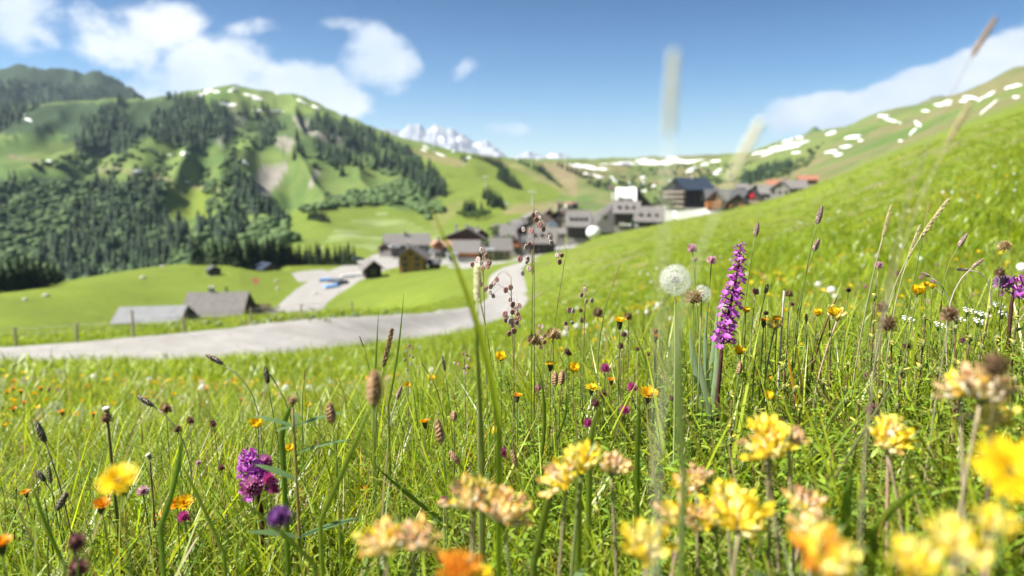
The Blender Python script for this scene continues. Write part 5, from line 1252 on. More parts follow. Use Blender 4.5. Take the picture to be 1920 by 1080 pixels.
def hawkbit_mesh(seed, R_, col, nrow=3, cup=.35):
    rd = random.Random(seed); mb = MB()
    for row in range(nrow):
        n = 17 - 3 * row; L = R_ * (1 - .24 * row)
        for i in range(n):
            a = 6.283 * (i + .5 * row) / n + rd.uniform(-.08, .08); el = cup + .32 * row + rd.uniform(-.1, .1)
            d = Vector((math.cos(a) * math.cos(el), math.sin(a) * math.cos(el), math.sin(el))); g = rd.uniform(.85, 1.1)
            mb.blade((0, 0, 0), d, (-math.sin(a), math.cos(a), 0), L, R_ * .26, (0, 0, .12), 4, tuple(x * g * .75 for x in col), tuple(x * g for x in col), prof=lambda t: .45 + .55 * t)
    return mb.mesh('ray_florets', m_petal)
cb = MB(); cb.tube([(0, 0, -.010), (0, 0, -.006), (0, 0, -.002), (0, 0, .001)], [.0015, .0032, .0038, .0036], 8, (.05, .07, .03)); CALYX = cb.mesh('calyx', m_stem)
HK_Y = hawkbit_mesh(1, .011, (.86, .52, .01)); HK_O = hawkbit_mesh(2, .010, (.85, .36, .01)); HK_L = hawkbit_mesh(3, .011, (.92, .68, .02), 3, .1)
def hawkbit(px, py, depth, label, kind='y', sz=1.0, face=None, group='hawkbit flowers', **kw):
    a = Plant('hawkbit', px, py, depth, label, 'hawkbit', group, **kw); fd = face or (random.uniform(-.25, .25), random.uniform(-.35, .1), 1)
    a.part('ray_florets', dict(y=HK_Y, o=HK_O, l=HK_L)[kind], d=fd, scl=sz); a.part('calyx', CALYX, d=fd, scl=sz); return a
def clock_mesh(seed, r, n=130, hairs=9, cover=1.0):
    rd = random.Random(seed); mb = MB(); ga = math.pi * (3 - 5 ** .5)
    for i in range(n):
        z = 1 - 2 * (i + .5) / n
        if rd.random() < .12: continue
        if z < 1 - 2 * cover: continue
        rr_ = math.sqrt(1 - z * z); d = Vector((rr_ * math.cos(ga * i), rr_ * math.sin(ga * i), z)); e = r * rd.uniform(.60, .74)
        mb.tube([d * r * .12, d * e], .00006, 3, (.7, .68, .6), cap=False)
        mb.ball(d * r * .17, (.0003, .0003, .0013), 4, 3, (.25, .2, .12), axis=d)
        u = d.orthogonal().normalized(); w = d.cross(u)
        for h in range(hairs):
            a = 6.283 * h / hairs + rd.random() * .4; o_ = (u * math.cos(a) + w * math.sin(a)); tp = d * e + (o_ * .85 + d * .42) * r * .36; si = o_.cross(d).normalized() * .00012
            mb.add([d * e - si, d * e + si, tp + si * .6, tp - si * .6], [(0, 1, 2, 3)], (.86, .86, .84))
    return mb.mesh('seed_globe', m_fluff)
CLOCK = clock_mesh(1, .022, 150, 11); CLOCK_H = clock_mesh(2, .014, 70, 9, .62); CLOCK_S = clock_mesh(4, .021, 46, 6)
cr_ = MB(); cr_.ball((0, 0, 0), .0032, 8, 5, (.34, .28, .18), jit=.15); CORE = cr_.mesh('seed_core', m_head)
def dandelion(px, py, depth, label, kind='full', sz=1.0, group='dandelion clocks', **kw):
    a = Plant('dandelion_clock', px, py, depth, label, 'dandelion clock', group, **kw)
    a.part('seed_core', CORE, scl=sz); a.part('seed_globe', dict(full=CLOCK, half=CLOCK_H, small=CLOCK_S)[kind], scl=sz, d=(.1, .1, 1) if kind != 'half' else (.7, -.1, .4)); return a
def bald_head():
    mb = MB(); mb.ball((0, 0, .003), (.0045, .0045, .0022), 10, 5, (.62, .56, .46)); mb.tube([(0, 0, -.002), (0, 0, .003)], [.002, .0035], 8, (.2, .17, .08))
    for i in range(12):
        a = 6.283 * i / 12; mb.blade((0, 0, 0), (math.cos(a) * .8, math.sin(a) * .8, -.7), (-math.sin(a), math.cos(a), 0), .008, .0018, (0, 0, -.3), 3, (.35, .28, .16))
    return mb.mesh('bald_head', m_head)
BALD = bald_head()
def clover_mesh(seed, r, cols, n=75, oval=1.15):
    rd = random.Random(seed); mb = MB(); ga = math.pi * (3 - 5 ** .5); mb.ball((0, 0, 0), (r * .55, r * .55, r * .6), 8, 5, tuple(x * .5 for x in cols[0]))
    for i in range(n):
        z = 1 - 1.75 * (i + .5) / n; rr_ = math.sqrt(max(0, 1 - z * z)); d = Vector((rr_ * math.cos(ga * i), rr_ * math.sin(ga * i), z)).normalized(); u = d.orthogonal().normalized(); g = rd.uniform(.8, 1.25)
        c = tuple(x * g for x in rd.choice(cols)); L = r * rd.uniform(.55, .75); dd = (d + Vector((0, 0, .5))).normalized(); p = Vector((d.x, d.y, d.z * oval)) * r * .42
        mb.blade(p, dd, u, L, r * .26, d * .2, 3, tuple(x * .75 for x in c), c, prof=lambda t: .7 + .4 * math.sin(3.1 * t)); mb.blade(p, dd, u.cross(d), L * .9, r * .2, d * .2, 3, c, c, prof=lambda t: .7)
    return mb.mesh('flower_head', m_petal)
PINKS = [(.52, .20, .38), (.62, .28, .45), (.42, .10, .28)]; MAUVE = [(.42, .22, .42), (.55, .35, .55)]; PALEP = [(.68, .42, .48), (.78, .60, .62), (.60, .30, .38)]; DULL = [(.25, .10, .12), (.32, .16, .15), (.2, .08, .07)]; BRN = [(.36, .23, .13), (.48, .34, .20), (.28, .17, .10)]; CRM = [(.55, .42, .22), (.42, .30, .15), (.62, .5, .3)]
CL = {'pink': clover_mesh(1, .0105, PINKS), 'mauve': clover_mesh(2, .012, MAUVE, 90), 'pale': clover_mesh(3, .0072, PALEP, 60), 'dull': clover_mesh(4, .0065, DULL, 45, 1.3), 'brown': clover_mesh(5, .0075, BRN, 55, 1.5), 'cream': clover_mesh(6, .0105, CRM, 70, .9), 'violet': clover_mesh(8, .012, [(.22, .08, .28), (.30, .12, .38)], 80), 'magenta': clover_mesh(7, .008, [(.50, .06, .26), (.60, .12, .36)], 60, 1.4)}
def clover(px, py, depth, label, kind='pink', sz=1.0, name='clover', cat='clover', group='clover and seed heads', leaves=True, d=None, **kw):
    a = Plant(name, px, py, depth, label, cat, group, **kw); a.part('flower_head', CL[kind], scl=sz, d=d)
    if leaves: a.leaf(.82, .016 * sz, .007 * sz, random.uniform(0, 6), (.10, .16, .05))
    return a
# kidney vetch
def vetch_floret(seed, top, mid, base):
    mb = MB(); rd = random.Random(seed)
    mb.tube([(0, 0, 0), (0, .0003, .002), (0, .0006, .0048), (0, .0005, .0072), (0, .0009, .0086)], [.0009, .0019, .0023, .0017, .0009], 7, [base] * 14 + [mid] * 14 + [tuple(x * .95 for x in mid)] * 7)
    mb.blade((0, .0004, .0072), (0, .35, 1), (1, 0, 0), .0062, .0042, (0, .25, -.1), 4, mid, top, prof=lambda t: .5 + .6 * math.sin(2.6 * t)); mb.blade((0, -.0002, .0070), (0, -.55, .9), (1, 0, 0), .0045, .0030, (0, -.1, -.2), 3, top, top, prof=lambda t: .6 + .4 * math.sin(3 * t))
    for s in (-1, 1): mb.blade((s * .0008, 0, .0070), (s * .4, .1, 1), (0, 1, 0), .0048, .0028, (0, 0, 0), 3, mid, top)
    return mb.mesh('floret', m_petal, True)
WOOL = (.86, .83, .70)
FL = {'y': [vetch_floret(1, (.92, .68, .015), (.90, .74, .12), WOOL), vetch_floret(2, (.92, .76, .05), (.90, .82, .40), (.86, .84, .72))], 'o': [vetch_floret(3, (.90, .50, .06), (.90, .80, .46), WOOL), vetch_floret(4, (.84, .44, .12), (.86, .80, .62), (.86, .82, .70))], 'b': [vetch_floret(5, (.64, .34, .13), (.72, .58, .40), (.76, .68, .54))], 'f': [vetch_floret(6, (.88, .30, .02), (.84, .42, .05), (.7, .55, .3))]}
bb_ = MB()
for i in range(7):
    a = 6.283 * i / 7; bb_.blade((0, 0, -.001), (math.cos(a), math.sin(a), .75), (-math.sin(a), math.cos(a), 0), .017, .0045, (0, 0, .25), 4, (.18, .26, .10), (.26, .33, .14))
BRACT = bb_.mesh('bracts', m_herb)
def vetch(px, py, depth, label, mixk='yyyo', sz=1.0, n=20, d=None, group='kidney vetch heads', **kw):
    a = Plant('kidney_vetch', px, py, depth, label, 'kidney vetch', group, rad=.0012, col=random.choice([(.36, .30, .18), (.26, .30, .12), (.44, .28, .22)]), bowx=random.uniform(-70, 70), **kw); hd = Vector(d or (random.uniform(-.5, .5), random.uniform(-.5, 0), 1)).normalized(); Q = quat(hd); ga = math.pi * (3 - 5 ** .5)
    n = int(n * .85)
    for i in range(n):
        z = 1 - .86 * (i + .5) / n; r_ = math.sqrt(1 - z * z); e = Q @ Vector((r_ * math.cos(ga * i), r_ * math.sin(ga * i), z)); e = (e + Vector((0, 0, .45))).normalized(); k = random.choice(mixk)
        link_mesh('floret', random.choice(FL[k]), a.root, a.tip + e * .0035 * sz, (quat(e) @ Euler((0, 0, random.uniform(0, 6.28))).to_quaternion()).to_euler(), (sz * .92, sz * .92, sz * random.uniform(1.15, 1.55)))
    a.part('bracts', BRACT, d=hd, scl=sz)
    for i in range(2): a.leaf(.45 + .2 * i, .03, .008, random.uniform(0, 6), (.10, .15, .06))
    return a
# orchid
def orchid_floret(seed):
    rd = random.Random(seed); mb = MB(); A_, B_, C_ = (.44, .05, .46), (.30, .018, .30), (.66, .28, .68)
    # opens along +Y, lip hangs down -Z
    for s in (-1, 0, 1): mb.blade((s * .0006, .001, 0), (s * .75, .62, -.65 - .25 * (s == 0)), (1 if s == 0 else .5, 0, .5 * s), .0078, .0056, (0, .25, -.1), 4, C_, A_, prof=lambda t: .45 + .7 * math.sin(2.8 * t))
    for s in (-1, 1): mb.blade((s * .0005, 0, .0005), (s * 1.0, .15, .75), (-.5 * s, .3, .7), .0068, .0038, (0, -.2, .35), 4, A_, B_, prof=lambda t: .4 + .6 * math.sin(2.9 * t))
    for s in (-.5, 0, .5): mb.blade((0, 0, .001), (s, .7, .9), (.9, -.3 * s, 0), .0050, .0034, (0, .3, -.35), 3, A_, C_, prof=lambda t: .5 + .5 * math.sin(2.9 * t))
    mb.tube([(0, 0, 0), (0, -.004, .002), (0, -.0065, .0045)], [.0011, .0010, .0007], 5, C_); return mb.mesh('floret', m_petal, True)
OF = [orchid_floret(i) for i in range(3)]
cap_ = MB(); cap_.tube([(0, -.001, -.004), (0, 0, .001)], [.0007, .0009], 5, (.16, .03, .12)); cap_.blade((0, 0, -.003), (0, .6, .7), (1, 0, 0), .009, .0016, (0, 0, .1), 3, (.26, .04, .2)); OVARY = cap_.mesh('bract', m_stem)
def orchid(pts_px, depth, label, n, r, sz=1.0, t0=.05, stemcol=(.075, .022, .025), seed=3, leaves=5):
    """pts_px: spike axis from top to root in the photo"""
    rd = random.Random(seed); W = [P(x, y, depth) for x, y in pts_px]; rt = ground_at(W[-1].x, W[-1].y); W[-1] = rt
    root = empty('purple_orchid', rt, label, 'orchid', 'purple orchids')
    L = [w - rt for w in W]; mb = MB(); m = len(L); mb.tube(L[::-1], [.0030 - .0022 * i / (m - 1) for i in range(m)], 8, [(.16, .16, .05)] * 8 + [stemcol] * (8 * (m - 1))); mb.build('stem', m_stem, root, True)
    # arc along the spike portion: all but last two points
    sp = L[:-2]; seg = [(sp[i + 1] - sp[i]).length for i in range(len(sp) - 1)]; T = sum(seg)
    for i in range(n):
        t = (i + .5) / n; d = t * T; j = 0
        while j < len(seg) - 1 and d > seg[j]: d -= seg[j]; j += 1
        q = sp[j].lerp(sp[j + 1], d / seg[j]); a = i * 2.4 + rd.uniform(-.3, .3); rr_ = r * (.45 + .6 * min(1, t * 1.8)) * (1.0 - .1 * t)
        out = Vector((math.cos(a), math.sin(a), .25)); e = out.normalized(); pos = q + e * rr_ * rd.uniform(.75, 1.15)
        rz = math.atan2(e.y, e.x) - math.pi / 2
        f = link_mesh('floret', rd.choice(OF), root, pos, (rd.uniform(-.35, .45), rd.uniform(-.3, .3), rz + rd.uniform(-.4, .4)), sz * (.62 + .5 * min(1, t * 1.8)) * rd.uniform(.85, 1.1))
        mb = MB(); mb.tube([q, pos], [.0008, .0006], 4, (.20, .03, .16)); mb.build('flower_stalk', m_stem, root)
    for i in range(leaves):
        a = rd.uniform(0, 6.28); mb = MB(); base = L[-1].lerp(L[-2], .15 + .5 * i / leaves); out = Vector((math.cos(a) * .5, math.sin(a) * .3, 1)).normalized()
        mb.blade(base, out, Vector((-out.y, out.x, 0)).normalized(), rd.uniform(.05, .09), .012, (out.x * .4, out.y * .4, -.1), 7, (.12, .18, .09), (.16, .24, .12), prof=lambda t_: math.sin(math.pi * min(1, t_ * .9 + .1)) ** .8); mb.build('leaf', m_herb, root, True)
    return root
# quaking grass
sp_ = MB()
for j in range(5):
    for s in (-1, 1):
        z = -.0062 * j / 5; w = .0030 * math.sin(math.pi * (.25 + .6 * j / 5)); sp_.ball((s * w * .55, 0, -.001 + z), (w * .75, .0013, .0016), 5, 3, (.30, .12, .12) if (j + (s > 0)) % 2 else (.44, .26, .24))
sp_.ball((0, 0, -.007), (.0012, .001, .0014), 5, 3, (.5, .35, .3)); SPIK = sp_.mesh('spikelet', m_head)
sp2 = MB()
for j in range(5):
    for s in (-1, 1):
        z = -.0062 * j / 5; w = .0030 * math.sin(math.pi * (.25 + .6 * j / 5)); sp2.ball((s * w * .55, 0, -.001 + z), (w * .75, .0013, .0016), 5, 3, (.42, .30, .28) if (j + (s > 0)) % 2 else (.62, .52, .48))
SPIK2 = sp2.mesh('spikelet', m_head)
def quaking(px, py, depth, label, spikes, lean=0, pale=.3, sz=1.0, **kw):
    """px,py: top of the stem; spikes: photo points of the spikelets"""
    a = Plant('quaking_grass', px, py, depth, label, 'quaking grass', 'quaking grass stems', lean=lean, rad=.0006, col=(.22, .17, .10), **kw); mb = MB()
    for x, y in spikes:
        d = depth * random.uniform(.97, 1.03); q = P(x, y, d) - a.root_w
        # branch from the nearest stem point above the spikelet's own height
        cand = [p for p in a.pts if p.z <= q.z + .012] or a.pts; st = max(cand, key=lambda p: p.z); mid = st.lerp(q, .6) + Vector((0, 0, .012))
        mb.tube([st, st.lerp(mid, .5) + Vector((0, 0, .004)), mid, q + Vector((0, 0, .003)), q], .00016, 3, (.30, .18, .12), cap=False)
        link_mesh('spikelet', SPIK2 if random.random() < pale else SPIK, a.root, q + Vector((0, 0, .003)), (random.uniform(-.35, .35), random.uniform(-.35, .35), random.uniform(-.7, .7)), sz * random.uniform(.75, 1.15))
    mb.build('branch', m_stem, a.root); return a
def spike_mesh(seed, L, r, col, col2, n=60, out=.5, mat=None):
    rd = random.Random(seed); mb = MB(); mb.tube([(0, 0, 0), (0, 0, L)], [r * .35, r * .15], 5, col)
    for i in range(n):
        t = (i + .5) / n; a = i * 2.4; d = Vector((math.cos(a) * out, math.sin(a) * out, 1)).normalized(); w = r * (math.sin(math.pi * min(1, .12 + .82 * t)) ** .6); g = rd.uniform(.75, 1.25); c = tuple(x * g for x in rd.choice((col, col2)))
        p = Vector((math.cos(a), math.sin(a), 0)) * w * .35 + Vector((0, 0, L * t * .95)); mb.blade(p, d, (-math.sin(a), math.cos(a), 0), L * .5 * r / L * 2.2, r * .7, (0, 0, .1), 3, c, tuple(x * 1.1 for x in c)); mb.ball(p + d * r * .5, (r * .28, r * .28, r * .6), 4, 3, c, axis=d)
    return mb.mesh('seed_spike', m_head)
SPK = {'brown': spike_mesh(1, .050, .0040, (.30, .19, .10), (.40, .28, .15)), 'pale': spike_mesh(2, .055, .0040, (.50, .42, .24), (.42, .34, .2)), 'thin': spike_mesh(3, .035, .0017, (.38, .32, .12), (.28, .20, .10), 40), 'dark': spike_mesh(4, .03, .0018, (.20, .14, .09), (.3, .22, .12), 40), 'white': spike_mesh(5, .05, .0042, (.85, .80, .62), (.80, .72, .50)), 'green': spike_mesh(6, .05, .002, (.30, .36, .10), (.40, .40, .15), 50)}
def grass_spike(px, py, depth, label, kind='brown', L=1.0, W=1.0, d=None, group='flowering grass spikes', **kw):
    a = Plant('grass_spike', px, py, depth, label, 'grass spike', group, head_dir=d, **kw); a.part('seed_spike', SPK[kind], scl=(W, W, L)); return a
def blade_thing(p0, p1, depth0, depth1, w, label, col=(.13, .20, .03), col2=None, bend=(0, 0), name='grass_plant'):
    A_ = P(*p0, depth0); B_ = P(*p1, depth1); rt = ground_at(A_.x, A_.y) if depth0 > 0 else A_; root = rt
    mb = MB(); n = 12; k = depth1 / FPX; cv = Vector((bend[0] * k, 0, -bend[1] * k)); vs, cs = [], []; col2 = col2 or tuple(x * 1.15 for x in col)
    sd_ = Vector((1, .25, 0)).normalized(); pts = [rt] + [A_.lerp(B_, i / n) + cv * (4 * (i / n) * (1 - i / n)) for i in range(n + 1)]; m = len(pts)
    for i, q in enumerate(pts):
        t = i / (m - 1); wd = w * .5 * min(1, (1 - t) * 2.2 + .04) ** .8; tg = (pts[min(i + 1, m - 1)] - pts[max(0, i - 1)]).normalized(); s_ = tg.cross(Vector((.1, 1, .1))).normalized()
        cc = tuple(a * (1 - t) + b_ * t for a, b_ in zip(col, col2)); vs += [q - rt - s_ * wd + Vector((0, .25 * wd, 0)), q - rt - Vector((0, .15 * wd, 0)), q - rt + s_ * wd + Vector((0, .25 * wd, 0))]; cs += [cc, cc, cc]
    fs = [f for i in range(m - 1) for f in ((3*i, 3*i+1, 3*i+4, 3*i+3), (3*i+1, 3*i+2, 3*i+5, 3*i+4))]
    mb.add(vs, fs, cs); o = mb.build(name, m_grass, smooth=True, loc=rt); tag(o, label, 'grass blade', 'single tall grass blades', kind='thing'); return o

# ================= the plants that can be told apart in the photograph
random.seed(21)
orchid([(1388, 458), (1386, 490), (1379, 530), (1370, 570), (1361, 610), (1354, 648), (1346, 740), (1345, 900)], .93, 'tall purple orchid spike standing sharp above the meadow on a dark stem', 56, .0100, .86, leaves=3)
orchid([(463, 848), (468, 862), (474, 885), (480, 905), (484, 925), (490, 960), (492, 1010)], .80, 'short dense purple orchid low in the grass among clover', 30, .013, 1.05, seed=8, leaves=4)
orchid([(1908, 520), (1904, 535), (1900, 552), (1896, 575), (1895, 640)], .95, 'small purple orchid tip cut off by the frame beside a mauve clover', 10, .010, .9, seed=9, leaves=2)
# grey-green leaves left of the tall orchid
for k, (x0, y0, x1, y1, w, dp) in enumerate([(1318, 740, 1294, 618, .010, .95), (1330, 750, 1325, 585, .007, .96), (1338, 745, 1342, 640, .008, .93), (1326, 735, 1345, 570, .008, .97), (1330, 760, 1312, 660, .008, .9), (1342, 760, 1340, 672, .006, .98)]):
    blade_thing((x0, y0), (x1, y1), dp, dp, w, ['broad grey-green leaf leaning outwards at the foot of the tall orchid', 'long upright grey-green leaf beside the tall orchid', 'grey-green leaf touching the tall orchid stem', 'narrow grey-green leaf reaching up to the orchid flowers', 'short blunt grey-green leaf below the broad leaning one', 'short grey-green leaf just behind the orchid stem'][k], (.30, .40, .24), (.38, .48, .30), (-4 if x1 < x0 else 4, 0), 'leafy_plant')
# ribwort plantains
plantain(417, 682, .93, 'dark plantain head nodding sideways on a tall arched stem before the road', 'd', 1.05, lean=58, head_dir=(-.88, 0, .52), col=(.30, .32, .22), bow=.55)
plantain(287, 761, .92, 'lower dark plantain head nodding sideways like its taller twin', 'd', 1.05, lean=52, head_dir=(-.82, 0, .55), col=(.34, .35, .28), bow=.5)
plantain(502, 718, .93, 'upright dark plantain head between two thin grass ears', 'd', 1.0, lean=36, head_dir=(-.1, 0, 1))
plantain(84, 828, .75, 'blackish plantain head leaning at the shady edge of the meadow', 'd', 1.0, 1.0, lean=45, head_dir=(-.3, 0, 1), col=(.13, .14, .09))
plantain(84, 902, .85, 'small dark plantain head below the blackish leaning one', 'd', .7, .9, lean=25, head_dir=(-.5, 0, .8))
plantain(95, 905, .8, 'greenish plantain bud tucked behind the small dark head', 'g', 1.0, .8, lean=15, head_dir=(-.05, 0, 1))
plantain(1532, 419, .95, 'tallest pinkish plantain head rising high over the hillside', 'p', 1.0, lean=-22, head_dir=(.22, 0, 1))
plantain(1526, 470, .96, 'shorter pinkish plantain head just under the tallest one', 'p', .72, lean=-24, head_dir=(.35, 0, 1))
plantain(1416, 443, .96, 'pinkish plantain head on a straight stem next to the orchid tip', 'p', .78, .9, lean=-18, head_dir=(.15, 0, 1))
plantain(1435, 550, .95, 'small greenish plantain head beside the orchid', 'g', .7, .8, lean=-18, head_dir=(.2, 0, 1))
plantain(1797, 462, .97, 'plantain head alone on a wavy stem over the sunny slope', 'p', .85, .85, lean=-14, bowx=14, head_dir=(.5, 0, .85))
plantain(1822, 502, .96, 'pale forked plantain bent flat to one side', 'p', .8, .6, lean=-8, head_dir=(.7, 0, .6), col=(.5, .42, .38))
plantain(1816, 506, .97, 'pale plantain head pointing the opposite way on the forked pair', 'p', .7, .55, lean=6, head_dir=(-1, 0, .02), col=(.5, .42, .38))
plantain(1742, 518, .97, 'tiny white plantain bud on a bent grey stem', 'p', .5, .6, lean=30, head_dir=(-.8, 0, .35), col=(.35, .35, .3))
plantain(834, 695, .95, 'slim dark plantain head between the twin quaking grasses', 'd', .9, .6, lean=14, head_dir=(-.15, 0, 1))
plantain(744, 748, .95, 'silvery plantain head leaning over the pale meadow', 'p', .8, .8, lean=-16, head_dir=(.35, 0, .9), col=(.4, .38, .3))
plantain(1383, 655, .96, 'tiny upright plantain bud right beside the orchid stem', 'g', .5, .5, lean=0)
plantain(1512, 604, .97, 'little dark plantain head half hidden beside the twin tall stems', 'd', .5, .6, lean=6)
plantain(1533, 640, .97, 'pale green plantain bud under the tallest stems', 'g', .6, .6, lean=10, head_dir=(-.3, 0, .9))
for x, y, dp, l, kd, L, W, dr in [(702, 757, .44, 'large blurred brown plantain head close to the lens', 'b', 1.0, 1.15, (.05, 0, 1)), (622, 792, .62, 'blurred brown plantain head beside the large one', 'b', .85, 1.0, (-.1, 0, 1)), (827, 830, .66, 'dark brown blurred plantain head standing straight', 'b', 1.1, .95, (-.15, 0, 1)), (851, 788, .75, 'small rusty plantain head above the dark straight one', 'b', .5, .85, (0, 0, 1)), (860, 868, .7, 'small rusty plantain head tilted below the straight one', 'b', .7, .8, (-.6, 0, .8)),
        (968, 872, .72, 'dim brown plantain head beside the magenta clover', 'b', .8, .7, (-.3, 0, 1)), (1040, 722, .82, 'brown tufted head in front of the yellow hawkbit', 'b', .8, .9, (0, 0, 1)), (1052, 720, .84, 'brown twin of the tufted head by the hawkbit', 'b', .8, .95, (.1, 0, 1)), (108, 955, .7, 'dark plantain head low in the shady grass', 'd', .9, 1.0, (.5, 0, .8)), (1385, 700, .85, 'dull reddish head at the orchid foot', 'b', .7, .8, (.1, 0, 1))]:
    plantain(x, y, dp, l, kd, L, W, head_dir=dr, lean=random.uniform(-10, 20))
# pink and seed heads
clover(1298, 467, .93, 'pink tufted head high beside the dandelion clock', 'pale', .95, 'pink_bistort', 'pink flower', lean=34, d=(-.15, 0, 1), leaves=False)
clover(1334, 489, .94, 'second pink tufted head between the clock and the orchid', 'pale', .95, 'pink_bistort', 'pink flower', lean=-6, leaves=False)
clover(1303, 487, .96, 'tiny pale bud just below the high pink head', 'pale', .5, 'pink_bistort', 'pink flower', lean=6, leaves=False)
clover(472, 915, .78, 'round pink clover under the short orchid', 'pink', 1.15, d=(0, -.3, 1)); clover(504, 899, .76, 'deep pink clover touching the short orchid', 'magenta', .85); clover(496, 868, .83, 'pink clover behind the short orchid', 'pink', .9); clover(513, 918, .76, 'small pink clover beside the round one', 'magenta', .7)
clover(345, 970, .72, 'dull pink clover alone in the deep grass', 'magenta', .75); clover(268, 922, .78, 'pale pink fading clover near the big yellow blur', 'pale', .9); clover(142, 1020, .45, 'dark red blurred clover at the bottom edge', 'dull', 1.0); clover(145, 1070, .5, 'dark red clover cut by the bottom edge', 'dull', 1.2)
clover(524, 971, .45, 'large blurred violet flower head in the low grass', 'violet', .62); clover(941, 851, .80, 'small magenta clover in the open middle grass', 'magenta', .8); clover(833, 940, .72, 'mauve clover behind the blurred vetch', 'magenta', .6)
clover(1134, 692, .92, 'magenta clover under the tall hawkbit', 'magenta', .85); clover(1185, 727, .90, 'pink clover beside the big hawkbit', 'magenta', .8); clover(1117, 757, .88, 'faded clover in the middle of the small clover cluster', 'dull', 1.0); clover(1171, 770, .88, 'bright pink clover at the edge of the clover cluster', 'magenta', .8); clover(1102, 795, .85, 'pinkish clover bud on a bent stem', 'magenta', .8); clover(1130, 740, .9, 'small clover topping the clover cluster', 'dull', .9)
clover(1198, 531, 1.0, 'x', 'mauve', .1) if False else None
clover(1880, 531, .96, 'round mauve clover near the small orchid tip', 'mauve', .95, d=(0, -.2, 1)); clover(1912, 552, .98, 'half hidden mauve clover at the frame edge', 'mauve', .9)
clover(200, 786, .80, 'empty dandelion head with drooping bracts in the shade', 'brown', .9, 'seed_head', 'seed head', lean=20)
for x, y, dp, kd, s, l, ln in [(333, 806, .9, 'brown', .75, 'dark brown seed head before the slender stalks', 6), (400, 796, .92, 'dull', .8, 'tiny round seed head on a slender stalk', 12), (357, 790, .93, 'brown', .7, 'bristly dark head by the tiny round one', -8), (372, 868, .9, 'pale', .5, 'small pale bud between two stalks', 0), (415, 878, .9, 'dull', .7, 'round brown bud low before the short orchid', 0),
      (311, 768, 1.05, 'brown', 1.1, 'blurry brown seed head behind the nodding plantain', 0), (1038, 628, .93, 'cream', .95, 'creamy tan seed head above the middle meadow', 0), (1121, 588, .93, 'brown', 1.0, 'shaggy brown seed head on a straight reddish stem', 0), (1178, 595, .93, 'brown', .8, 'brown seed head right beside the hawkbit in flower', 4), (1002, 639, .93, 'cream', .95, 'spiky straw-coloured globe on a stout stem', 0),
      (1089, 583, 1.0, 'dull', .5, 'tiny oval bud by the shaggy seed head', 0), (1063, 660, .95, 'dull', .7, 'dark red bud pair on a short stalk', 0), (1067, 664, .95, 'dull', .6, 'lower bud of the dark red pair', 0), (1170, 628, .93, 'dull', .7, 'grey-brown seed head below the hawkbit', 0), (1164, 650, .94, 'dull', .75, 'small head close under the grey-brown one', 0), (1229, 622, .93, 'brown', .6, 'rust tipped head over an orange flower', 0),
      (1416, 548, .95, 'brown', .75, 'tan seed head beside the orchid spike', 0), (1480, 552, .96, 'brown', .7, 'neat round tan head on a thin stem', -6), (1485, 571, .97, 'dull', .5, 'tiny round head just below the neat tan one', -4), (1436, 588, .96, 'dull', .6, 'tiny tufted head over the orange buttercups', 0), (1648, 498, .97, 'pale', .8, 'brown and white seed head over the sunny slope', -5), (1683, 514, .98, 'brown', .6, 'dark little seed head beside the brown and white one', -4),
      (1591, 545, .98, 'dull', .55, 'tiny tan head low over the slope', 0), (1883, 463, .95, 'cream', .8, 'white topped umbel head near the frame edge', -8), (1875, 512, .95, 'brown', .9, 'brown withered head under the white topped one', -6), (1663, 610, .62, 'brown', 1.1, 'blurred brown round head among the yellow rattle', 0), (1655, 578, .66, 'brown', .8, 'smaller blurred brown head above its twin', 0), (1780, 592, .60, 'brown', 1.0, 'soft pinkish brown head before the white yarrow', 0),
      (1866, 690, .38, 'brown', 1.0, 'large blurred brownish head at the frame side', 0), (1636, 770, .70, 'dull', 1.1, 'reddish blurred head above the yellow vetch', 0), (1300, 560, .80, 'cream', 1.0, 'tattered half blown dandelion head by the full clock', 4), (1260, 748, .9, 'dull', .8, 'tiny dark head in the green before the orchid', 0), (1195, 655, .92, 'dull', .5, 'small red bud beside the rust tipped head', 0), (1215, 665, .92, 'dull', .5, 'second small red bud beside the rust tipped head', 0),
      (1700, 650, .9, 'dull', .8, 'purple-brown head low among the herbs', 0), (1805, 640, .8, 'dull', .7, 'dim reddish head above the pale yellow rattle', 0)]:
    clover(x, y, dp, l, kd, s, 'seed_head', 'seed head', 'dry seed heads', leaves=False, lean=ln, col=random.choice([(.22, .17, .08), PALE_ST, GREEN_ST, GREEN_ST]), rad=.0006)
a = Plant('bald_dandelion', 200, 770, .80, 'bald dandelion head with a flat white top on a brown stem', 'dandelion head', 'spent dandelions', lean=22, col=BROWN_ST, rad=.0016); a.part('bald_head', BALD, d=(0, -.1, 1))
a = Plant('bald_dandelion', 280, 856, .85, 'second bald dandelion head tipped sideways above the yellow blur', 'dandelion head', 'spent dandelions', lean=14, col=BROWN_ST, rad=.0014); a.part('bald_head', BALD, d=(-.5, -.1, .8), scl=.85)
dandelion(1266, 525, .735, 'full round white dandelion clock left of the purple orchid'.replace('left of', 'beside'), 'full', .9, lean=8, col=(.34, .42, .16), rad=.0010)
dandelion(1316, 552, .80, 'half blown dandelion clock between the full clock and the orchid', 'half', .95, lean=-4, col=(.34, .38, .16), rad=.0009)
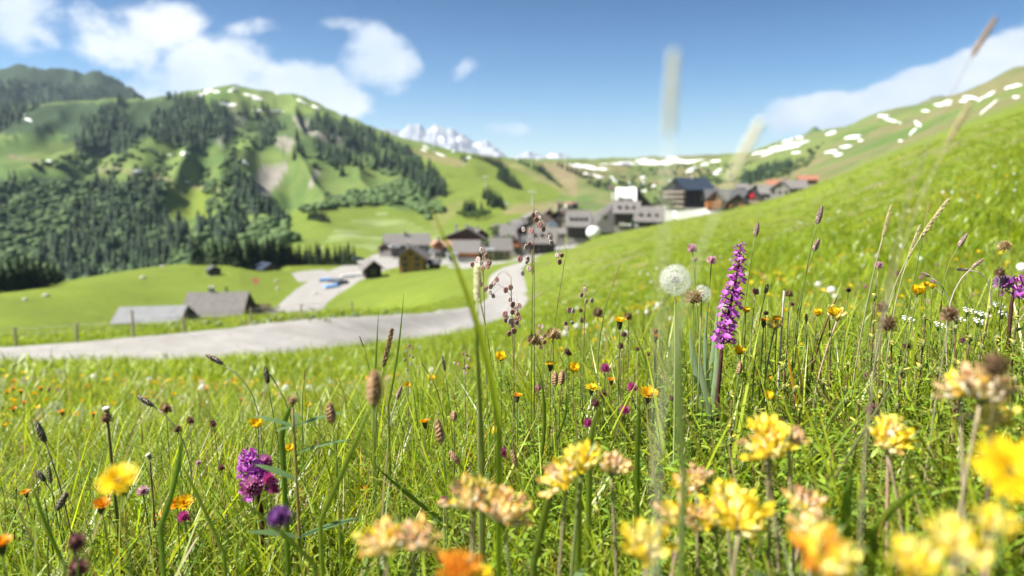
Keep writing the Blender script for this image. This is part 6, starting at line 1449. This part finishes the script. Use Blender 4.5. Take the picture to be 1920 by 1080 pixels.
# buttercups and hawkbits
buttercup(939, 676, .93, 'bright buttercup seen from the side in the middle of the meadow', 1.05, (0, -.1, 1)); buttercup(1075, 696, .93, 'buttercup behind the brown tufted heads', 1.0, (.1, -.4, 1)); buttercup(1384, 664, .93, 'buttercup opening beside the orchid stem', 1.0, (.1, -.3, 1)); buttercup(1720, 552, .80, 'large glossy buttercup over the slope, slightly blurred', 1.0, (0, -.2, 1), lean=-20)
buttercup(1747, 541, .95, 'small buttercup behind the large glossy one', .6); buttercup(1735, 536, .97, 'uppermost tiny buttercup behind the large glossy one', .55); buttercup(1440, 747, .86, 'cup-shaped buttercup in the herbs under the orchid', .8, (0, -.4, 1)); buttercup(1532, 592, .95, 'buttercup below the twin tall plantains', .85); buttercup(1562, 592, .9, 'orange-yellow buttercup beside the vetch in the herbs', 1.0); buttercup(1398, 586, .95, 'buttercup half behind the orchid flowers', .7)
hawkbit(222, 902, .36, 'big blurred yellow flower floating over the shady grass', 'l', 1.05, (0, -.5, 1), group='blurred yellow flowers'); hawkbit(1895, 885, .235, 'huge blurred yellow flower at the frame side', 'l', 1.25, (-.2, -.7, .9), group='blurred yellow flowers')
buttercup(484, 800, .90, 'buttercup tilting to the light on a dark stem', 1.1, (-.2, -.3, 1)); buttercup(543, 846, .9, 'small buttercup low by the rough grass', .8); buttercup(1215, 740, .84, 'ragged orange-yellow flower standing out in the middle', .2) if False else None
hawkbit(1215, 742, .84, 'ragged golden hawkbit standing out in the middle meadow', 'y', 1.35, (.1, -.35, 1)); hawkbit(1162, 604, .92, 'golden hawkbit in profile on a dark calyx', 'y', 1.0, (0, 0, 1)); hawkbit(970, 744, .93, 'small orange hawkbit in the open middle', 'o', .85); hawkbit(796, 793, .92, 'orange hawkbit over the middle grass', 'o', .85); hawkbit(1032, 684, .93, 'yellow hawkbit behind the spiky globe', 'l', .95, (0, 0, 1)); hawkbit(1110, 728, .92, 'pale yellow hawkbit next to the clover cluster', 'l', 1.0, (.1, -.2, 1)); hawkbit(1146, 714, .94, 'orange hawkbit behind the magenta clover', 'o', .7); hawkbit(332, 946, .76, 'orange hawkbit pair member low in the shade', 'o', .95, (-.3, -.6, .8)); hawkbit(345, 944, .74, 'brighter orange hawkbit touching its neighbour', 'y', 1.0, (.3, -.6, .8)); hawkbit(190, 948, .6, 'orange flower beneath the big yellow blur', 'o', .9); hawkbit(2, 1022, .5, 'orange hawkbit cut by the frame corner', 'o', .9, lean=20)
hawkbit(1432, 603, .94, 'orange hawkbit over the herbs by the orchid', 'o', .85, (0, 0, 1)); hawkbit(1456, 600, .95, 'yellow-orange hawkbit beside the orange one by the orchid', 'y', .8); hawkbit(1230, 632, .93, 'orange flower under a rust tipped bud', 'o', .7); hawkbit(48, 925, .9, 'small orange flower in the shady grass', 'o', .7); hawkbit(905, 1076, .40, 'yellow blurred flower at the bottom edge', 'l', .6, (0, -.7, .6), group='blurred yellow flowers')
# kidney vetch
VT = [(1440, 862, .46, 'tall oval yellow vetch head with orange shoulder', 'yyyo', 1.1, (-.35, -.2, 1)), (1436, 830, .47, 'upper half of the tall yellow vetch', 'yyy', .95, (.1, -.2, 1)), (1478, 838, .48, 'withered brown vetch head beside the tall yellow one', 'bo', .8, (.3, 0, 1)), (1664, 845, .52, 'round yellow vetch head among the herbs', 'yyo', 1.15, (0, -.3, 1)), (1665, 815, .53, 'small yellow cap over the round vetch head', 'y', .8, (0, -.2, 1)),
      (1090, 885, .50, 'yellow topped vetch in the middle grass', 'yyy', 1.1, (0, -.1, 1)), (1062, 912, .49, 'white woolly vetch leaning beside the yellow topped one', 'yo', 1.0, (-.8, -.2, .5)), (1146, 893, .52, 'pale orange vetch at the edge of the vetch cluster', 'oob', .9, (.2, 0, 1)), (890, 955, .46, 'orange and white vetch head of the middle pair', 'oyo', 1.15, (-.35, -.1, 1)), (946, 985, .45, 'dull orange vetch head of the middle pair', 'obo', 1.15, (.2, -.1, 1)),
      (722, 1040, .38, 'blurred orange vetch near the bottom', 'oyo', .95, (-.2, -.2, 1)), (775, 1030, .38, 'blurred brown-orange vetch beside it near the bottom', 'oob', .9, (.3, -.2, 1)), (862, 1090, .30, 'strong orange vetch rising from the bottom edge', 'f', .72, (0, -.2, 1)), (1286, 925, .50, 'small yellow vetch with a brown companion', 'yo', .85, (0, -.2, 1)), (1305, 905, .52, 'brown companion of the small yellow vetch', 'b', .7, (.2, 0, 1)),
      (1275, 985, .44, 'pale tangled vetch by the white one', 'yob', .95, (-.3, -.2, 1)), (1362, 950, .47, 'yellow vetch rising behind the broad white one', 'yy', .9, (0, -.1, 1)), (1385, 995, .42, 'broad yellow and white vetch head', 'yyy', 1.25, (.1, -.4, 1)), (1340, 985, .44, 'cream shoulder of the broad vetch head', 'yo', 1.0, (-.5, -.3, .8)), (1210, 1050, .38, 'bright yellow vetch with white foot at the bottom', 'yyy', 1.05, (0, -.2, 1)),
      (1505, 965, .44, 'orange frayed vetch above the white bud', 'oby', .9, (0, -.2, 1)), (1518, 1025, .36, 'tall white-yellow vetch bud', 'yyo', .95, (0, -.3, 1)), (1545, 1080, .27, 'yellow blurred vetch at the bottom edge', 'yyf', .9, (0, -.2, 1)), (1800, 748, .42, 'yellow side of the withered vetch by the frame side', 'yoo', .85, (-.5, -.2, 1)), (1838, 755, .40, 'withered brown vetch by the frame side', 'bob', 1.1, (.1, -.2, 1)), (1862, 800, .42, 'yellow vetch head below the withered one', 'yyo', .85, (-.5, -.3, .7)),
      (1860, 1000, .27, 'big blurred yellow vetch near the frame corner', 'y', .62, (0, -.3, 1)), (1790, 1045, .24, 'huge blurred yellow vetch in the frame corner', 'y', .72, (0, -.3, 1)), (1715, 1075, .24, 'second huge yellow vetch at the bottom edge', 'y', .68, (-.2, -.3, 1)), (1502, 640, .96, 'x', 'y', .1, (0, 0, 1)), (1570, 600, .93, 'small distant vetch with orange florets among herbs', 'yo', .85, (0, -.2, 1)), (1452, 618, .95, 'small orange vetch behind the buttercups', 'oy', .8, (0, -.2, 1))]
for x, y, dp, l, mk, s, d in VT:
    if l == 'x': continue
    vetch(x, y, dp, l, mk, s, 20 if dp < .6 else 12, d, lean=random.uniform(-15, 25))
# quaking grasses
quaking(905, 480, .93, 'tall quaking grass with dark trembling spikelets before the chalets', [(903,468),(912,480),(917,492),(898,486),(902,494),(913,498),(906,503),(886,496),(893,508),(919,493),(896,513),(898,523),(901,532)], lean=10)
quaking(1001, 372, .98, 'tallest quaking grass, its pink spikelets crossing the black chalets', [(1000,403),(1007,411),(1011,408),(1014,420),(981,430),(995,432),(992,458),(987,462),(976,484),(989,485),(1031,445),(1033,455),(979,512),(992,503),(1008,400),(1018,428),(989,492)], lean=4, pale=.5)
quaking(958, 520, .94, 'quaking grass with brown spikelets hanging over the road bend', [(932,524),(925,530),(921,536),(910,543),(918,549),(924,555),(949,543),(957,538),(957,561),(973,573),(968,580),(960,585),(950,597),(966,600),(912,540)], lean=10)
quaking(966, 585, .90, 'dense quaking grass with reddish spikelets in mid meadow', [(948,588),(949,595),(966,585),(970,590),(958,601),(961,607),(969,605),(972,611),(962,620),(956,625),(970,572),(962,570),(975,597)], lean=-6, sz=.95)
quaking(1098, 545, 1.0, 'loose quaking grass by the shaggy seed head', [(1097,543),(1091,553),(1100,565),(1109,563),(1067,580),(1075,583),(1061,607),(1072,606),(1062,615),(1093,600)], lean=-3, pale=.6)
quaking(764, 640, 1.0, 'short quaking grass with tiny pale spikelets in the pale meadow', [(768,650),(773,655),(762,660),(768,668),(774,671),(760,676),(771,683),(764,695)], pale=.7, sz=.6)
quaking(871, 655, 1.0, 'second short quaking grass with tiny pale spikelets', [(868,665),(875,668),(880,676),(852,682),(861,684),(876,688),(880,692),(870,693),(875,700)], pale=.7, sz=.6)
quaking(1062, 470, .98, 'thin quaking grass with two pink spikelets over the hill edge', [(1045,478),(1054,479),(1049,490)], lean=-50, pale=.6)
quaking(1020, 640, .97, 'quaking grass beside the spiky globe', [(1012,612),(1010,622),(1018,613),(1015,634),(1008,640),(1021,630),(1022,642),(1013,650)], pale=.5, sz=.8)
# grass spikes
grass_spike(719, 688, .88, 'fuzzy brown grass spike leaning over the road edge', 'brown', 1.05, 1.05, (.25, 0, 1), lean=-26, col=(.25, .30, .06))
grass_spike(681, 650, 1.0, 'tiny brown grass ear beside the bright upright blade', 'dark', .55, .9, (-.3, 0, 1), lean=20); grass_spike(519, 722, .93, 'small rusty ear beside the upright plantain', 'dark', .6, .8, (-.6, 0, 1), lean=12); grass_spike(570, 712, .97, 'tiny rusty ear alone over the flowery meadow', 'dark', .5, .8, (.15, 0, 1)); grass_spike(1147, 538, .97, 'thin golden grass ear over the hillside', 'thin', .95, 1.0, (.35, 0, 1), lean=-20); grass_spike(998, 515, .95, 'golden ear on the straight stem crossing the road', 'thin', 1.0, 1.5, (0, 0, 1), lean=-2)
grass_spike(803, 700, .97, 'thin dark ear tilting beside the slim plantain', 'dark', .6, .7, (-.5, 0, .8), lean=18); grass_spike(910, 610, .93, 'narrow green ear beside the thick blurred blade', 'green', .9, 1.0, (-.2, 0, 1), lean=16); grass_spike(640, 770, .95, 'brownish green ear in the pale meadow', 'thin', .7, .8, (.3, 0, 1))
grass_spike(1735, 420, .95, 'thin yellow ear high over the slope', 'thin', .9, 1.1, (.12, 0, 1), lean=-22); grass_spike(1702, 487, .88, 'tan ear leaning over the slope between two others', 'pale', .85, .6, (.28, 0, 1), lean=-40, col=PALE_ST); grass_spike(1655, 445, .80, 'tan ear furthest towards the orchid of the leaning group', 'pale', .7, .6, (.2, 0, 1), lean=-36, col=PALE_ST); grass_spike(1725, 447, .80, 'broad tan ear leaning strongly over the worn patch', 'pale', 1.0, .75, (.55, 0, .85), lean=-70, col=PALE_ST)
grass_spike(1254, 255, .175, 'pale blurred grass ear standing upright against the sky', 'white', .42, .36, (.03, 0, 1), lean=10, rad=.0003, col=(.5, .5, .4)); grass_spike(1366, 345, .22, 'straw blurred ear leaning against the snowy ridge', 'white', .44, .42, (.42, 0, .9), lean=-50, rad=.0003, col=(.5, .5, .35)); grass_spike(1822, 106, .34, 'dark blurred ear high against the blue sky', 'brown', .42, .42, (.5, 0, .9), lean=-70, rad=.0003, col=(.3, .26, .2)); grass_spike(1776, 270, .36, 'brown blurred ear below the high dark one', 'pale', .42, .5, (.45, 0, .9), lean=-60, rad=.0004, col=PALE_ST)
grass_spike(1568, 560, .97, 'bare reddish stalk slanting over the herbs', 'dark', .15, .5, (.4, 0, 1), lean=-45, rad=.0012, col=RED_ST); grass_spike(1470, 545, .96, 'bare whitish stalk straight beside the tan head', 'dark', .12, .5, (0, 0, 1), lean=-4, rad=.0014, col=(.5, .45, .42)); grass_spike(895, 565, .55, 'pale blurred ear over the road bend', 'white', .6, .8, (0, 0, 1), lean=4, rad=.001, col=(.35, .38, .15))
# single blades
blade_thing((935, 800), (806, 385), .50, .40, .0046, 'long thick blurred blade bending across the chalets', (.26, .38, .03), (.36, .40, .08), (22, 0)); blade_thing((905, 850), (890, 560), .55, .5, .0035, 'pale blurred blade beside the thick bent one', (.20, .25, .06)); blade_thing((1283, 900), (1275, 560), .33, .30, .0036, 'tall blurred blade passing before the clock', (.36, .46, .16), (.44, .50, .26), (-6, 0)); blade_thing((728, 760), (757, 548), .93, .92, .0028, 'slim bright blade rising above the road', (.17, .24, .03), None, (4, 0)); blade_thing((700, 760), (710, 580), .95, .95, .0028, 'second slim bright blade by the road', (.17, .24, .03))
blade_thing((600, 980), (700, 755), .60, .55, .0045, 'yellow-green blade slanting beneath the brown head', (.22, .28, .04)); blade_thing((1500, 790), (1475, 655), .9, .9, .0045, 'orange withered blade among the herbs', (.45, .20, .02), (.50, .28, .04)); blade_thing((1510, 790), (1506, 690), .92, .92, .003, 'thin orange blade next to the withered one', (.48, .24, .02)); blade_thing((1560, 905), (1700, 680), .62, .60, .0032, 'pale straw stalk slanting over the herbs', (.36, .34, .16), (.34, .36, .18)); blade_thing((1745, 560), (1780, 530), .7, .7, .002, 'x') if False else None
for k, (x0, y0, x1, y1, d0, w) in enumerate([(860, 1000, 700, 870, .75, .005), (590, 1060, 440, 930, .6, .005), (300, 990, 340, 800, .55, .005), (1105, 900, 1120, 770, .62, .006), (1085, 950, 1100, 800, .55, .006), (1195, 930, 1200, 735, .62, .005), (1015, 860, 1010, 690, .8, .004), (1040, 830, 1060, 730, .85, .003), (530, 850, 560, 745, .7, .006), (640, 1000, 560, 960, .7, .005), (1640, 1000, 1750, 900, .5, .006), (1590, 1040, 1600, 880, .5, .007), (420, 1040, 330, 850, .62, .004), (120, 1060, 60, 900, .6, .005), (1000, 1060, 1040, 880, .55, .006)]):
    adj = ['pale', 'bright', 'curving', 'glossy', 'thin', 'broad', 'upright', 'short', 'slanting', 'yellowish', 'wide', 'stiff', 'long', 'shaded', 'sunlit'][k]; wh = ['across the middle grass', 'over the dark lower grass', 'beside the big yellow blur', 'next to the yellow topped vetch', 'before the yellow topped vetch', 'under the golden hawkbit', 'by the spiky globe stem', 'behind the clover cluster', 'near the tilting buttercup', 'below the brown plantain', 'beside the frame corner vetch', 'behind the tall white vetch bud', 'over the orange hawkbit pair', 'in the dark corner', 'below the white woolly vetch'][k]
    blade_thing((x0, y0), (x1, y1), d0, d0 * .97, w, '%s grass blade %s' % (adj, wh), random.choice([(.16, .24, .03), (.13, .21, .03), (.20, .26, .04)]), None, (random.uniform(-14, 14), -6))
# leafy stalk in the left foreground
a = Plant('leafy_stalk', 548, 752, .62, 'leafy green stalk with a closed yellow bud behind the buttercup', 'leafy plant', None, lean=14, col=(.3, .22, .08), rad=.0014)
for t, L, w, az in [(.97, .05, .009, .3), (.97, .045, .009, 3.0), (.85, .06, .008, .1), (.8, .05, .009, 2.8), (.65, .06, .010, .3), (.6, .05, .01, 3.3), (.99, .03, .006, 1.7), (.98, .03, .007, 4.5)]: a.leaf(t, L, w, az, (.10, .17, .06), -.15, .35)
a.part('bud', CL['cream'], scl=.45)
# yellow rattle: leafy stalks with small lipped yellow flowers
rf = MB(); rf.blade((0, 0, 0), (0, .9, .45), (1, 0, 0), .010, .0048, (0, 0, -.1), 4, (.70, .62, .18), (.80, .70, .10), prof=lambda t: .7 + .3 * math.sin(3 * t)); rf.blade((0, 0, -.001), (0, .9, .05), (1, 0, 0), .0085, .0045, (0, 0, -.2), 3, (.70, .62, .18), (.80, .70, .10)); rf.ball((0, -.001, 0), (.0028, .0022, .0040), 6, 4, (.34, .36, .14)); RATF = rf.mesh('flower', m_petal)
lf = MB()
for s in (-1, 1): lf.blade((0, 0, 0), (s, 0, .35), (0, 1, 0), .022, .0055, (0, 0, -.4), 5, (.10, .15, .035), (.14, .18, .05), prof=lambda t: 1.1 - t)
LEAFP = lf.mesh('leaf_pair', m_herb)
RAT = [(1790, 622, .72), (1818, 640, .68), (1672, 648, .85), (1690, 700, .78), (1555, 580, .95), (1640, 560, .97), (1735, 600, .93), (1870, 640, .8), (1905, 600, .85), (1800, 690, .75), (1372, 745, .70), (1500, 770, .78), (1270, 1000, .7), (1590, 690, .82), (1470, 690, .88), (1855, 585, .9), (1760, 700, .7), (1700, 905, .6), (1610, 760, .75), (1840, 860, .6), (1545, 720, .82), (1420, 775, .74), (1650, 745, .72), (1730, 650, .85), (1900, 720, .6), (1490, 735, .84)]
RLAB = ['in front of the white yarrow', 'just below the soft pinkish head', 'beside the blurred round head', 'in the thick of the herbs', 'next to the small distant vetch', 'at the crest over the slope', 'below the large glossy buttercup', 'under the withered white topped head', 'by the mauve clover', 'above the withered vetch', 'at the foot of the orchid', 'above the frayed vetch', 'by the pale tangled vetch', 'beside the straw stalk', 'close to the orange withered blade', 'next to the twisted pale plantains', 'before the dim reddish head', 'below the round yellow vetch', 'over the round yellow vetch', 'between the frame side vetches', 'right of the orange blade'.replace('right of', 'past'), 'over the tall oval vetch', 'above the reddish blurred head', 'behind the soft blurred heads', 'beside the frame edge', 'between orchid and round vetch']
for (x, y, dp), wh in zip(RAT, RLAB):
    a = Plant('yellow_rattle', x, y, dp, 'yellow rattle stalk with pale flowers ' + wh, 'yellow rattle', 'yellow rattle stalks', lean=random.uniform(-8, 8), col=(.16, .09, .05), rad=.0011)
    for i in range(5):
        t = 1 - .09 * i; q = a.pts[min(12, int(t * 12))]; 
        link_mesh('leaf_pair', LEAFP, a.root, q, (0, 0, i * 1.57 + random.random()), 1.0 - .06 * (5 - i))
        if i < 3: link_mesh('flower', RATF, a.root, q + Vector((0, 0, .004)), (0, 0, random.uniform(0, 6.28)), random.uniform(.8, 1.1))
# white yarrow umbels
ym = MB(); rdy = random.Random(4)
for i in range(30):
    a_ = rdy.uniform(0, 6.28); e = .016 * math.sqrt(rdy.random()); q = Vector((e * math.cos(a_), e * math.sin(a_), .006 - e * .12)); ym.ball(q, (.0018, .0018, .0009), 6, 4, (.80, .80, .76)); ym.tube([(0, 0, -.012), q], .00025, 3, (.2, .25, .1), cap=False)
YAR = ym.mesh('umbel', m_petal)
for (x, y, dp), wh in zip([(1815, 585, .97), (1842, 592, .97), (1870, 575, .98), (1795, 600, 1.0), (1835, 605, .95), (1760, 612, 1.0), (1880, 590, 1.0), (1700, 600, 1.02)], ['largest of the white patch', 'middle of the white patch', 'nearest the mauve clover', 'lowest towards the yellow rattle', 'tucked under the largest', 'lying towards the glossy buttercup', 'behind the withered head', 'alone beside the blurred brown twins']):
    a = Plant('white_yarrow', x, y, dp, 'white yarrow umbel, ' + wh, 'yarrow', 'white yarrow umbels'); a.part('umbel', YAR, d=(0, -.3, 1), scl=.65)
# further out: flowers that differ only by where they stand
LM = [(1370, 560, 'the tall orchid'), (1266, 525, 'the full dandelion clock'), (1215, 742, 'the ragged golden hawkbit'), (939, 676, 'the bright side-on buttercup'), (1075, 696, 'the buttercup by the tufted heads'), (470, 890, 'the short orchid'), (222, 905, 'the big yellow blur'), (408, 672, 'the tall nodding plantain'), (275, 748, 'the lower nodding plantain'),
      (500, 705, 'the upright dark plantain'), (702, 740, 'the large blurred brown head'), (622, 780, 'the blurred brown head'), (825, 808, 'the dark straight head'), (941, 851, 'the small magenta clover'), (1002, 639, 'the spiky straw globe'), (1121, 588, 'the shaggy seed head'), (1162, 604, 'the profile hawkbit'), (1120, 745, 'the clover cluster'), (75, 810, 'the blackish plantain'), (200, 770, 'the bald dandelion'),
      (345, 945, 'the orange hawkbit pair'), (484, 797, 'the tilting buttercup'), (728, 655, 'the fuzzy brown spike'), (1532, 402, 'the tallest plantain'), (1720, 550, 'the large glossy buttercup'), (1840, 595, 'the white yarrow'), (1565, 595, 'the small distant vetch'), (1090, 885, 'the yellow topped vetch'), (796, 790, 'the orange middle hawkbit'), (1663, 600, 'the blurred brown twins'), (764, 670, 'the short quaking grass'), (1437, 600, 'the hawkbits by the orchid')]
USED = {}
def where(x, y, what):
    best = sorted(LM, key=lambda l: math.hypot(l[0] - x, l[1] - y))
    for lx, ly, nm in best[:12]:
        d = math.hypot(lx - x, ly - y); dx, dy = x - lx, y - ly
        pos = ('above' if dy < 0 else 'below') if abs(dy) > abs(dx) else ('on the village side of' if (dx > 0) == (lx < 1000) else 'on the outer side of')
        dist = 'just' if d < 45 else 'a little way' if d < 100 else 'some way'
        s_ = '%s %s %s %s' % (what, dist, pos, nm)
        if s_ not in USED: USED[s_] = 1; return s_
    return s_
def patch(fn, n, xr, yr, dr, seed, **kw):
    rd = random.Random(seed); c = 0
    while c < n:
        x, y = rd.uniform(*xr), rd.uniform(*yr); h = hit(x, y + 0, dr[0], dr[1])
        if h is None: c += .2; continue
        dep = h.y * math.cos(PITCH) - h.z * math.sin(PITCH); hh = rd.uniform(.10, .19); q = Vector((h.x, h.y, gz(h.x, h.y) + hh)); px, py = project(q.x, q.y, q.z); random.seed(c * 31 + seed); fn(px, py, dep, rd, c); c += 1
Gl = 'dandelion clocks across the shady meadow'
patch(lambda x, y, d, rd, c: dandelion(x, y, d, where(x, y, 'white dandelion clock'), 'small', rd.uniform(.9, 1.2), Gl), 34, (0, 560), (735, 860), (1.6, 9), 5)
patch(lambda x, y, d, rd, c: dandelion(x, y, d, where(x, y, 'white dandelion clock'), 'small', rd.uniform(.9, 1.2), 'dandelion clocks near the road edge'), 16, (560, 860), (700, 800), (1.8, 9), 6)
patch(lambda x, y, d, rd, c: buttercup(x, y, d, where(x, y, 'small buttercup'), rd.uniform(.85, 1.2), None, 'buttercups of the open meadow', True), 46, (0, 900), (740, 900), (1.5, 7), 7)
patch(lambda x, y, d, rd, c: buttercup(x, y, d, where(x, y, 'small buttercup'), rd.uniform(.85, 1.2), None, 'buttercups of the middle meadow', True), 42, (880, 1340), (640, 800), (1.3, 7), 8)
patch(lambda x, y, d, rd, c: hawkbit(x, y, d, where(x, y, 'orange hawkbit'), 'o', rd.uniform(.9, 1.3), None, 'orange hawkbits of the open meadow'), 36, (20, 640), (760, 900), (1.4, 7), 9)
patch(lambda x, y, d, rd, c: buttercup(x, y, d, where(x, y, 'small buttercup'), rd.uniform(.8, 1.1), None, 'buttercups beyond the orchid', True), 24, (1380, 1900), (610, 720), (1.1, 5), 10)
# and the mass nobody could count
def mini(kind):
    mb = MB(); h = .14; mb.tube([(0, 0, -.02), (0, 0, h)], [.0012, .0008], 3, GREEN_ST, cap=False)
    if kind in 'yo':
        c = YELL if kind == 'y' else ORNG
        for i in range(5):
            a = 6.283 * i / 5; mb.blade((0, 0, h), (math.cos(a), math.sin(a), .45), (-math.sin(a), math.cos(a), 0), .013, .013, (0, 0, .2), 2, c, c, prof=lambda t: .5 + .5 * math.sin(2.8 * t))
    elif kind == 'w': mb.ball((0, 0, h), .019, 8, 6, (.80, .80, .76), jit=.1)
    elif kind == 'p': mb.ball((0, 0, h), .010, 6, 5, (.40, .12, .25), jit=.2)
    elif kind == 'b': mb.ball((0, 0, h), (.004, .004, .010), 5, 4, (.20, .12, .07), jit=.2)
    elif kind == 's': mb.blade((0, 0, h * .6), (.1, 0, 1), (1, 0, 0), .10, .004, (.2, 0, 0), 3, (.35, .26, .12))
    return mb.mesh('wild_flower', m_petal)
fl_c = proto_collection('mini_flower', [mini(k) for k in 'yowpbs'])
scatter_zone('wildflower_vegetation', 1000, 4, 30, -42, 44, 51, fl_c, [6, 1.2, 1.2, .8, .8, 2], .9, 1.3, 0)
hill_n = lambda x, y, r, px, g: (px > 950) & (fbm(x / 2.5, y / 2.5, 3, 66) > .52)
scatter_zone('hillside_flower_vegetation', 9000, 4, 75, 0, 46, 52, fl_c, [10, 3, .6, .2, .2, 1], 1.0, 1.7, 0, keep=hill_n)
clump_n = lambda x, y, r, px, g: (fbm(x / 1.2, y / 1.2, 3, 68) > .58)
scatter_zone('orange_flower_vegetation', 900, 3, 16, -34, 2, 53, fl_c, [2, 6, .6, .1, .1, .5], .9, 1.3, 0, keep=clump_n)
scatter_zone('near_bud_vegetation', 500, .9, 4, -45, 48, 54, fl_c, [1.2, .6, .1, 2, 4, 3], .6, 1.0)

# ------------------------------------------------------------------ air: one even, pale volume round everything
m_air = bpy.data.materials.new('mountain_air'); m_air.use_nodes = True; n_ = m_air.node_tree; n_.nodes.clear()
o_ = n_.nodes.new('ShaderNodeOutputMaterial'); v_ = n_.nodes.new('ShaderNodeVolumePrincipled'); v_.inputs['Density'].default_value = .00005
v_.inputs['Color'].default_value = (.62, .80, 1.0, 1); v_.inputs['Anisotropy'].default_value = .2; n_.links.new(v_.outputs[0], o_.inputs['Volume'])
LOWEST = min(float(GZ.min()), -400.0)
mb = MB(); mb.box(-11400, 11400, -11400, 11400, LOWEST - 1.0, 880); hz = mb.build('haze', m_air); hz['kind'] = 'stuff'
